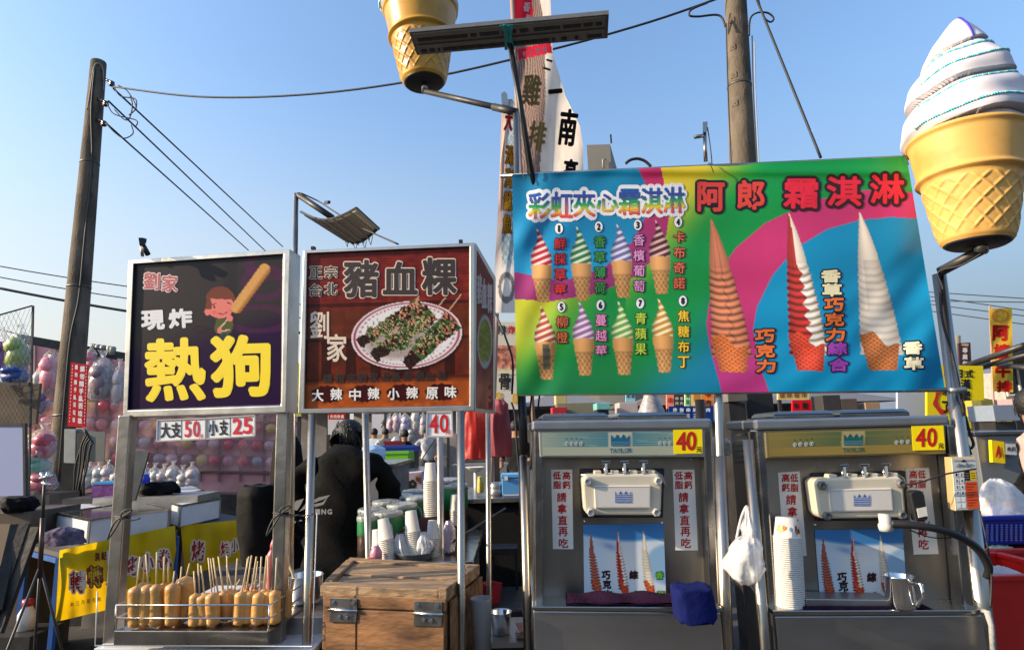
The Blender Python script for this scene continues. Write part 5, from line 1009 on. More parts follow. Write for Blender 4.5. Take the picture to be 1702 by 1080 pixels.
# ------------------------------------------------------------ vendor in black behind the carts
def person(name, label, origin, J, R, cols, hair=None, group=None, hair_off=(0, 0, .02), scale=1.0, rz=0):
    """J: joint -> local xyz; one skinned surface, coloured by the nearest limb"""
    bones = [('pelvis', 'spine', 'torso'), ('spine', 'chest', 'torso'), ('chest', 'neck', 'torso'), ('neck', 'head', 'skin'), ('head', 'crown', 'skin')]
    for s in ('l', 'r'): bones += [('chest', s + 'sho', 'torso'), (s + 'sho', s + 'elb', 'sleeve'), (s + 'elb', s + 'wri', 'arm'), (s + 'wri', s + 'hand', 'skin'), ('pelvis', s + 'hip', 'legs'), (s + 'hip', s + 'kne', 'legs'), (s + 'kne', s + 'ank', 'legs'), (s + 'ank', s + 'toe', 'shoe')]
    names = list(J); me = bpy.data.meshes.new(name); me.from_pydata([J[n] for n in names], [(names.index(a), names.index(b)) for a, b, _ in bones], [])
    o = bpy.data.objects.new(name, me); COL.objects.link(o); md = o.modifiers.new('skin', 'SKIN'); sv = me.skin_vertices[0].data
    for i, n in enumerate(names): sv[i].radius = R[n]; sv[i].use_root = n == 'pelvis'
    sb = o.modifiers.new('sub', 'SUBSURF'); sb.levels = 2; sb.render_levels = 2
    m2 = bpy.data.meshes.new_from_object(o.evaluated_get(bpy.context.evaluated_depsgraph_get())); bpy.data.objects.remove(o)
    V = np.array([v.co[:] for v in m2.vertices]); F = [tuple(p.vertices) for p in m2.polygons]; best = np.full(len(V), 9.); ci = np.zeros(len(V), int)
    for k, (a, b, part) in enumerate(bones):
        pa, pb = np.array(J[a]), np.array(J[b]); d = pb - pa; t = np.clip(((V - pa) @ d) / (d @ d), 0, 1); dist = np.linalg.norm(V - pa - t[:, None] * d, axis=1) - .5 * (np.array(R[a]).mean() * (1 - t) + np.array(R[b]).mean() * t); m_ = dist < best; best[m_] = dist[m_]; ci[m_] = k
    t_ = thing(name, label, 'person', group); mb = MB(); cs_, sn = math.cos(rz), math.sin(rz); T = lambda P: np.stack([P[:, 0] * cs_ - P[:, 1] * sn, P[:, 0] * sn + P[:, 1] * cs_, P[:, 2]], 1) * scale + np.asarray(origin)
    V = V + (np.stack([np.sin(V[:, 2] * 31 + V[:, 0] * 22) + .6 * np.sin(V[:, 2] * 67 - V[:, 0] * 35), np.sin(V[:, 2] * 27 + V[:, 0] * 30 + 1) + .6 * np.sin(V[:, 2] * 58 + V[:, 0] * 44), 0 * V[:, 0]], 1) * .013) * (V[:, 2:3] < 1.44)
    mb.add(T(V), F); mb.c = [cols[bones[k][2]] for k in ci]; mb.build('body', CLOTH, t_, True)
    if hair:
        h = MB(); c = np.array(J['head']) * .45 + np.array(J['crown']) * .55 + np.array(hair_off); h.blob((0, 0, 0), (.087, .10, .105), 18, .03); h.v = [tuple(q) for q in T(np.array(h.v) + c)]; h2 = random.Random(len(label))
        hp_ = h.build('hair', mat('hair', hair, .6, bump=.6, bscale=90), t_, True)
        if origin[1] < 5:
            st_ = MB(); C0 = T(np.array([c]))[0]
            for _ in range(170):
                a_, b_2 = h2.uniform(0, 6.283), h2.uniform(.15, 2.2); nrm = np.array([math.sin(b_2) * math.cos(a_), math.sin(b_2) * math.sin(a_), math.cos(b_2)]); p0_ = C0 + nrm * np.array([.085, .098, .10]) * scale; st_.tube([p0_, p0_ + nrm * .006 + np.array([h2.uniform(-.008, .008), h2.uniform(-.008, .008), -.012]), p0_ + nrm * .004 + np.array([h2.uniform(-.012, .012), h2.uniform(-.012, .012), -.04])], [.005, .004, .001], 5)
            tag(st_.build('hair_strands', mat('hair', hair, .6, bump=.6, bscale=90), hp_, True), kind='stuff')
    return t_
def standing(lean=0, armr=None, arml=None, headf=0, wide=1.0):
    J = dict(pelvis=(0, 0, .94), spine=(0, lean * .3, 1.12), chest=(0, lean * .75, 1.34), neck=(0, lean * .95, 1.47), head=(0, lean + headf * .5, 1.56), crown=(0, lean + headf, 1.67))
    for s, k in (('l', -1), ('r', 1)):
        J[s + 'sho'] = (k * .175 * wide, lean * .85, 1.40); J[s + 'elb'] = (k * .25 * wide, lean * .8 + .02, 1.13); J[s + 'wri'] = (k * .22, lean * .8 + .18, .97); J[s + 'hand'] = (k * .19, lean * .8 + .25, .92)
        J[s + 'hip'] = (k * .09, 0, .90); J[s + 'kne'] = (k * .10, .03, .50); J[s + 'ank'] = (k * .10, -.01, .09); J[s + 'toe'] = (k * .11, .13, .035)
    for s, a in (('r', armr), ('l', arml)):
        if a: J[s + 'elb'], J[s + 'wri'], J[s + 'hand'] = a
    R = dict(pelvis=(.15, .12), spine=(.14, .11), chest=(.155, .115), neck=(.055, .055), head=(.075, .085), crown=(.06, .07))
    for s in 'lr': R.update({s + 'sho': (.068, .068), s + 'elb': (.045, .045), s + 'wri': (.032, .032), s + 'hand': (.036, .022), s + 'hip': (.095, .095), s + 'kne': (.065, .065), s + 'ank': (.045, .045), s + 'toe': (.04, .03)})
    return J, R
SKIN = (.36, .19, .12); BLK = (.0022, .0022, .0025)
p0 = at(552, 900, 3.0); J, R = standing(lean=.16, headf=.20, wide=1.12); J['neck'] = (-.01, .2, 1.45); J['head'] = (-.02, .30, 1.49); J['crown'] = (-.03, .38, 1.56); R['neck'] = (.075, .075)
vd = person('person', 'person dressed all in black seen from behind between the two carts', (p0[0], 3.02, 0), J, R, dict(torso=BLK, sleeve=BLK, arm=BLK, legs=(.004, .004, .005), skin=BLK, shoe=(.02, .02, .02)), (.004, .0035, .003), hair_off=(0, -.012, .0), scale=.985)
SP = vplane(470, 2.84, 560, 2.84); mb = MB()
for pts in ([(482, 845), (492, 832), (505, 828), (500, 838), (494, 848)], [(497, 850), (507, 838), (530, 826), (549, 822), (536, 834), (520, 838), (510, 844)], [(520, 836), (544, 827), (538, 838), (524, 842)], [(483, 868), (488, 865), (492, 866), (490, 870)], [(496, 866), (500, 863), (503, 865)]): mb.poly(SP.hit(*np.array(pts, float).T, 0), C(150, 150, 150))
word(mb, SP, 'ING', 528, 850, 8, 9, 10, C(165, 165, 165), .5, off=.001); mb.build('shirt_print', PRINT, vd)
TARP = mat('black_tarp', (.0025, .0025, .003), .75, bump=.6, bscale=14)
bag('black_cover', 'black cloth cover over equipment between the purple sign posts', [(806, 404, 462), (820, 398, 470), (850, 396, 474), (885, 398, 476), (905, 402, 474), (935, 404, 470)], TARP, 3.3, cat='cover', depth=.12, crumple=.06, seed=8)
bag('black_cover', 'tall black cover standing behind the right cart post', [(716, 462, 486), (740, 456, 500), (790, 452, 506), (850, 452, 508), (900, 452, 508), (940, 452, 508)], TARP, 3.5, cat='cover', depth=.14, crumple=.06, seed=14)
# ------------------------------------------------------------ left: display freezers, yellow cloths, clutter
WHT = mat('white_enamel', (.60, .61, .64), .3, var=.05); DGL = mat('dark_glass', (.02, .022, .024), .12)
YV = mat('yellow_vinyl', None, .45, bump=.15, bscale=12)
def see_through(m, k):                                 # thin sheet lit through from behind
    t = m.node_tree; a = t.nodes.new('ShaderNodeBsdfTranslucent'); b = t.nodes.new('ShaderNodeMixShader'); b.inputs[0].default_value = k; p = t.nodes['Principled BSDF']
    t.links.new(p.inputs['Base Color'].links[0].from_socket, a.inputs[0]); t.links.new(p.outputs[0], b.inputs[1]); t.links.new(a.outputs[0], b.inputs[2]); t.links.new(b.outputs[0], t.nodes['Material Output'].inputs[0])
see_through(YV, .4)
def disp(name, label, q, z, h, panes):
    f = thing(name, label, 'freezer', 'display freezers'); T = [hz(x, y, z) for x, y in q]; B = [p - np.array([0, 0, h]) for p in T]
    MB().hexa([p - np.array([0, 0, .001]) for p in T], B).build('freezer_body', WHT, f, bevel=.006)
    g = lambda u, v, o: (T[0] * (1 - u) + T[1] * u) * (1 - v) + (T[3] * (1 - u) + T[2] * u) * v + np.array([0, 0, o])
    for (u0, v0, u1, v1, m_) in panes: MB().hexa([g(u0, v0, .008), g(u1, v0, .008), g(u1, v1, .008), g(u0, v1, .008)], [g(u0, v0, .0), g(u1, v0, .0), g(u1, v1, .0), g(u0, v1, .0)]).build('lid_pane', m_, f)
    for a, b in (((0, 0), (1, 0)), ((1, 0), (1, 1)), ((1, 1), (0, 1)), ((0, 1), (0, 0)), ((.5, 0), (.5, 1)), ((0, .48), (1, .48))): MB().bar(g(*a, .008), g(*b, .008), .016, .014).build('lid_rim', TRIM, f)
    for i in (2, 3): MB().bar(T[i] + np.array([0, 0, .004]), B[i], .014).build('corner_trim', STEELD, f)
    return f, T, B
ZF = .985
df, T1, B1 = disp('display_freezer', 'low white display freezer with glass lids behind the left cart post', [(54, 846), (194, 825), (281, 847), (149, 866)], ZF, .155, [(.03, .03, .48, .46, WHT), (.52, .03, .97, .46, DGL), (.03, .5, .48, .97, DGL), (.52, .5, .97, .97, DGL)])
df2, T2, B2 = disp('display_freezer', 'grey display freezer with one dark pane, further back behind the corn dogs', [(232, 822), (318, 806), (366, 830), (300, 842)], .98, .16, [(.03, .03, .48, .97, WHT), (.55, .5, .97, .97, DGL), (.52, .03, .97, .46, WHT)])
TBL = mat('table_top', (.06, .05, .045), .6)
def table(label, q, z, legs_m, nm='table'):
    t_ = thing(nm, label, 'table'); T = [hz(x, y, z) for x, y in q]; MB().hexa(T, [p - np.array([0, 0, .03]) for p in T]).build('tabletop', TBL, t_)
    for p in T: MB().bar(p - np.array([0, 0, .03]), np.array([p[0], p[1], 0]), .03).build('leg', legs_m, t_)
    return t_, T
BLUEM = mat('blue_paint', (.02, .09, .30), .4, var=.1)
tb, TT = table('table with blue legs under the white display freezer', [(46, 905), (185, 872), (294, 884), (100, 918)], .815, BLUEM)
MB().bar(TT[0] - np.array([0, 0, .05]), TT[3] - np.array([0, 0, .05]), .03).build('apron_bar', BLUEM, tb)
tb2, TT2 = table('dark table behind the sausage cart under the grey display freezer', [(240, 868), (330, 846), (418, 862), (300, 874)], .81, DARK)
def yellow(label, q, texts, plane):
    t_ = thing('yellow_cloth', label, 'cloth banner', 'yellow stall cloths'); seed = q[0][0]
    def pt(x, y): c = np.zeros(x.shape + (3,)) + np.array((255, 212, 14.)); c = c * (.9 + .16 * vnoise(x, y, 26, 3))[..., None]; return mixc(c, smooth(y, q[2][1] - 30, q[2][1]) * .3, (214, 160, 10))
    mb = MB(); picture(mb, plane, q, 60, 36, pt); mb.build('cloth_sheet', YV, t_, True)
    mb = MB()
    for (s, x, y, w_, h_, pit, slope, col, bo, ol, oc) in texts: word(mb, plane, s, x, y, w_, h_, pit, C(*col), bo, ol, C(*oc), slope=slope, off=.004)
    mb.build('lettering', PRINT, t_); return t_
wv = lambda x, y: .012 * np.sin(x * .09 + y * .05) + .008 * np.sin(x * .21)
a_, b_ = TT[3], TT[2]; d_ = b_ - a_; YP1 = Plane(a_ - np.array([0, .055, 0]), (d_[1], -d_[0], 0), wv)
RD, WH_ = (176, 22, 30), (240, 228, 205)
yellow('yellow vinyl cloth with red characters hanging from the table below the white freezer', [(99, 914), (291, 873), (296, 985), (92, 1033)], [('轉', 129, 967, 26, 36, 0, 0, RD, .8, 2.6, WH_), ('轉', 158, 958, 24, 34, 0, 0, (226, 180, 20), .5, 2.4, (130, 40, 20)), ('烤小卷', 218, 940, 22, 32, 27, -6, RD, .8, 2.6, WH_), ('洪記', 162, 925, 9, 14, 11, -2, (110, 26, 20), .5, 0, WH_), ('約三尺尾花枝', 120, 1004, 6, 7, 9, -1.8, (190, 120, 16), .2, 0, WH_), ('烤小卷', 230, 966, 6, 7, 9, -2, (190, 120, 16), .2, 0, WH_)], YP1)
mb = MB()
for (x, y, w_, h_, col) in ((184, 926, 17, 30, (214, 206, 200)), (184, 950, 13, 22, (196, 150, 100)), (181, 970, 9, 8, (110, 50, 30)), (283, 936, 9, 12, (200, 180, 160)), (284, 938, 5, 7, (140, 70, 50))):
    pts = [(x + w_ / 2 * math.cos(t) * (1 + .2 * math.sin(3 * t + x)), y + h_ / 2 * math.sin(t)) for t in np.linspace(0, 2 * math.pi, 16, endpoint=False)]; mb.poly(YP1.hit(*np.array(pts).T, .003 + (.0006 if w_ < 16 else 0) + (.0006 if w_ < 10 else 0)), C(*col))
yc = [o for o in COL.objects if o.name.startswith('yellow_cloth')][-1]; mb.build('squid_picture', PRINT, yc)
a_, b_ = TT2[3], TT2[2]; d_ = b_ - a_; YP2 = Plane(a_ - np.array([0, .055, 0]), (d_[1], -d_[0], 0), wv)
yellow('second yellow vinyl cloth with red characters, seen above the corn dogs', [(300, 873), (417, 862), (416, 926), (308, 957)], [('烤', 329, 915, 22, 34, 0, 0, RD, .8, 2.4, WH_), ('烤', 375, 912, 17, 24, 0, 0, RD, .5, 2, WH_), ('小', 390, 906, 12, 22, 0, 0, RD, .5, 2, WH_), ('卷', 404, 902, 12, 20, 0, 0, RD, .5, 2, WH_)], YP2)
# table clutter
rr = random.Random(9)
bag('cloth_bundle', 'crumpled grey and purple cloths on the table before the white freezer', [(876, 100, 112), (882, 84, 128), (892, 80, 134), (903, 78, 137)], mat('purple_grey_cloth', (.10, .08, .12), .9, bump=.6, bscale=40, var=.5, vscale=30), 3.92, cat='cloth', depth=.08, crumple=.25, seed=2)
bt2 = thing('bottle', 'white bottle with a red cap on the ground under the blue table', 'bottle'); p = hz(50, 1000, .0) ; p = at(50, 972, 4.3)
MB().lathe((p[0], p[1], .30), [(0, 0), (.05, 0), (.052, .1), (.03, .14), (.03, .15)], 16).build('bottle_body', WHITE, bt2, True); MB().lathe((p[0], p[1], .45), [(0, 0), (.034, 0), (.034, .04), (0, .042)], 16).build('cap', mat('red_plastic', (.45, .03, .05), .4), bt2, True); MB().box((p[0], p[1], .149), (.3, .3, .297)).build('crate_base', DARK, bt2)
tri = thing('tripod_stand', 'black tripod stand with chrome clamps in front of the blue table', 'stand'); P0, P1 = at(74, 800, 3.5), at(66, 950, 3.5); hub = at(67, 940, 3.5)
MB().tube([P0, at(71, 860, 3.5)], .008, 10).build('upper_tube', DARK, tri, True); MB().tube([at(71, 860, 3.5), at(66, 960, 3.5)], .012, 10).build('lower_tube', mat('brown_metal', (.06, .04, .03), .4, .5), tri, True)
for (x, y) in ((22, 1008), (51, 1052), (99, 990)): g_ = hz(x, y, .0); g_ = hub * .0 + np.array([hub[0] + (x - 66) / 1000 * 3.6 * 1.0, hub[1] + (.25 if y < 1040 else -.3), .0]); MB().tube([hub, g_], .007, 8).build('leg', DARK, tri, True)
for (a, b) in (((66, 795), (86, 790)), ((70, 802), (84, 806)), ((68, 785), (76, 800)), ((80, 784), (76, 798))): MB().tube([at(*a, 3.48), at(*b, 3.48)], .009, 8).build('clamp', CHROME, tri, True)
for i, ((xa, ya, xb, yb), lab) in enumerate((((0, 985, 27, 872), 'dark wooden plank leaning at the left edge, the leftmost one'), ((-8, 1010, 42, 870), 'dark wooden plank leaning at the left edge, the middle one'), ((2, 1022, 60, 876), 'dark wooden plank leaning at the left edge, nearest the tripod'))):
    mb = MB(); mb.bar(at(xa - 6, ya + 30, 3.7), at(xb, yb, 3.9), .055, .03); tag(mb.build('plank', mat('plank_dark', (.02, .016, .014), .7, bump=.4, bscale=30, var=.4), None), lab, 'plank', 'planks leaning at the left')
cb = thing('cupboard', 'brown cupboard at the left edge carrying a black bag', 'cupboard'); p = at(26, 851, 4.5); MB().box((p[0] - .05, p[1] + .25, p[2] / 2), (.34, .5, p[2])).build('cupboard_body', mat('brown_board', (.07, .05, .035), .6, var=.2), cb, bevel=.005); MB().box((p[0] - .09, p[1] - .003, p[2] - .22), (.14, .012, .28)).build('cupboard_door', mat('pale_board', (.22, .16, .10), .6), cb)
bag('black_bag', 'slumped black bag on top of the brown cupboard', [(826, 10, 50), (832, 6, 56), (842, 8, 55), (850, 12, 50)], TARP, 4.55, depth=.1, crumple=.2, seed=5)
wb = thing('white_board', 'pale lavender board in a dark frame standing at the left edge', 'board'); WP = vplane(0, 4.9, 40, 4.9); mb = MB(); mb.slab(WP, [(-30, 707), (37, 707), (39, 823), (-30, 825)], 0, .02, C(176, 182, 214)); mb.build('panel', PAPER, wb)
for q in ([(-30, 703), (38, 703), (38, 708), (-30, 708)], [(37, 703), (41, 703), (43, 850), (39, 850)]): mb = MB(); mb.slab(WP, q, .006, .03); mb.build('frame_bar', DARK, wb)
MB().bar(at(41, 850, 4.92), np.array([at(41, 850, 4.92)[0], 4.92, 0]), .03).build('leg', DARK, wb); MB().bar(at(-20, 850, 4.92), np.array([at(-20, 850, 4.92)[0], 4.92, 0]), .03).build('leg', DARK, wb)
# electrical box, notice and leads on the left pole
EB = vplane(107, 6.55, 175, 6.55); eb = thing('electrical_box', 'open grey electrical box with tangled leads fixed to the left utility pole', 'electrical box')
GRY = mat('grey_paint', (.30, .32, .31), .5, var=.1, vscale=10); mb = MB(); mb.slab(EB, [(107, 713), (126, 713), (125, 770), (106, 769)], .0, .2); mb.build('box_body', GRY, eb, bevel=.004); mb = MB(); mb.slab(EB, [(127, 715), (175, 718), (173, 767), (126, 767)], -.02, .012); mb.build('box_door', mat('grey_green_door', (.16, .18, .165), .5, var=.1), eb)
mb = MB(); mb.slab(EB, [(127, 719), (140, 720), (139, 764), (127, 764)], .0, .01); mb.build('dark_opening', BLACK, eb)
for i in range(6): x = 128 + i * 3.4; wire('lead', [at(x + rr.uniform(-3, 3), 712 + i, 6.5), at(x + 14 - i, 716 + 4 * i, 6.45), at(x + rr.uniform(4, 14), 740, 6.45), at(x + rr.uniform(-4, 6), 775, 6.45), at(124 + i * 3, 806 + 5 * (i % 3), 6.45), at(122 + i * 4, 832, 6.5)], .011, None, parent=eb)
NP = vplane(113, 6.68, 146, 6.68); nb = thing('notice_board', 'narrow red vertical notice with white characters on the left utility pole', 'notice'); mb = MB(); mb.slab(NP, [(118, 602), (146, 606), (142, 710), (112, 708)], 0, .012, C(196, 24, 40)); mb.build('panel', PAPER, nb); mb = MB()
for i, ch in enumerate('請勿隨手亂丟垃圾'): glyph(mb, NP, ch, 137 - i * .6, 613 + i * 12.3, 8, 10, C(235, 225, 225), .5, .002, 4); glyph(mb, NP, ch, 127 - i * .6, 610 + i * 12.5, 5, 8, C(235, 225, 225), .3, .002, 4)
for i in range(18): mb.poly(NP.hit(*np.array(ellipse_px(120.5 - i * .3, 608 + i * 5.4, .8, 1.2, 6)).T, .002), C(235, 225, 225)); mb.poly(NP.hit(*np.array(ellipse_px(143.6 - i * .2, 610 + i * 5.4, .7, 1.2, 6)).T, .002), C(235, 225, 225))
mb.build('lettering', PRINT, nb)
# ------------------------------------------------------------ balloon game stall
YB = 9.0; PK_ = mat('pink_sheet', (.92, .44, .42), .55, bump=.3, bscale=6, var=.25, vscale=2.5)
bg_ = thing('game_stall', 'pink-backed balloon game stall behind the left utility pole', 'stall'); BKP = vplane(40, YB, 480, YB + 1.2)
mb = MB(); a = BKP.hit(np.array([48, 205, 500, 500, 40]), np.array([566, 590, 640, 835, 835]), 0); a[3, 2] = a[4, 2] = .03; mb.hexa(a, a - BKP.n * .06); mb.build('back_sheet', PK_, bg_)
BARM = mat('pink_grey_bar', (.30, .18, .19), .5)
for x in (58, 92, 125, 160, 183, 228, 262, 292, 334, 365, 400, 440):
    t0 = 570 + (x - 48) * .155; mb = MB(); p0_, p1_ = BKP.hit(x, t0, .03), BKP.hit(x - 1, 800, .03); mb.bar(p0_, p1_, .03, .03); mb.build('upright_bar', BARM, bg_)
for y in (655, 694, 725, 752, 778): mb = MB(); mb.bar(BKP.hit(44, y - 3, .05), BKP.hit(500, y + 9, .05), .02, .03); mb.build('cross_bar', BARM, bg_)
mb = MB()
for y in np.arange(640, 772, 8.2):
    for x in np.arange(52, 470, 8.2): mb.blob(BKP.hit(x + rr.uniform(-1.5, 1.5), y + x * .02, .02), .009, 4, 0, C(240, 214, 214))
o_ = mb.build('pin_dots', PAPER, bg_); tag(o_, kind='stuff')
mb = MB(); mb.bar(at(30, 562, YB - .5), at(520, 648, YB + .6), .09, .12); mb.build('roof_beam', DARK, bg_)
for i, x in enumerate((154, 163, 171, 182, 187)): p = at(x, 579 + (x - 154) * .14, YB - .2); mb = MB(); mb.lathe(p - np.array([0, 0, .06]), [(0, 0), (.045, 0), (.045, .11), (.03, .13), (0, .13)], 12); mb.build('canister', mat('canister', (.30, .30, .25), .5), bg_, True)
bm = MB().lathe((0, 0, 0), [(0, -.105), (.012, -.1), (.02, -.085), (.055, -.065), (.08, -.03), (.088, .01), (.074, .05), (.04, .078), (0, .085)], 14)
BC = [('red', (.70, .07, .09)), ('pale pink', (.62, .36, .38)), ('pink', (.62, .24, .28)), ('pale pink', (.62, .36, .38)), ('red', (.70, .07, .09)), ('lilac grey', (.42, .36, .42)), ('yellow', (.66, .44, .10))]
protos = {}
for j, y in enumerate((682, 712, 740, 767)):
    for i, x in enumerate(np.arange(54, 480, 23.2)):
        nm, col = BC[(i * 5 + j * 3 + (i * j) % 3) % 7]; x_ = x + rr.uniform(-2, 2)
        if 90 < x_ < 125: continue
        if nm not in protos:
            b2 = MB(); b2.v, b2.f, b2.c = list(bm.v), list(bm.f), list(bm.c); protos[nm] = b2.build('balloon', mat('balloon_' + nm.replace(' ', '_'), col, .3), None, True); o = protos[nm]
        else: o = protos[nm].copy(); COL.objects.link(o)
        o.location = Vector(BKP.hit(x_, y + x_ * .025, .14 + .0)) ; tag(o, '%s balloon pinned in rows on the pink game stall back' % nm, 'balloon', '%s balloons on the game stall' % nm)
PLUSH = mat('wrapped_plush', None, .35, bump=.5, bscale=14, coat=.4)
def plush(x, y, w_, h_, Y, col, label, group, wrap=True, seed=0):
    r2 = random.Random(seed); t_ = thing('plush_toy', label, 'plush toy', group); c = at(x, y, Y); k = Y / 1000; m = MB(); m.blob(c - np.array([0, 0, h_ * .14 * k]), (w_ * .5 * k, w_ * .36 * k, h_ * .36 * k), 18, .10, col, r2); m.build('plush_body', PLUSH, t_, True)
    m = MB(); m.blob(c + np.array([w_ * k * r2.uniform(-.14, .14), -.02, h_ * .16 * k]), (w_ * .40 * k, w_ * .34 * k, h_ * .22 * k), 18, .12, tuple(min(1, q * 1.15) for q in col), r2); m.build('plush_head', PLUSH, t_, True)
    if wrap:
        m = MB(); seg = 22; rows = []
        for (t, r_) in ((.74, .22), (.66, .14), (.56, .10), (.46, .34), (.3, .48), (.1, .56), (-.1, .6), (-.3, .58), (-.46, .45), (-.54, .25)): rows.append([c + np.array([math.cos(q) * w_ * r_ * k * (1 + .18 * r2.uniform(-1, 1)), math.sin(q) * w_ * .5 * r_ * k * (1 + .18 * r2.uniform(-1, 1)), h_ * t * k]) for q in np.linspace(0, 2 * math.pi, seg)])
        V = np.array(rows); V[:, -1] = V[:, 0]; m.sheet(V); m.build('clear_wrap', CLEARW, t_, True)
    return t_
CLEARW = bpy.data.materials.new('clear_wrap'); CLEARW.use_nodes = True; _t = CLEARW.node_tree; _b = _t.nodes['Principled BSDF']; _b.inputs['Roughness'].default_value = .12; _b.inputs['Base Color'].default_value = (.8, .8, .8, 1); _b.inputs['Alpha'].default_value = .28
_lw = _t.nodes.new('ShaderNodeTexNoise'); _lw.inputs['Scale'].default_value = 9; _bp = _t.nodes.new('ShaderNodeBump'); _bp.inputs['Strength'].default_value = .9; _bp.inputs['Distance'].default_value = .05; _t.links.new(_lw.outputs[0], _bp.inputs['Height']); _t.links.new(_bp.outputs[0], _b.inputs['Normal'])
pc = [((.66, .22, .26), 'salmon pink'), ((.50, .48, .44), 'cream'), ((.20, .10, .26), 'violet'), ((.22, .15, .17), 'dark maroon'), ((.52, .42, .42), 'pale pink'), ((.30, .32, .40), 'grey blue')]
for i, (x, y, w_, h_, ci) in enumerate(((66, 640, 22, 60, 1), (84, 620, 34, 70, 0), (66, 668, 20, 40, 2), (168, 630, 40, 66, 3), (196, 640, 20, 60, 4), (150, 600, 20, 40, 0))):
    plush(x, y, w_, h_, YB - .35, pc[ci][0], '%s wrapped plush toy high on the game stall, %s' % (pc[ci][1], ('far left near the net', 'beside the left pole', 'low by the net', 'right of the red notice', 'at the sign edge', 'behind the red notice')[i]), 'wrapped plush toys hung high on the stall', seed=i)
for i, x in enumerate(np.arange(132, 330, 15.5)): ci = (i * 7) % 6; plush(x, 796 + rr.uniform(-8, 4) + (x - 132) * .02, 21, 36, YB - .6, pc[1][0] if i % 3 else pc[4][0], 'pale plush toy in clear wrap in the bottom row of the game stall', 'pale wrapped toys in the bottom row of the stall', seed=20 + i)
CSM = mat('clear_pink_sheet', (.98, .62, .58), .25, bump=.8, bscale=5, alpha=.22)
mb = MB(); mb.sheet(np.stack([np.stack([BKP.hit(x, y, .42 + .05 * math.sin(x * .11 + y * .05)) for x in np.linspace(50, 470, 60)]) for y in np.linspace(668, 782, 12)])); mb.build('clear_front_sheet', CSM, bg_, True)
ctr = thing('game_counter', 'low dark counter in front of the balloon game stall', 'counter'); p0_, p1_ = at(120, 822, YB - .8), at(500, 822, YB - .4); MB().hexa([p0_, p1_, p1_ + np.array([0, .4, 0]), p0_ + np.array([0, .4, 0])], [np.array([p[0], p[1], .0]) for p in (p0_, p1_, p1_ + np.array([0, .4, 0]), p0_ + np.array([0, .4, 0]))]).build('counter_body', DARK, ctr)
# net cage with wrapped toys at the left edge
nc = thing('net_cage', 'wire net cage of wrapped toys at the far left edge', 'cage'); YN = 5.6
MB().bar(at(55, 508, YN), at(46, 900, YN), .015).build('post', DARK, nc); MB().bar(at(54, 508, YN), at(-60, 540, YN - .2), .012).build('top_wire', DARK, nc); MB().bar(at(50, 638, YN), at(-50, 637, YN), .03).build('shelf_bar', DARK, nc)
mb = MB(); NQ = lambda u, v: at(54 - u * 110, 512 + (v * (127 - 20 * u) + 20 * u) , YN - .01 + .05 * math.sin(u * 6 + v * 4))
for i in range(15):
    u = i / 14; mb.tube([NQ(min(max(u + (v - .5) * .5, 0), 1), v) for v in np.linspace(0, 1, 7)], .0014, 4); mb.tube([NQ(min(max(u - (v - .5) * .5, 0), 1), v) for v in np.linspace(0, 1, 7)], .0014, 4)
for i in range(12):
    u = i / 11; Q2 = lambda u, v: at(50 - u * 80, 640 + v * 70, YN - .02); mb.tube([Q2(min(max(u + (v - .5) * .5, 0), 1), v) for v in np.linspace(0, 1, 5)], .0014, 4); mb.tube([Q2(min(max(u - (v - .5) * .5, 0), 1), v) for v in np.linspace(0, 1, 5)], .0014, 4)
tag(mb.build('net', CABLE, nc), kind='stuff')
MB().box(at(10, 672, YN + .1), (.62, .03, .38)).build('wood_board', mat('brown_ply', (.10, .07, .045), .7, var=.25), nc)
for (x, y, w_, h_, col, lab) in ((2, 590, 32, 64, (.30, .08, .34), 'purple plush toy in clear wrap inside the net cage'), (30, 584, 40, 62, (.36, .45, .14), 'lime green plush toy in clear wrap inside the net cage'), (25, 622, 44, 34, (.01, .06, .30), 'dark blue plush toy in clear wrap inside the net cage')): plush(x, y, w_, h_, YN + .25, col, lab, 'toys in the net cage', seed=int(y))
for (x, y, w_, h_, col, lab) in ((70, 740, 42, 50, (.40, .08, .12), 'red plush toy in a clear bag left of the utility pole'), (62, 770, 40, 40, (.16, .34, .26), 'mint green plush toy in a clear bag below the red one'), (68, 800, 42, 36, (.38, .10, .14), 'coral plush toy in a clear bag under the mint green one')): plush(x, y, w_, h_, 6.0, col, lab, 'bagged toys by the left pole', seed=int(y))
pb_ = MB(); pb_.box((at(68, 820, 6.0)[0], 6.05, at(68, 820, 6.0)[2] / 2), (.40, .4, at(68, 820, 6.0)[2])); tag(pb_.build('crate', DARK, None), 'dark crate under the bagged toys by the left pole', 'crate')
mb = MB(); SPL = vplane(212, 4.6, 247, 4.6); mb.slab(SPL, [(229, 747), (247, 751), (224, 832), (205, 836)], 0, .02); tag(mb.build('steel_plate', mat('grey_plate', (.13, .14, .14), .4, .6, var=.2), None), 'slanted grey steel plate leaning right of the left cart post', 'plate')
sb_ = thing('storage_box', 'clear storage box with a blue lid and purple contents behind the freezer', 'box'); p = at(183, 823, 5.6); MB().box((p[0], p[1], p[2] + .05), (.20, .2, .11)).build('box_body', mat('purple_box', (.16, .05, .20), .3, var=.4, vscale=30), sb_); MB().box((p[0], p[1], p[2] + .115), (.21, .21, .018)).build('lid', mat('blue_lid', (.03, .25, .50), .4), sb_)
MB().box((p[0], p[1] + .02, (p[2] - .006) / 2), (.6, .4, p[2] - .008)).build('box_table', DARK, sb_)
bag('blue_bag', 'small bright blue bag beside the slanted steel plate', [(788, 236, 246), (795, 234, 249), (803, 232, 248)], mat('blue_bag_plastic', (.02, .04, .45), .4, bump=.4, bscale=20), 5.4, depth=.06, seed=4)
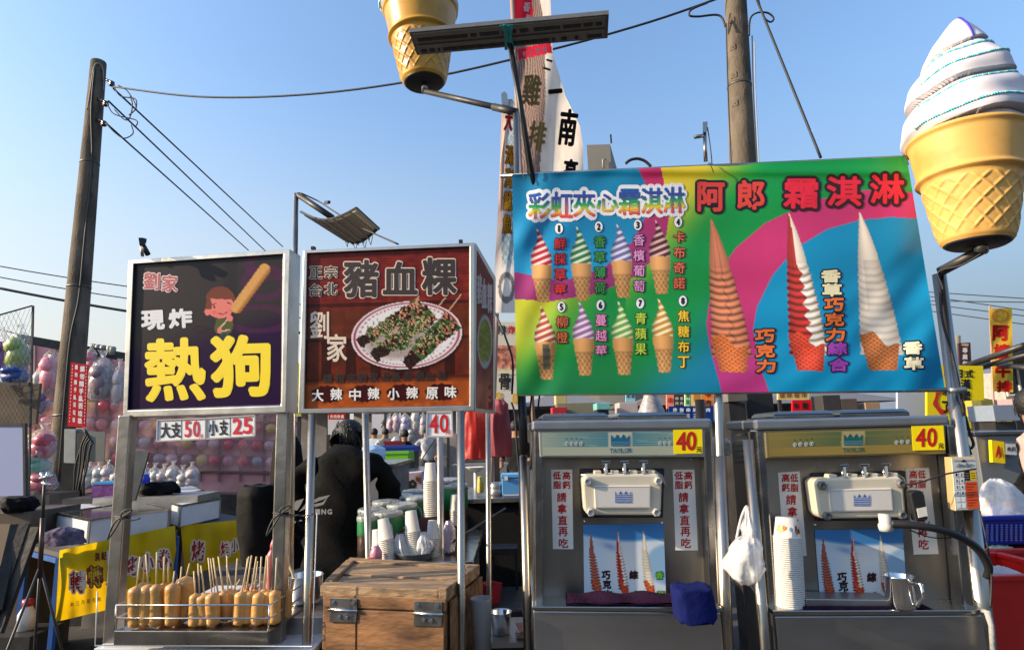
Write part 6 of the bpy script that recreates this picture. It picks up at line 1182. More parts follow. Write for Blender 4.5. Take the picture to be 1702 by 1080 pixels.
bag('black_bag', 'long black bag lying on the counter behind the grey freezer', [(800, 250, 285), (806, 232, 292), (813, 228, 296), (820, 234, 292)], TARP, 5.5, depth=.12, crumple=.25, seed=9)
mb = MB(); p = at(262, 820, 5.5); mb.box((p[0], p[1] + .02, p[2] / 2 - .004), (.9, .4, p[2] - .01)); tag(mb.build('counter', STEELD, None), 'grey counter behind the grey display freezer', 'counter')
# ------------------------------------------------------------ middle: tubs, cup stacks, counters, cool box
def cabinet(name, label, x0, x1, ytop, Y, depth, m_, cat='counter', top=True, group=None):
    c_ = thing(name, label, cat, group); a, b = at(x0, ytop, Y), at(x1, ytop, Y); z = (a[2] + b[2]) / 2; mb = MB(); cx_ = (a[0] + b[0]) / 2; w_ = abs(b[0] - a[0])
    mb.box((cx_, Y + depth / 2, (z - .03) / 2), (w_, depth, z - .03)); mb.build('cabinet_body', m_, c_, bevel=.006)
    if top: mb = MB(); mb.box((cx_, Y + depth / 2, z - .014), (w_ + .05, depth + .05, .028)); mb.build('counter_top', TRIM, c_, bevel=.004)
    return c_, z
tc_, TZ2 = cabinet('tub_counter', 'steel counter holding the green tubs and paper cups behind the wooden chest', 588, 778, 932, 2.62, .75, STEELD)
GRN = mat('green_label', (.012, .17, .055), .4, var=.05); LID = mat('clear_lid', (.40, .42, .42), .15, bump=.9, bscale=45, coat=.5, alpha=.75); BRW = mat('brown_jar', (.06, .032, .02), .3)
def tub(x, y, w_, label, Y, first=[None]):
    p = at(x, y, Y); r = w_ / 2000 * Y; h = p[2] - TZ2
    t_ = thing('green_tub', label, 'tub', 'green ice cream tubs'); b = np.array([p[0], p[1], TZ2])
    MB().lathe(b, [(0, 0), (r * .95, 0), (r * .96, h * .5)], 28).build('jar', BRW, t_, True); MB().lathe(b, [(r * .965, h * .5), (r * .99, h * .505), (r * 1.0, h - .02), (r * .97, h - .012)], 28).build('label_band', GRN, t_, True)
    MB().lathe(b, [(r * .97, h - .018), (r * 1.06, h - .016), (r * 1.07, h - .002), (r * .98, h + .006), (r * .9, h + .004), (r * .5, h + .012), (0, h + .013)], 28).build('clear_lid', LID, t_, True)
    cam_d = unit(np.array([-p[0] + .15, -p[1], 0])); mb = MB(); s_ = np.array([-cam_d[1], cam_d[0], 0])
    def arc(u, zz): a = u; return b + (cam_d * math.cos(a) + s_ * math.sin(a)) * (r * 1.012) + np.array([0, 0, zz])
    for (prof, col) in (([(0, h - .035), (.2, h - .045), (.3, h - .07), (.34, h - .10), (-.34, h - .10), (-.3, h - .07), (-.2, h - .045)], C(176, 180, 184)), ([(-.30, h - .102), (.30, h - .102), (.2, .02), (-.2, .02)], C(112, 66, 34))): mb.poly([arc(u, max(zz, .004)) for u, zz in prof], col)
    mb.build('cone_picture', PRINT, t_); return t_
for (x, y, w_, lab, Y) in ((745, 797, 46, 'green tub at the far back right, behind the steel post', 3.35), (757, 806, 40, 'green tub at the back right, half behind the right post', 3.28), (690, 816, 40, 'green tub behind the tall cup stack, furthest back of the left row', 3.32), (672, 824, 42, 'green tub, second from the back of the left row', 3.2), (694, 826, 42, 'green tub just left of the tall cup stack', 3.12), (642, 833, 44, 'green tub in the middle of the left row', 3.05), (668, 838, 46, 'green tub in the middle of the front row with a cone picture', 2.98), (618, 846, 42, 'green tub near the front left of the row', 2.92), (645, 851, 46, 'green tub in front of the left row with a clear picture', 2.86), (612, 858, 34, 'small green tub nearest the rear post at the left end', 2.82)):
    tub(x, y, w_, lab, Y)
for (b, t, r, n, lab, Y) in (((716, 858), (715, 771), .031, 19, 'paper cup in the tallest white stack in front of the green tubs', 2.95), ((689, 921), (683, 851), .031, 13, 'paper cup in the white stack standing in the grey bowl', 2.68), ((646, 930), (637, 864), .030, 12, 'paper cup in the slightly leaning stack left of the grey bowl', 2.66), ((630, 925), (627, 882), .027, 4, 'paper cup in the short stack at the left end of the counter', 2.7), ((719, 925), (719, 867), .026, 9, 'paper cup in the stack right of the grey bowl', 2.72), ((757, 872), (756, 824), .024, 9, 'paper cup in the stack behind the right front post', 2.95)):
    cup_stack(at(*b, Y), at(*t, Y), r, .082 if r > .028 else .07, n, lab, lab.replace('paper cup in', 'cups of'), True)
mb = MB(); b = at(716, 858, 2.95); h = b[2] - TZ2; mb.box((b[0], b[1], TZ2 + h / 2 - .001), (.09, .09, h - .003)); tag(mb.build('dark_box', mat('maroon_box', (.05, .006, .015), .5), None), 'dark maroon box under the tallest cup stack', 'box')
bo = MB(); q = at(690, 931, 2.66); bo.lathe(q, [(0, 0), (.06, 0), (.082, .036), (.085, .038), (.078, .034), (.058, .004), (0, .003)], 28); tag(bo.build('grey_bowl', mat('grey_bowl', (.22, .25, .28), .35), None, True), 'shallow grey bowl holding cups and plastic bags on the tub counter', 'bowl')
LBAG = mat('bluish_plastic_bag', (.60, .63, .68), .3, bump=.5, bscale=30, trans=.3)
bag('plastic_bag', 'bluish white plastic bag bunched left in the grey bowl', [(888, 660, 672), (896, 656, 676), (908, 654, 680), (922, 662, 684)], LBAG, 2.67, depth=.04, crumple=.25, seed=21)
bag('plastic_bag', 'bluish white plastic bag bunched right in the grey bowl', [(884, 698, 706), (896, 694, 716), (908, 694, 720), (922, 694, 712)], LBAG, 2.67, depth=.04, crumple=.25, seed=22)
bag('plastic_bag', 'pale lilac plastic bag hanging beside the steel post', [(866, 742, 750), (880, 738, 756), (900, 737, 757), (916, 738, 754)], mat('lilac_bag', (.50, .38, .48), .3, bump=.5, bscale=30, trans=.3), 2.75, depth=.05, crumple=.25, seed=23)
sb2 = thing('soap_bottle', 'clear pink bottle with a red cap at the left end of the tub counter', 'bottle'); p = at(625, 930, 2.6); MB().lathe((p[0], p[1], TZ2), [(0, 0), (.024, 0), (.025, .04), (.016, .06), (.012, .065)], 16).build('bottle_body', mat('pink_bottle', (.55, .22, .32), .3), sb2, True); MB().lathe((p[0] - .02, p[1] - .03, TZ2 + .001), [(0, 0), (.013, 0), (.013, .025), (0, .026)], 14).build('cap', mat('red_cap', (.5, .02, .03), .4), sb2, True)
# grey cabinet with a pale blue cushion
gc, gz = cabinet('cabinet', 'grey steel cabinet behind the black clothes with doors and a pale blue bag on top', 575, 652, 771, 5.0, .8, mat('grey_cabinet', (.16, .155, .15), .5, .3, var=.15, vscale=5), 'cabinet')
GP = Plane(np.array([0, 4.998, 0]), (0, -1, 0)); GPL = mat('grey_door', (.185, .18, .175), .5, .3, var=.12)
for q in ([(582, 786), (611, 784), (611, 836), (583, 838)], [(615, 783), (648, 781), (648, 826), (615, 832)]): mb = MB(); mb.slab(GP, q, .006, .006); mb.build('cabinet_door', GPL, gc, bevel=.002)
bag('pale_bag', 'puffy pale blue bag lying on the grey cabinet', [(740, 596, 628), (746, 588, 638), (755, 586, 641), (764, 590, 640), (770, 598, 634)], mat('pale_blue_bag', (.42, .56, .72), .5, bump=.3, bscale=12), 5.25, depth=.25, crumple=.08, seed=31)
fb, fz_ = cabinet('long_counter', 'long low stall counter in the background below the hanging toys', 655, 705, 782, 6.4, .8, DARK)
for (x, y, w_, h_, col, lab, Y) in ((663, 759, 40, 16, (.16, .48, .02), 'lime green plastic crate on the background counter', 7.0), (668, 746, 52, 9, (.01, .04, .32), 'long blue plastic tray behind the lime green crate', 7.4), (657, 738, 24, 8, (.50, .03, .02), 'red tray of white bags behind the blue tray', 7.8)):
    t_ = thing('crate', lab, 'crate'); p = at(x, y, Y); k = Y / 1000; mb = MB(); W2, H2 = w_ * k, h_ * k
    for (dx, dy, sx, sy) in ((0, -.2, W2, .02), (0, .2, W2, .02), (-W2 / 2 + .01, 0, .02, .38), (W2 / 2 - .01, 0, .02, .38)): mb.box((p[0] + dx, p[1] + dy, p[2]), (sx, sy, H2))
    mb.box((p[0], p[1], p[2] - H2 / 2 + .012), (W2 - .05, .37, .02)); mb.build('crate_walls', mat('crate_plastic', col, .4), t_); mb = MB(); mb.box((p[0], p[1] - .2, p[2] + H2 / 2), (W2 + .02, .04, .03)); mb.build('crate_rim', mat('crate_plastic', col, .4), t_)
    st_ = MB(); st_.box((p[0], p[1], (p[2] - H2 / 2) / 2 - .002), (W2 * .9, .4, p[2] - H2 / 2 - .006)); tag(st_.build('trestle', DARK, None), 'dark trestle under the ' + lab.split(' behind')[0].split(' on')[0], 'trestle')
bag('plastic_bag', 'heap of white plastic bags in the red tray', [(726, 655, 660), (731, 651, 664), (737, 648, 668)], BAGM, 7.8, depth=.1, crumple=.2, seed=33)
pbx = thing('printed_box', 'printed carton with a dark dog picture on the background counter', 'carton'); XP = vplane(670, 5.9, 700, 5.9); mb = MB(); mb.slab(XP, [(669, 787), (700, 784), (702, 818), (669, 820)], 0, .2, C(196, 184, 196)); mb.build('carton', PAPER, pbx)
mb = MB()
for pts, col in (([(676, 812), (679, 800), (686, 796), (692, 802), (690, 812), (686, 818), (678, 818)], (38, 34, 34)), ([(690, 790), (699, 786), (700, 802), (694, 804)], (190, 130, 100)), ([(683, 803), (687, 801), (689, 805), (685, 807)], (120, 110, 104))): mb.poly(XP.hit(*np.array(pts, float).T, .002 + .001 * (col[0] > 100)), C(*col))
mb.build('dog_picture', PRINT, pbx); mb = MB(); p = at(686, 820, 6.0); mb.box((p[0], p[1], p[2] / 2 - .002), (.25, .25, p[2] - .006)); mb.build('carton_stand', DARK, pbx)
# right: stainless table with bags, pots and the blue cool box
rt, rz_ = cabinet('steel_table', 'stainless table with a dark skirt behind the far right stall post', 772, 868, 827, 3.6, .7, mat('dark_skirt', (.012, .012, .013), .8, bump=.4), 'table')
cbx = thing('cool_box', 'small blue cool box with a white latch on the stainless table', 'cool box'); p = at(850, 808, 3.7); MB().box((p[0], p[1] + .08, rz_ + .05), (.115, .15, .10)).build('box_body', mat('cool_box_blue', (.08, .28, .58), .4), cbx, bevel=.006); MB().box((p[0], p[1] + .08, rz_ + .112), (.122, .158, .022)).build('lid', mat('cool_box_lid', (.10, .33, .62), .4), cbx, bevel=.004); MB().box((p[0] - .03, p[1] - .001, rz_ + .10), (.02, .012, .022)).build('latch', WHITE, cbx)
bag('yellow_bag', 'small yellow bag with a loop handle on the stainless table', [(792, 794, 800), (800, 793, 804), (812, 793, 805), (818, 794, 804)], mat('yellow_bag', (.55, .42, .06), .6, bump=.3), 3.62, depth=.03, crumple=.08, seed=41)
mb = MB(); p = at(824, 816, 3.7); mb.lathe((p[0], p[1] + .05, rz_ + .0005), [(0, 0), (.045, 0), (.048, .03), (.044, .032), (.044, .04), (.046, .07), (.03, .075), (0, .076)], 20); tag(mb.build('steel_pot', STEELD, None, True), 'stacked steel pots on the stainless table beside the yellow bag', 'pots')
mb = MB(); p = at(790, 776, 4.4); mb.lathe((p[0], p[1], p[2] - .03), [(0, 0), (.03, 0), (.07, .03), (.072, .032), (.066, .03), (.0, .008)], 24); mb.lathe((p[0], p[1], p[2] - .033), [(0, -.9), (.012, -.9), (.012, .003), (0, .003)], 8); tag(mb.build('pedestal_bowl', WHITE, None, True), 'white shallow bowl on a thin stand beyond the stainless table', 'bowl')
bl_ = MB(); p = at(856, 806, 3.62); bl_.box((p[0] + .0, p[1] + .01, rz_ + .006), (.14, .09, .011), col=C(180, 180, 176)); tag(bl_.build('paper_pad', PAPER, None), 'pale paper pad before the blue cool box', 'papers')
MB().bar(at(788, 763, 3.2), at(789, 860, 3.2), .02, .02)
so_ = thing('stool', 'black stool frame under the stainless table at the left freezer', 'stool'); p = at(838, 940, 3.2); MB().box((p[0], p[1], p[2] + .08), (.14, .14, .03)).build('seat', BLACK, so_)
for (dx, dy) in ((-.06, -.06), (.06, -.06), (-.06, .06), (.06, .06)): MB().bar((p[0] + dx, p[1] + dy, p[2] + .066), (p[0] + dx * 1.2, p[1] + dy * 1.2, 0), .014).build('leg', BLACK, so_)
# people far behind
def far(x, y, Y, label, torso, legs=(.03, .03, .04), hair=(.006, .005, .005), lean=0, rz=0, sc=.97, wide=1):
    J, R = standing(lean, wide=wide); p = at(x, y, Y); return person('person', label, (p[0], Y, 0), J, R, dict(torso=torso, sleeve=torso, arm=SKIN, legs=legs, skin=SKIN, shoe=(.02, .02, .02)), hair, 'people in the background', scale=sc, rz=rz)
f1 = far(711, 740, 13.5, 'person in a white T-shirt with a black strap bending in the background', (.55, .54, .54), lean=.10, rz=.3, wide=1.15)
mb = MB(); p = at(711, 740, 13.3); mb.bar((p[0] + .16, 13.28, 1.38), (p[0] - .12, 13.28, .98), .03, .02); mb.build('strap', BLACK, f1)
far(684, 742, 12.5, 'dark-haired person in black leaning over the blue tray in the background', (.012, .012, .014), lean=.18, rz=1.2, sc=.93)
far(640, 742, 15.0, 'person in a cream shirt among stalls in the background', (.50, .44, .36), rz=.5); far(622, 742, 15.6, 'person in a pale blue shirt left of the cream shirt', (.30, .36, .44), rz=-.4)
far(569, 742, 14.0, 'person in a grey shirt standing furthest left in the background', (.28, .28, .30), rz=.2); far(858, 742, 9.5, 'person in black behind the banner left post', (.01, .01, .012), rz=2.6)
# hanging plush and signs of the stalls behind
for i, (x, y, w_, h_, col, lab) in enumerate(((658, 702, 13, 30, (.52, .36, .38), 'pink'), (673, 704, 16, 30, (.40, .38, .50), 'lilac'), (690, 700, 14, 34, (.55, .50, .46), 'cream'), (703, 706, 14, 34, (.50, .44, .42), 'beige'), (648, 706, 10, 26, (.50, .30, .34), 'rose'), (681, 722, 14, 22, (.55, .52, .50), 'white'))): plush(x, y, w_, h_, 15.0, col, '%s bagged plush toy hanging in the stall far behind the white price card' % lab, 'bagged toys hanging far behind', seed=60 + i)
def board(name, label, q, Y, col, texts=(), cat='sign', group=None, thick=.03, legs=True, kind=PAPER):
    P = vplane(q[0][0], Y, q[1][0], Y); b_ = thing(name, label, cat, group); mb = MB(); mb.slab(P, q, 0, thick, C(*col)); mb.build('panel', kind, b_)
    if texts:
        mb = MB()
        for (s, x, y, w_, h_, pit, vert, c_, bo) in texts: word(mb, P, s, x, y, w_, h_, pit, C(*c_), bo, vertical=vert, off=.004, n=5)
        mb.build('lettering', PRINT, b_)
    if legs:
        for i, j in ((3, .1), (2, -.1)): p = P.hit(q[i][0] + (2 if i == 3 else -2), q[i][1] - 1, -.05); MB().bar(p, np.array([p[0], p[1], 0]), .04).build('leg', DARK, b_)
    return b_, P
board('white_sign', 'white stall sign with a dark mark, left of two far behind the skewer stall', [(545, 690), (574, 690), (574, 722), (545, 722)], 16, (214, 212, 210), [('小', 562, 706, 8, 14, 0, 0, (60, 60, 60), .4)])
board('white_sign', 'white stall sign with a dark mark, right of two far behind the skewer stall', [(618, 688), (646, 688), (646, 722), (618, 722)], 16, (214, 212, 212), [('大', 637, 704, 8, 14, 0, 0, (60, 60, 60), .4)])
board('red_sign', 'small red sign with pale lettering above the far white signs', [(546, 687), (574, 687), (574, 697), (546, 697)], 15.6, (190, 20, 34), [('夯肉串燒', 551, 692, 5, 6, 6, 0, (240, 220, 200), .2)], legs=False)
board('yellow_sign', 'pale yellow-green stall sign seen between the two light boxes', [(478, 600), (500, 604), (500, 692), (478, 692)], 8, (196, 186, 84), [('香', 490, 662, 9, 12, 0, 0, (90, 70, 40), .5), ('魚', 491, 680, 9, 12, 0, 0, (90, 70, 40), .5)])
SG = mat('stall_grey', (.18, .175, .17), .7, var=.3, vscale=1.5)
def booth(label, x0, x1, ytop, Y, h_roof, col, back):
    b_ = thing('market_booth', label, 'market stall', 'market booths in the background'); a, c = at(x0, 716, Y)[0], at(x1, 716, Y)[0]; zt = at((x0 + x1) / 2, ytop, Y)[2]
    mb = MB(); mb.box(((a + c) / 2, Y + 2.2, zt / 2), (c - a, .06, zt)); mb.build('back_wall', mat('booth_wall', tuple(min(.6, q * 1.7) for q in back), .8, var=.3, vscale=2), b_)
    mb = MB(); v = [(a - .2, Y - .1, zt), (c + .2, Y - .1, zt), (c + .2, Y + 2.4, zt), (a - .2, Y + 2.4, zt), ((a + c) / 2, Y + 1.1, zt + h_roof)]; mb.add(v, [(0, 1, 4), (1, 2, 4), (2, 3, 4), (3, 0, 4), (3, 2, 1, 0)]); mb.build('canopy', mat('booth_canopy', tuple(min(.6, q * 1.6) for q in col), .7), b_)
    for px_ in (a, c): MB().bar((px_, Y, 0), (px_, Y, zt), .05).build('post', DARK, b_)
    MB().box(((a + c) / 2, Y + .3, .45), (c - a - .1, .6, .9)).build('counter', SG, b_)
for (l, x0, x1, yt, Y, hr, col, bk) in (('grey-roofed booth behind the sausage cart right post', 420, 545, 672, 17, .5, (.12, .12, .14), (.16, .15, .15)), ('booth with a pale back wall behind the skewer stall', 555, 640, 682, 18, .5, (.20, .20, .2), (.30, .29, .28)), ('booth with hanging toys behind the white price card', 640, 745, 674, 16, .5, (.18, .10, .10), (.20, .18, .18)), ('dark booth behind the red and pink bags', 745, 860, 676, 12, .5, (.05, .05, .06), (.06, .06, .065)), ('dim booth behind the left freezer', 872, 1010, 674, 13, .4, (.10, .10, .11), (.10, .10, .10)), ('dim booth behind the gap of the freezers', 1060, 1240, 672, 12, .4, (.09, .07, .06), (.08, .075, .07)), ('dim booth behind the right freezer', 1270, 1500, 668, 12, .4, (.08, .08, .09), (.10, .095, .09)), ('dark booth behind the red bins', 1600, 1800, 690, 11, .4, (.07, .055, .05), (.07, .07, .07)), ('dim booth behind the net cage', -140, 40, 610, 12, .5, (.10, .08, .08), (.12, .10, .10))): booth(l, x0, x1, yt, Y, hr, col, bk)
# clutter seen over the left freezer
for (nm, q, Y, col, tx, lab) in (('flag_sign', [(1108, 652), (1120, 652), (1120, 679), (1108, 679)], 8, (240, 140, 110), [('串', 1114, 665, 8, 10, 0, 0, (200, 60, 50), .4)], 'coral pink strip sign above the left freezer'), ('menu_sign', [(1120.5, 656), (1138, 656), (1138, 676), (1120.5, 676)], 8.1, (52, 44, 50), [('串燒', 1125, 662, 6, 6, 8, 0, (190, 180, 180), .3), ('烤肉', 1125, 670, 6, 6, 8, 0, (190, 180, 180), .3)], 'dark menu sign above the left freezer'),
     ('flag_sign', [(1138.5, 650), (1147, 650), (1147, 678), (1138.5, 678)], 8, (190, 220, 170), [('青菜', 1143, 657, 6, 8, 11, 1, (30, 140, 50), .4)], 'green and white strip sign above the left freezer'), ('flag_sign', [(1149, 650), (1167, 650), (1167, 680), (1149, 680)], 8, (244, 206, 130), [('雞', 1158, 660, 12, 14, 0, 0, (220, 140, 40), .4)], 'pale yellow strip sign left of the orange one'),
     ('flag_sign', [(1167.5, 648), (1187, 648), (1187, 680), (1167.5, 680)], 8, (246, 130, 52), [('牛肉', 1177, 656, 10, 10, 13, 1, (60, 40, 30), .4)], 'orange strip sign with dark characters left of the middle post'), ('flag_sign', [(1199, 648), (1217, 648), (1217, 680), (1199, 680)], 8, (246, 190, 110), [('薯', 1209, 666, 11, 13, 0, 0, (236, 150, 30), .5)], 'peach strip sign right of the middle post'),
     ('blue_sign', [(1112, 675), (1188, 674), (1188, 700), (1112, 700)], 7.6, (18, 52, 120), [('炸物串燒烤肉', 1122, 681, 7, 7, 11, 0, (220, 224, 236), .4), ('五十元三十', 1122, 691, 6, 7, 11, 0, (210, 214, 226), .3)], 'dark blue menu sign with white characters behind the left freezer'), ('white_sign', [(1199, 681), (1226, 680), (1226, 701), (1199, 702)], 7.7, (206, 202, 198), [('彩虹', 1218, 687, 6, 7, 0, 0, (60, 56, 54), .3), ('米', 1207, 690, 8, 8, 0, 0, (40, 38, 38), 1.2)], 'white sign with a black flower emblem between the freezers'),
     ('red_sign', [(1317, 665), (1365, 664), (1365, 684), (1317, 684)], 7.5, (206, 20, 36), [('炭烤', 1338, 674, 11, 12, 17, 0, (16, 10, 12), 1.2), ('香', 1323, 674, 8, 9, 0, 0, (60, 10, 14), .6)], 'red sign with black characters behind the right freezer'), ('yellow_sign', [(1293, 648), (1345, 648), (1345, 664), (1293, 664)], 7.8, (222, 196, 120), [('鹽酥雞排', 1300, 656, 9, 10, 12, 0, (150, 90, 30), .4)], 'pale yellow sign above the red sign'),
     ('blank_board', [(1492, 648), (1541, 648), (1541, 692), (1492, 692)], 6.5, (168, 176, 192), [], 'blank pale panel behind the right freezer near the yellow sign'), ('white_sign', [(1040, 650), (1056, 650), (1056, 668), (1040, 668)], 8, (150, 196, 206), [('冰茶', 1044, 658, 6, 7, 8, 0, (30, 90, 120), .3)], 'small pale blue sign above the left freezer lid')):
    board(nm, lab, q, Y, tuple(min(255, c * 1.06) for c in col), tx, group='stall signs behind the freezers')
def small_box(name, label, x0, y0, x1, y1, Y, col, cat='box', depth=.2, m_=None):
    a, b = at(x0, y1, Y), at(x1, y0, Y); mb = MB(); mb.box(((a[0] + b[0]) / 2, Y + depth / 2, (a[2] + b[2]) / 2), (abs(b[0] - a[0]), depth, abs(b[2] - a[2])), col=col); o = mb.build(name, m_ or FLAT, None, bevel=.004)
    st_ = MB(); z = min(a[2], b[2]); st_.box(((a[0] + b[0]) / 2, Y + depth / 2, z / 2 - .002), (abs(b[0] - a[0]) * .8, depth * .8, z - .006)); s2_ = st_.build('pedestal', DARK, o); s2_.location = Vector(s2_.location); 
    V = s2_.data; V.transform(Matrix.Translation(Vector(((a[0] + b[0]) / 2, Y + depth / 2, 0)) - o.location)) if False else None
    s2_.location = -o.location
    return tag(o, label, cat)
small_box('appliance', 'khaki appliance behind the left freezer lid', 926, 668, 998, 690, 4.6, (.20, .19, .13), 'appliance'); small_box('red_box', 'small red box at the left behind the left freezer', 918, 676, 942, 690, 4.4, (.40, .02, .03)); small_box('yellow_box', 'small cream carton above the red box', 924, 655, 942, 672, 4.9, (.50, .42, .18))
small_box('teal_cap', 'teal plastic tub on the khaki appliance', 992, 669, 1014, 681, 4.3, (.16, .42, .42), 'tub'); small_box('pale_carton', 'pale pink carton behind the left freezer lids', 1030, 668, 1060, 690, 4.4, (.46, .38, .36)); small_box('control_unit', 'scuffed grey metal unit between the freezers', 1210, 650, 1242, 668, 3.4, (.15, .14, .12), 'unit'); small_box('dark_unit', 'black boxy unit with cables beside the grey metal unit', 1243, 652, 1284, 696, 3.6, (.015, .015, .015), 'unit'); small_box('dark_unit', 'dark unit behind the right freezer lids', 1370, 656, 1396, 686, 5, (.04, .035, .03), 'unit'); small_box('dark_unit', 'brown unit beside the dark one behind the right freezer', 1400, 662, 1424, 686, 5, (.10, .07, .05), 'unit'); small_box('wood_crate', 'small pale wooden crate behind the right freezer', 1440, 668, 1462, 688, 5, (.34, .22, .12), 'crate')
jr = MB(); p = at(1083, 690, 4.2); jr.lathe(p - np.array([0, 0, .05]), [(0, 0), (.09, 0), (.09, .08), (.05, .17), (.045, .19), (.05, .2), (0, .2)], 20); tag(jr.build('glass_jar', mat('frosted_jar', (.40, .36, .36), .2, var=.3, vscale=40, trans=.2), None, True), 'wide glass jar behind the left freezer lid', 'jar')
jb = MB(); jb.lathe((p[0], p[1], .0), [(0, 0), (.08, 0), (.08, p[2] - .052), (0, p[2] - .051)], 12); o = jb.build('jar_pedestal', DARK, None, True); tag(o, 'dark stand under the wide glass jar', 'stand')
rl = MB(); a, b = at(1162, 697, 2.9), at(1163, 664, 2.9); rl.tube([a - np.array([0, 0, .5]), b], [.021, .023], 14); tag(rl.build('wrapped_roll', mat('brown_wrap', (.10, .06, .035), .6, bump=.5, bscale=40), None, True), 'brown wrapped post end sticking up behind the left freezer', 'post')
for (x, lab) in ((884, 'black cable hanging left of the left freezer'), (897, 'second black cable hanging left of the left freezer')): wire('hanging_cable', [at(x, 655, 2.6), at(x - 3, 690, 2.6), at(x + 2, 730, 2.6), at(x - 2, 780, 2.6)], .004, lab)
wire('hanging_cable', [at(850, 668, 3.0), at(856, 690, 3.0), at(859, 740, 3.0), at(864, 800, 3.0), at(864, 860, 3.0)], .005, 'black cable hanging beside the pink fabric bag')
wire('plug_cord', [at(823, 520, 2.9), at(840, 560, 2.8), at(852, 600, 2.7), at(851, 655, 2.7)], .005, 'black cord running from the brown sign to the banner frame')
bag('plastic_bag', 'white bag hanging behind the middle post between the freezers', [(726, 1186, 1200), (735, 1184, 1212), (750, 1188, 1213), (756, 1190, 1210)], BAGM, 2.7, depth=.05, seed=51)
wire('cable_arc', [at(1040, 272, 2.3), at(1048, 266, 2.3), at(1060, 264, 2.3), at(1072, 268, 2.3), at(1082, 277, 2.3)], .006, 'black cable arching over the banner top edge')
# ------------------------------------------------------------ tall flags, food sign, roof building
FLAGM = mat('flag_cloth', None, .8); _t = FLAGM.node_tree; _tr = _t.nodes.new('ShaderNodeBsdfTranslucent'); _mx = _t.nodes.new('ShaderNodeMixShader'); _mx.inputs[0].default_value = .5
_at = [n for n in _t.nodes if n.type == 'ATTRIBUTE'][0]; _t.links.new(_at.outputs['Color'], _tr.inputs[0]); _t.links.new(_t.nodes['Principled BSDF'].outputs[0], _mx.inputs[1]); _t.links.new(_tr.outputs[0], _mx.inputs[2]); _t.links.new(_mx.outputs[0], _t.nodes['Material Output'].inputs[0])
def flag(name, label, q, Ya, Yb, paint, nx, ny, wave, texts, pole, cat='flag', edges=None):
    P = vplane(q[0][0], Ya, q[1][0] + .1, Yb, wave); f = thing(name, label, cat, 'tall market flags'); mb = MB(); 
    if edges:
        v = np.linspace(0, 1, ny)[:, None]; u = np.linspace(0, 1, nx)[None, :]; Y = q[0][1] + (q[2][1] - q[0][1]) * v + 0 * u; L_ = np.interp(Y, *edges[0]); R_ = np.interp(Y, *edges[1]); X = L_ + (R_ - L_) * u
        mb.sheet(P.hit(X, Y, 0), lin(np.clip(paint(X, Y), 0, 255)))
    else: picture(mb, P, q, nx, ny, paint)
    mb.build('flag_cloth', FLAGM, f, True)
    mb = MB()
    for (ch, x, y, w_, h_, col, bo, ol, oc, rot) in texts:
        if ol: glyph(mb, P, ch, x, y, w_ + 2 * ol, h_ + 2 * ol, C(*oc), bo + ol, .004, 10, rot)
        glyph(mb, P, ch, x, y, w_, h_, C(*col), bo, .0065, 8, rot)
    mb.build('lettering', FLAGM, f); pa, pb = at(*pole[0], Ya + .03), at(*pole[1], Ya + .03); pb = pb + (pb - pa) * (pb[2] / (pa[2] - pb[2])); MB().tube([pa, pb], .014, 8).build('pole', mat('flag_pole', (.35, .22, .16), .5), f, True); return f
def f1p(x, y):
    e = 905 + (y - 60) * .02 - 12 * smooth(y, 150, 290); c = np.zeros(x.shape + (3,)) + np.array((248, 236, 222.))
    c = c * (.94 + .1 * vnoise(x * 4, y, 20, 2))[..., None]
    gr = .5 + .5 * np.sin((x + 9 * vnoise(x, y, 22, 4) * np.sin(y * .04)) * 1.5 + 6 * vnoise(x, y, 14, 6)); wd = mixc(np.broadcast_to(np.array((172, 146, 134.)), c.shape), smooth(gr, .55, .9), (104, 82, 74))
    c = np.where(((x < e) & (y > 70))[..., None], wd, c); c = np.where(((x < 905 - (40 - y) * .2) & (y < 40))[..., None], np.where((x < 884 + y * .1)[..., None], np.array((206, 32, 54.)), wd), c)
    return np.where((inpoly(x, y, [(860, 82), (915, 70), (918, 88), (862, 100)]))[..., None], np.array((206, 40, 62.)), c)
fw = lambda x, y: .03 * np.sin(x * .08 + y * .012) + .03 * np.sin(y * .02)
flag('tall_flag', 'tall flag with wood grain print and big black characters behind the strip lamp', [(850, -40), (915, -40), (970, 300), (870, 300)], 3.6, 3.8, f1p, 60, 150, fw,
     [('雞', 884, 150, 30, 52, (186, 152, 96), .6, 1, (238, 214, 160), .12), ('排', 893, 226, 28, 48, (186, 152, 96), .6, 1, (238, 214, 160), .15), ('二', 911, 108, 13, 18, (44, 34, 34), .8, 0, 0, .3), ('一', 923, 152, 24, 8, (44, 34, 34), 1.6, 0, 0, -.1), ('南', 944, 212, 30, 62, (44, 34, 34), 1.6, 0, 0, .12), ('高', 948, 284, 24, 40, (44, 34, 34), 1.6, 0, 0, .1),
      ('香', 876, 12, 12, 16, (240, 220, 220), .4, 0, 0, .2), ('酥', 880, 32, 12, 14, (240, 220, 220), .4, 0, 0, .2), ('手', 872, 90, 7, 8, (240, 220, 220), .3, 0, 0, -.1), ('工', 882, 88, 7, 8, (240, 220, 220), .3, 0, 0, -.1), ('現', 893, 85, 8, 9, (240, 220, 220), .3, 0, 0, -.1), ('做', 905, 82, 8, 9, (240, 220, 220), .3, 0, 0, -.1)], ((849, -40), (866, 300)), edges=(([-40, 300], [851, 868]), ([-40, 0, 90, 160, 210, 240, 300], [914, 915, 919, 940, 964, 969, 970])))
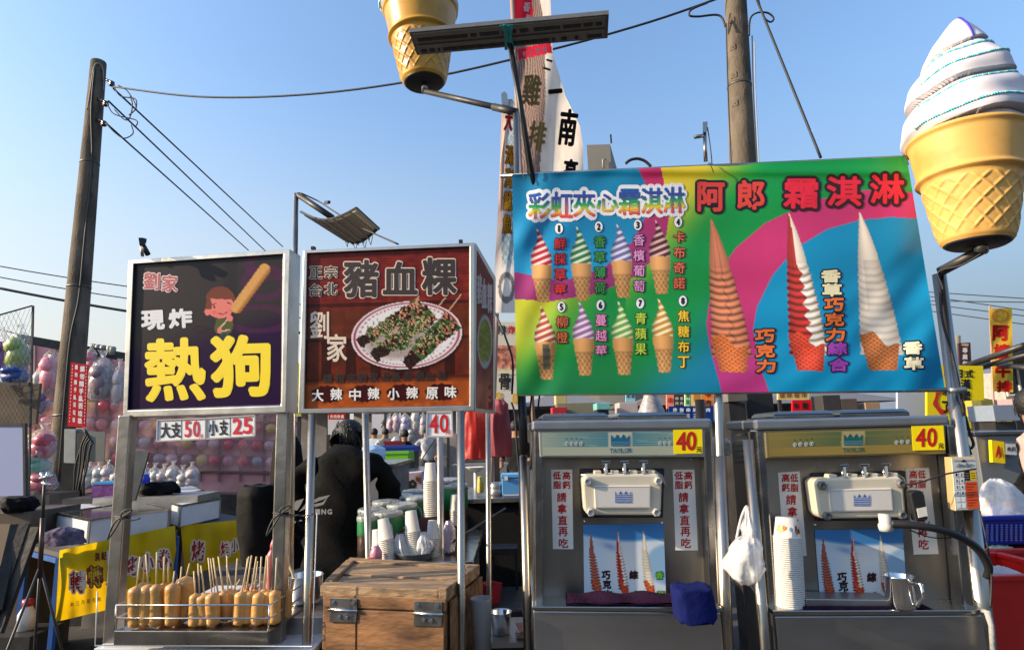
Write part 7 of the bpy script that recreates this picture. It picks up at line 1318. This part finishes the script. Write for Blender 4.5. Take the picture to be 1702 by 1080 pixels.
def f2p(x, y):
    c = np.zeros(x.shape + (3,)) + np.array((190, 208, 216.)); sc = .5 + .5 * np.sin(np.hypot(((x + 5 * (np.floor(y / 7) % 2)) % 10) - 5, (y % 7) - 7) * 2.4); c = mixc(c, sc * .7, (78, 104, 126)); L = 838 - (y - 170) * .045
    c = mixc(c, (x < L + 7) * 1.0, (246, 226, 210)); c = mixc(c, smooth(y, 430, 450), (236, 230, 226)); d = np.hypot((x - 842) / 14, (y - 478) / 26); return mixc(c, (d < 1) * (d > .6) * (y > 450) * .7, (90, 86, 86))
flag('tall_flag', 'narrow flag with blue wave print and red and yellow characters left of the banner', [(838, 165), (880, 165), (880, 520), (818, 520)], 4.1, 4.2, f2p, 40, 150, lambda x, y: .02 * np.sin(y * .03 + x * .1),
     [('大', 846, 200, 14, 36, (206, 30, 40), .8, 1.2, (236, 226, 220), .1)] + [(c, 848 - i * 1.6, 258 + i * 38, 15, 32, (206, 160, 50), .7, 1.2, (150, 50, 40), .05) for i, c in enumerate('深海魷魚')] , ((838, 160), (826, 520)))
FS, FP = board('food_sign', 'white sign with fried meat picture between the brown sign and the banner', [(822, 535), (872, 535), (872, 680), (822, 680)], 4.6, (222, 214, 196), [('骨', 839, 634, 20, 27, 0, 0, (30, 24, 22), .7), ('排', 834, 548, 16, 15, 0, 0, (40, 40, 46), .6), ('炸', 850, 548, 12, 14, 0, 0, (200, 40, 50), .9), ('9', 829, 660, 9, 18, 0, 0, (226, 176, 40), .8), ('0', 856, 662, 9, 18, 0, 0, (226, 176, 40), .8)], 'sign')
def meat(x, y): n = vnoise(x, y, 4.5, 1); n2 = vnoise(x, y, 2.2, 5); c = np.array((196, 120, 96.)) * (.5 + .8 * n)[..., None]; c = mixc(c, smooth(n2, .6, .8) * .5, (226, 160, 130)); return mixc(c, smooth(y + 8 * n, 612, 622), (228, 216, 180))
mb = MB(); picture(mb, FP, [(824, 574), (860, 574), (860, 622), (824, 622)], 40, 40, meat, .003); mb.build('meat_picture', PRINT, FS, True)
bd = thing('building', 'small concrete roof building with an antenna rising behind the banner', 'building'); BP_ = vplane(978, 30, 1042, 30); CON2 = mat('building_render', (.30, .27, .22), .8, var=.12, vscale=.6)
mb = MB(); a = BP_.hit(np.array([976, 1014, 1014, 976]), np.array([256, 240, 640, 640])); b = BP_.hit(np.array([1014, 1041]), np.array([240, 245])); a0, a1 = a[0], a[1]; bk = np.array([.95, 2.5, 0]); lz = 0
q0, q1, q2, q3 = np.array([a0[0], a0[1], a1[2]]), a1, np.array([b[1][0], 33.0, a1[2]]), np.array([a0[0] + .9, 34.5, a1[2]]); top = [q0, q1, q2, q3]; mb.hexa(top, [np.array([p[0], p[1], 0]) for p in top]); mb.build('tower_walls', CON2, bd)
MB().bar(BP_.hit(1016, 238), BP_.hit(1015, 224), .08).build('antenna', DARK, bd); mb = MB(); mb.box((BP_.hit(1060, 285)[0], 34, BP_.hit(1060, 285)[2] / 2), (8, 6, BP_.hit(1060, 285)[2])); mb.build('lower_block', CON2, bd)
MB().tube([BP_.hit(1003, 280, .1), BP_.hit(1002, 266, .1), BP_.hit(1007, 264, .1)], .05, 6).build('vent_pipe', mat('pale_cable', (.3, .29, .27), .6), bd, True)
# ------------------------------------------------------------ right edge
YS, YSP = board('yellow_sign', 'big yellow sign with black characters behind the right pole', [(1541, 606), (1634, 608), (1638, 712), (1541, 712)], 6.2, (238, 212, 24), [('日', 1595, 621, 11, 14, 0, 0, (16, 14, 12), .8), ('式', 1611, 621, 14, 14, 0, 0, (16, 14, 12), .6), ('漢', 1605, 638, 18, 17, 0, 0, (16, 14, 12), .7), ('堡', 1605, 657, 18, 16, 0, 0, (16, 14, 12), .7), ('排', 1607, 677, 18, 16, 0, 0, (16, 14, 12), .7), ('了', 1573, 676, 16, 20, 0, 0, (16, 14, 12), 1), ('木', 1571, 653, 10, 10, 0, 0, (16, 14, 12), 1), ('招牌', 1573, 620, 8, 10, 0, 0, (60, 50, 40), .4)])
mb = MB(); n = 30; o_ = [(1569 + 17 * math.cos(t) * (1 + .12 * math.sin(5 * t)), 666 + 22 * math.sin(t) * (1 + .1 * math.sin(4 * t))) for t in np.linspace(.6, 5.4, n)]; i_ = [(1570 + 11 * math.cos(t), 666 + 15 * math.sin(t)) for t in np.linspace(.6, 5.4, n)]
A_ = YSP.hit(*np.array(o_).T, .004); B_ = YSP.hit(*np.array(i_).T, .004); mb.sheet(np.stack([A_, B_]), None); mb.c = [C(200, 36, 24)] * len(mb.v); mb.build('red_swirl', PRINT, YS)
board('tall_sign', 'narrow plum sign with white characters on a post above the yellow sign', [(1593, 570), (1613, 569), (1615, 609), (1595, 609)], 9, (74, 54, 62), [('專業包', 1604, 582, 9, 9, 11, 1, (230, 224, 224), .4), ('粵', 1604, 573, 14, 5, 0, 0, (200, 170, 130), .3)])
mb = MB(); mb.tube([at(1590, 558, 9.2), at(1592, 720, 9.2)], .05, 8); tag(mb.build('post', mat('brown_post', (.22, .19, .15), .7), None, True), 'pale brown post behind the plum sign', 'post')
def f3p(x, y): c = np.zeros(x.shape + (3,)) + np.array((246, 200, 66.)); c = mixc(c, smooth(y, 520, 620) * .3, (250, 180, 60)); d = np.hypot((x - 1663) / 15, (y - 525) / 11); c = mixc(c, (d < 1) * (d > .72) * .6, (214, 96, 60)); c = mixc(c, (d < .7) * smooth(vnoise(x, y, 3), .5, .6) * .5, (226, 130, 60)); return mixc(c, (np.hypot((x - 1680) / 6, (y - 632) / 14) < 1) * .6, (170, 160, 60))
flag('tall_flag', 'orange yellow flag with red characters at the right edge', [(1644, 513), (1682, 512), (1684, 652), (1651, 650)], 8.5, 8.5, f3p, 40, 90, lambda x, y: .02 * np.sin(y * .06 + x * .1), [('阿', 1663, 553, 27, 27, (222, 46, 40), 1.6, 0, 0, 0), ('嬤', 1665, 584, 27, 26, (222, 46, 40), 1.2, 0, 0, 0), ('牛', 1667, 616, 27, 24, (222, 46, 40), 1.6, 0, 0, 0), ('排', 1669, 642, 26, 20, (222, 46, 40), 1.4, 0, 0, 0)], ((1645, 508), (1653, 716)))
rh = thing('tin_roof_house', 'low house with a brown tin roof at the right edge', 'house'); Yh = 14
mb = MB(); p = [at(1598, 612, Yh - 4), at(1760, 552, Yh - 2), at(1780, 590, Yh + 4), at(1640, 606, Yh + 3)]; mb.hexa(p, [q - np.array([0, 0, .12]) for q in p]); mb.build('roof', mat('tin_roof', (.10, .07, .055), .7, var=.3, vscale=2), rh)
mb = MB(); c_ = at(1700, 640, Yh + 2); mb.box((c_[0] + 1.4, Yh + 3, 1.35), (4.6, 3, 2.7)); mb.build('wall', mat('plaster', (.36, .33, .29), .8, var=.15), rh)
wn_ = MB(); wn_.box((at(1690, 632, Yh + 1.5)[0], Yh + 1.49, at(1690, 632, Yh + 1.5)[2]), (.6, .06, .7)); wf = wn_.build('window', mat('dark_window', (.03, .035, .04), .15), rh)
for (dx, dz, sx, sz) in ((0, .37, .7, .05), (0, -.37, .7, .05), (-.33, 0, .05, .7), (.33, 0, .05, .7), (0, 0, .04, .7)): q = at(1690, 632, Yh + 1.5); MB().box((q[0] + dx, Yh + 1.44, q[2] + dz), (sx, .05, sz)).build('window_frame', WHITE, wf)
for (a, b, r) in (((1597, 611), (1702, 574), .05), ((1622, 612), (1705, 590), .04), ((1650, 604), (1710, 612), .04)): MB().tube([at(*a, 7.5), at(*b, 6.5)], r * .7, 8).build('awning_pole', DARK, rh, True)
for (nm, q, col, lab) in (('grill_unit', (1654, 672, 1692, 700), (.20, .24, .30), 'grey-blue steel unit on the stall below the orange flag'),): small_box(nm, lab, *q, 5.2, col, 'unit', .3)
ctr2, cz2 = cabinet('serving_counter', 'grey serving counter behind the keypad box', 1620, 1720, 716, 4.6, .6, mat('grey_counter', (.20, .21, .215), .45, .4))
board('yellow_card', 'small yellow card with a red letter hanging on the grey serving counter', [(1648, 731), (1669, 734), (1671, 770), (1650, 768)], 4.55, (246, 206, 22), [('A', 1660, 750, 11, 20, 0, 0, (200, 24, 20), 1.2)], legs=False)
board('white_card', 'white card with small lettering beside the yellow card', [(1672, 737), (1690, 738), (1690, 756), (1672, 755)], 4.55, (200, 200, 200), [('價目', 1677, 746, 6, 7, 8, 0, (60, 60, 60), .3)], legs=False)
small_box('orange_box', 'yellow and orange box beside the right pole', 1634, 664, 1650, 692, 5.6, (.5, .36, .05)); small_box('pink_box', 'pale pink carton at the right edge below the roof', 1686, 662, 1720, 690, 6.4, (.45, .26, .26))
board('yellow_sign', 'low yellow sign with a red flourish below the big yellow sign', [(1636, 690), (1682, 690), (1682, 712), (1636, 712)], 5.9, (238, 204, 30), [('炸了', 1648, 701, 13, 13, 17, 0, (196, 40, 24), 1)], legs=False)
J, R = standing(lean=.04, arml=((-.30, .10, 1.16), (-.36, .34, 1.06), (-.37, .42, 1.03))); p = at(1700, 740, 3.7)
pr_ = person('person', 'person in a pink vest over black sleeves cut off by the right edge', (p[0] + .16, 3.7, 0), J, R, dict(torso=(.55, .37, .33), sleeve=(.008, .008, .009), arm=(.008, .008, .009), legs=(.02, .02, .025), skin=SKIN, shoe=(.02, .02, .02)), (.008, .007, .007), scale=.98, rz=rad(70))
def bin_(name, label, x0, x1, y0, y1, Y, depth, col, cat, holes=False, zb=None):
    t_ = thing(name, label, cat); a, b = at(x0, y0, Y), at(x1, y0, Y); zt = a[2]; zb = at(x0, y1, Y)[2] if zb is None else zb; m_ = mat(name + '_plastic', col, .32, var=.1, vscale=6); k = .04
    T = [np.array([a[0], Y, zt]), np.array([b[0], Y, zt]), np.array([b[0], Y + depth, zt]), np.array([a[0], Y + depth, zt])]; c_ = sum(T) / 4; Bq = [np.array([p[0] + (c_[0] - p[0]) * k, p[1] + (c_[1] - p[1]) * k, zb]) for p in T]; In = [p + (c_ - p) * .05 for p in T]; Ib = [p + (c_ - p) * .08 + np.array([0, 0, .02]) for p in Bq]
    v = T + Bq + In + Ib; f = []
    for i in range(4): j = (i + 1) % 4; f += [(i, j, j + 4, i + 4), (i, i + 8, j + 8, j), (i + 8, i + 12, j + 12, j + 8)]
    f += [(7, 6, 5, 4), (12, 13, 14, 15)]; mb = MB(); mb.add(v, f); mb.build('walls', m_, t_)
    for i in range(4): MB().bar(T[i] + np.array([0, 0, .003]), T[(i + 1) % 4] + np.array([0, 0, .003]), .03, .022).build('rim', m_, t_, bevel=.004)
    return t_, zt, m_, T
bs, zt, m_, T = bin_('blue_basket', 'slotted blue plastic basket holding a white bag at the right edge', 1626, 1760, 862, 906, 3.15, .45, (.012, .03, .36), 'basket')
mb = MB()
for i in range(14):
    for j in range(9):
        x = 1640 + i * 8; y = 872 + j * 3.2
        if (i // 5) % 2 == 0 or True: q = at(x, y, 3.149); mb.box(q - np.array([0, .003, 0]), (.010, .004, .004), col=(.25, .30, .5))
tag(mb.build('slot', FLAT, bs), kind='stuff')
bag('plastic_bag', 'big white plastic bag lying in the blue basket', [(796, 1648, 1662), (806, 1638, 1678), (825, 1632, 1690), (845, 1630, 1698), (862, 1632, 1700)], BAGM, 3.3, depth=.16, crumple=.3, seed=61)
r1, zt1, m1, T1_ = bin_('red_bin', 'red plastic tub with a green bag, the farther of two at the right edge', 1628, 1790, 918, 1030, 2.95, .45, (.60, .018, .015), 'tub', zb=.45)
bag('plastic_bag', 'pale green plastic bag inside the farther red tub', [(908, 1650, 1676), (916, 1644, 1690), (930, 1640, 1700), (940, 1640, 1702)], mat('green_bag', (.30, .42, .30), .4, bump=.5, bscale=20), 3.1, depth=.12, crumple=.2, seed=62)
r2, zt2, m2, T2_ = bin_('red_bin', 'large red plastic tub with white bags, the nearer one at the right edge', 1632, 1800, 962, 1200, 2.5, .42, (.62, .018, .014), 'tub', zb=.05)
bag('plastic_bag', 'white plastic bag bulging out of the nearer red tub', [(942, 1652, 1670), (950, 1642, 1690), (962, 1640, 1720), (972, 1642, 1720)], BAGM, 2.68, depth=.14, crumple=.16, seed=63)
mb = MB(); mb.box((T[0][0] + .35, 3.38, .2), (.5, .4, .4)); mb.box((T[0][0] + .35, 3.38, (zt - .14) / 2 + .2), (.5, .35, zt - .14 - .41)); tag(mb.build('bin_stand', DARK, None), 'dark stand under the blue basket', 'stand')
mb = MB(); mb.box((T1_[0][0] + .3, 3.17, .22), (.4, .38, .44)); tag(mb.build('bin_stand', DARK, None), 'dark stand under the farther red tub', 'stand')
wire('hanging_cable', [at(1604, 690, 2.1), at(1612, 720, 2.1), at(1618, 738, 2.1), at(1612, 745, 2.1), at(1606, 735, 2.1), at(1614, 755, 2.1)], .005, 'black cable bunched on the right pole above the keypad box')
wire('hanging_cable', [at(1562, 480, 2.03), at(1566, 530, 2.03), at(1580, 580, 2.03), at(1592, 630, 2.03), at(1603, 690, 2.05)], .0045, 'black cable running down the right banner pole')
# ------------------------------------------------------------ the stall row on the photographer's side (unseen, added for the steel to reflect)
added_row = thing('market_booth', 'long dark stall row on the photographer side of the aisle, unseen, added for steel to reflect', 'market stall')
mb = MB(); mb.box((0, -6.0, 1.0), (26, .3, 2.0)); mb.build('back_wall', mat('added_row_wall', (.26, .21, .17), .8, var=.6, vscale=.9), added_row)
mb = MB(); mb.hexa([np.array([-13, -4.2, 2.5]), np.array([13, -4.2, 2.5]), np.array([13, -6.4, 3.1]), np.array([-13, -6.4, 3.1])], [np.array([-13, -4.2, 2.45]), np.array([13, -4.2, 2.45]), np.array([13, -6.4, 3.05]), np.array([-13, -6.4, 3.05])]); mb.build('canopy', mat('added_row_canopy', (.26, .19, .14), .8), added_row)
for x in (-12, -8, -4, 0, 4, 8, 12): MB().bar((x, -4.4, 0), (x, -4.4, 2.45), .06).build('post', DARK, added_row)
MB().box((0, -4.7, .45), (24, .6, .9)).build('counter', SG, added_row)
for r_ in list(ROOTS): settle(r_)
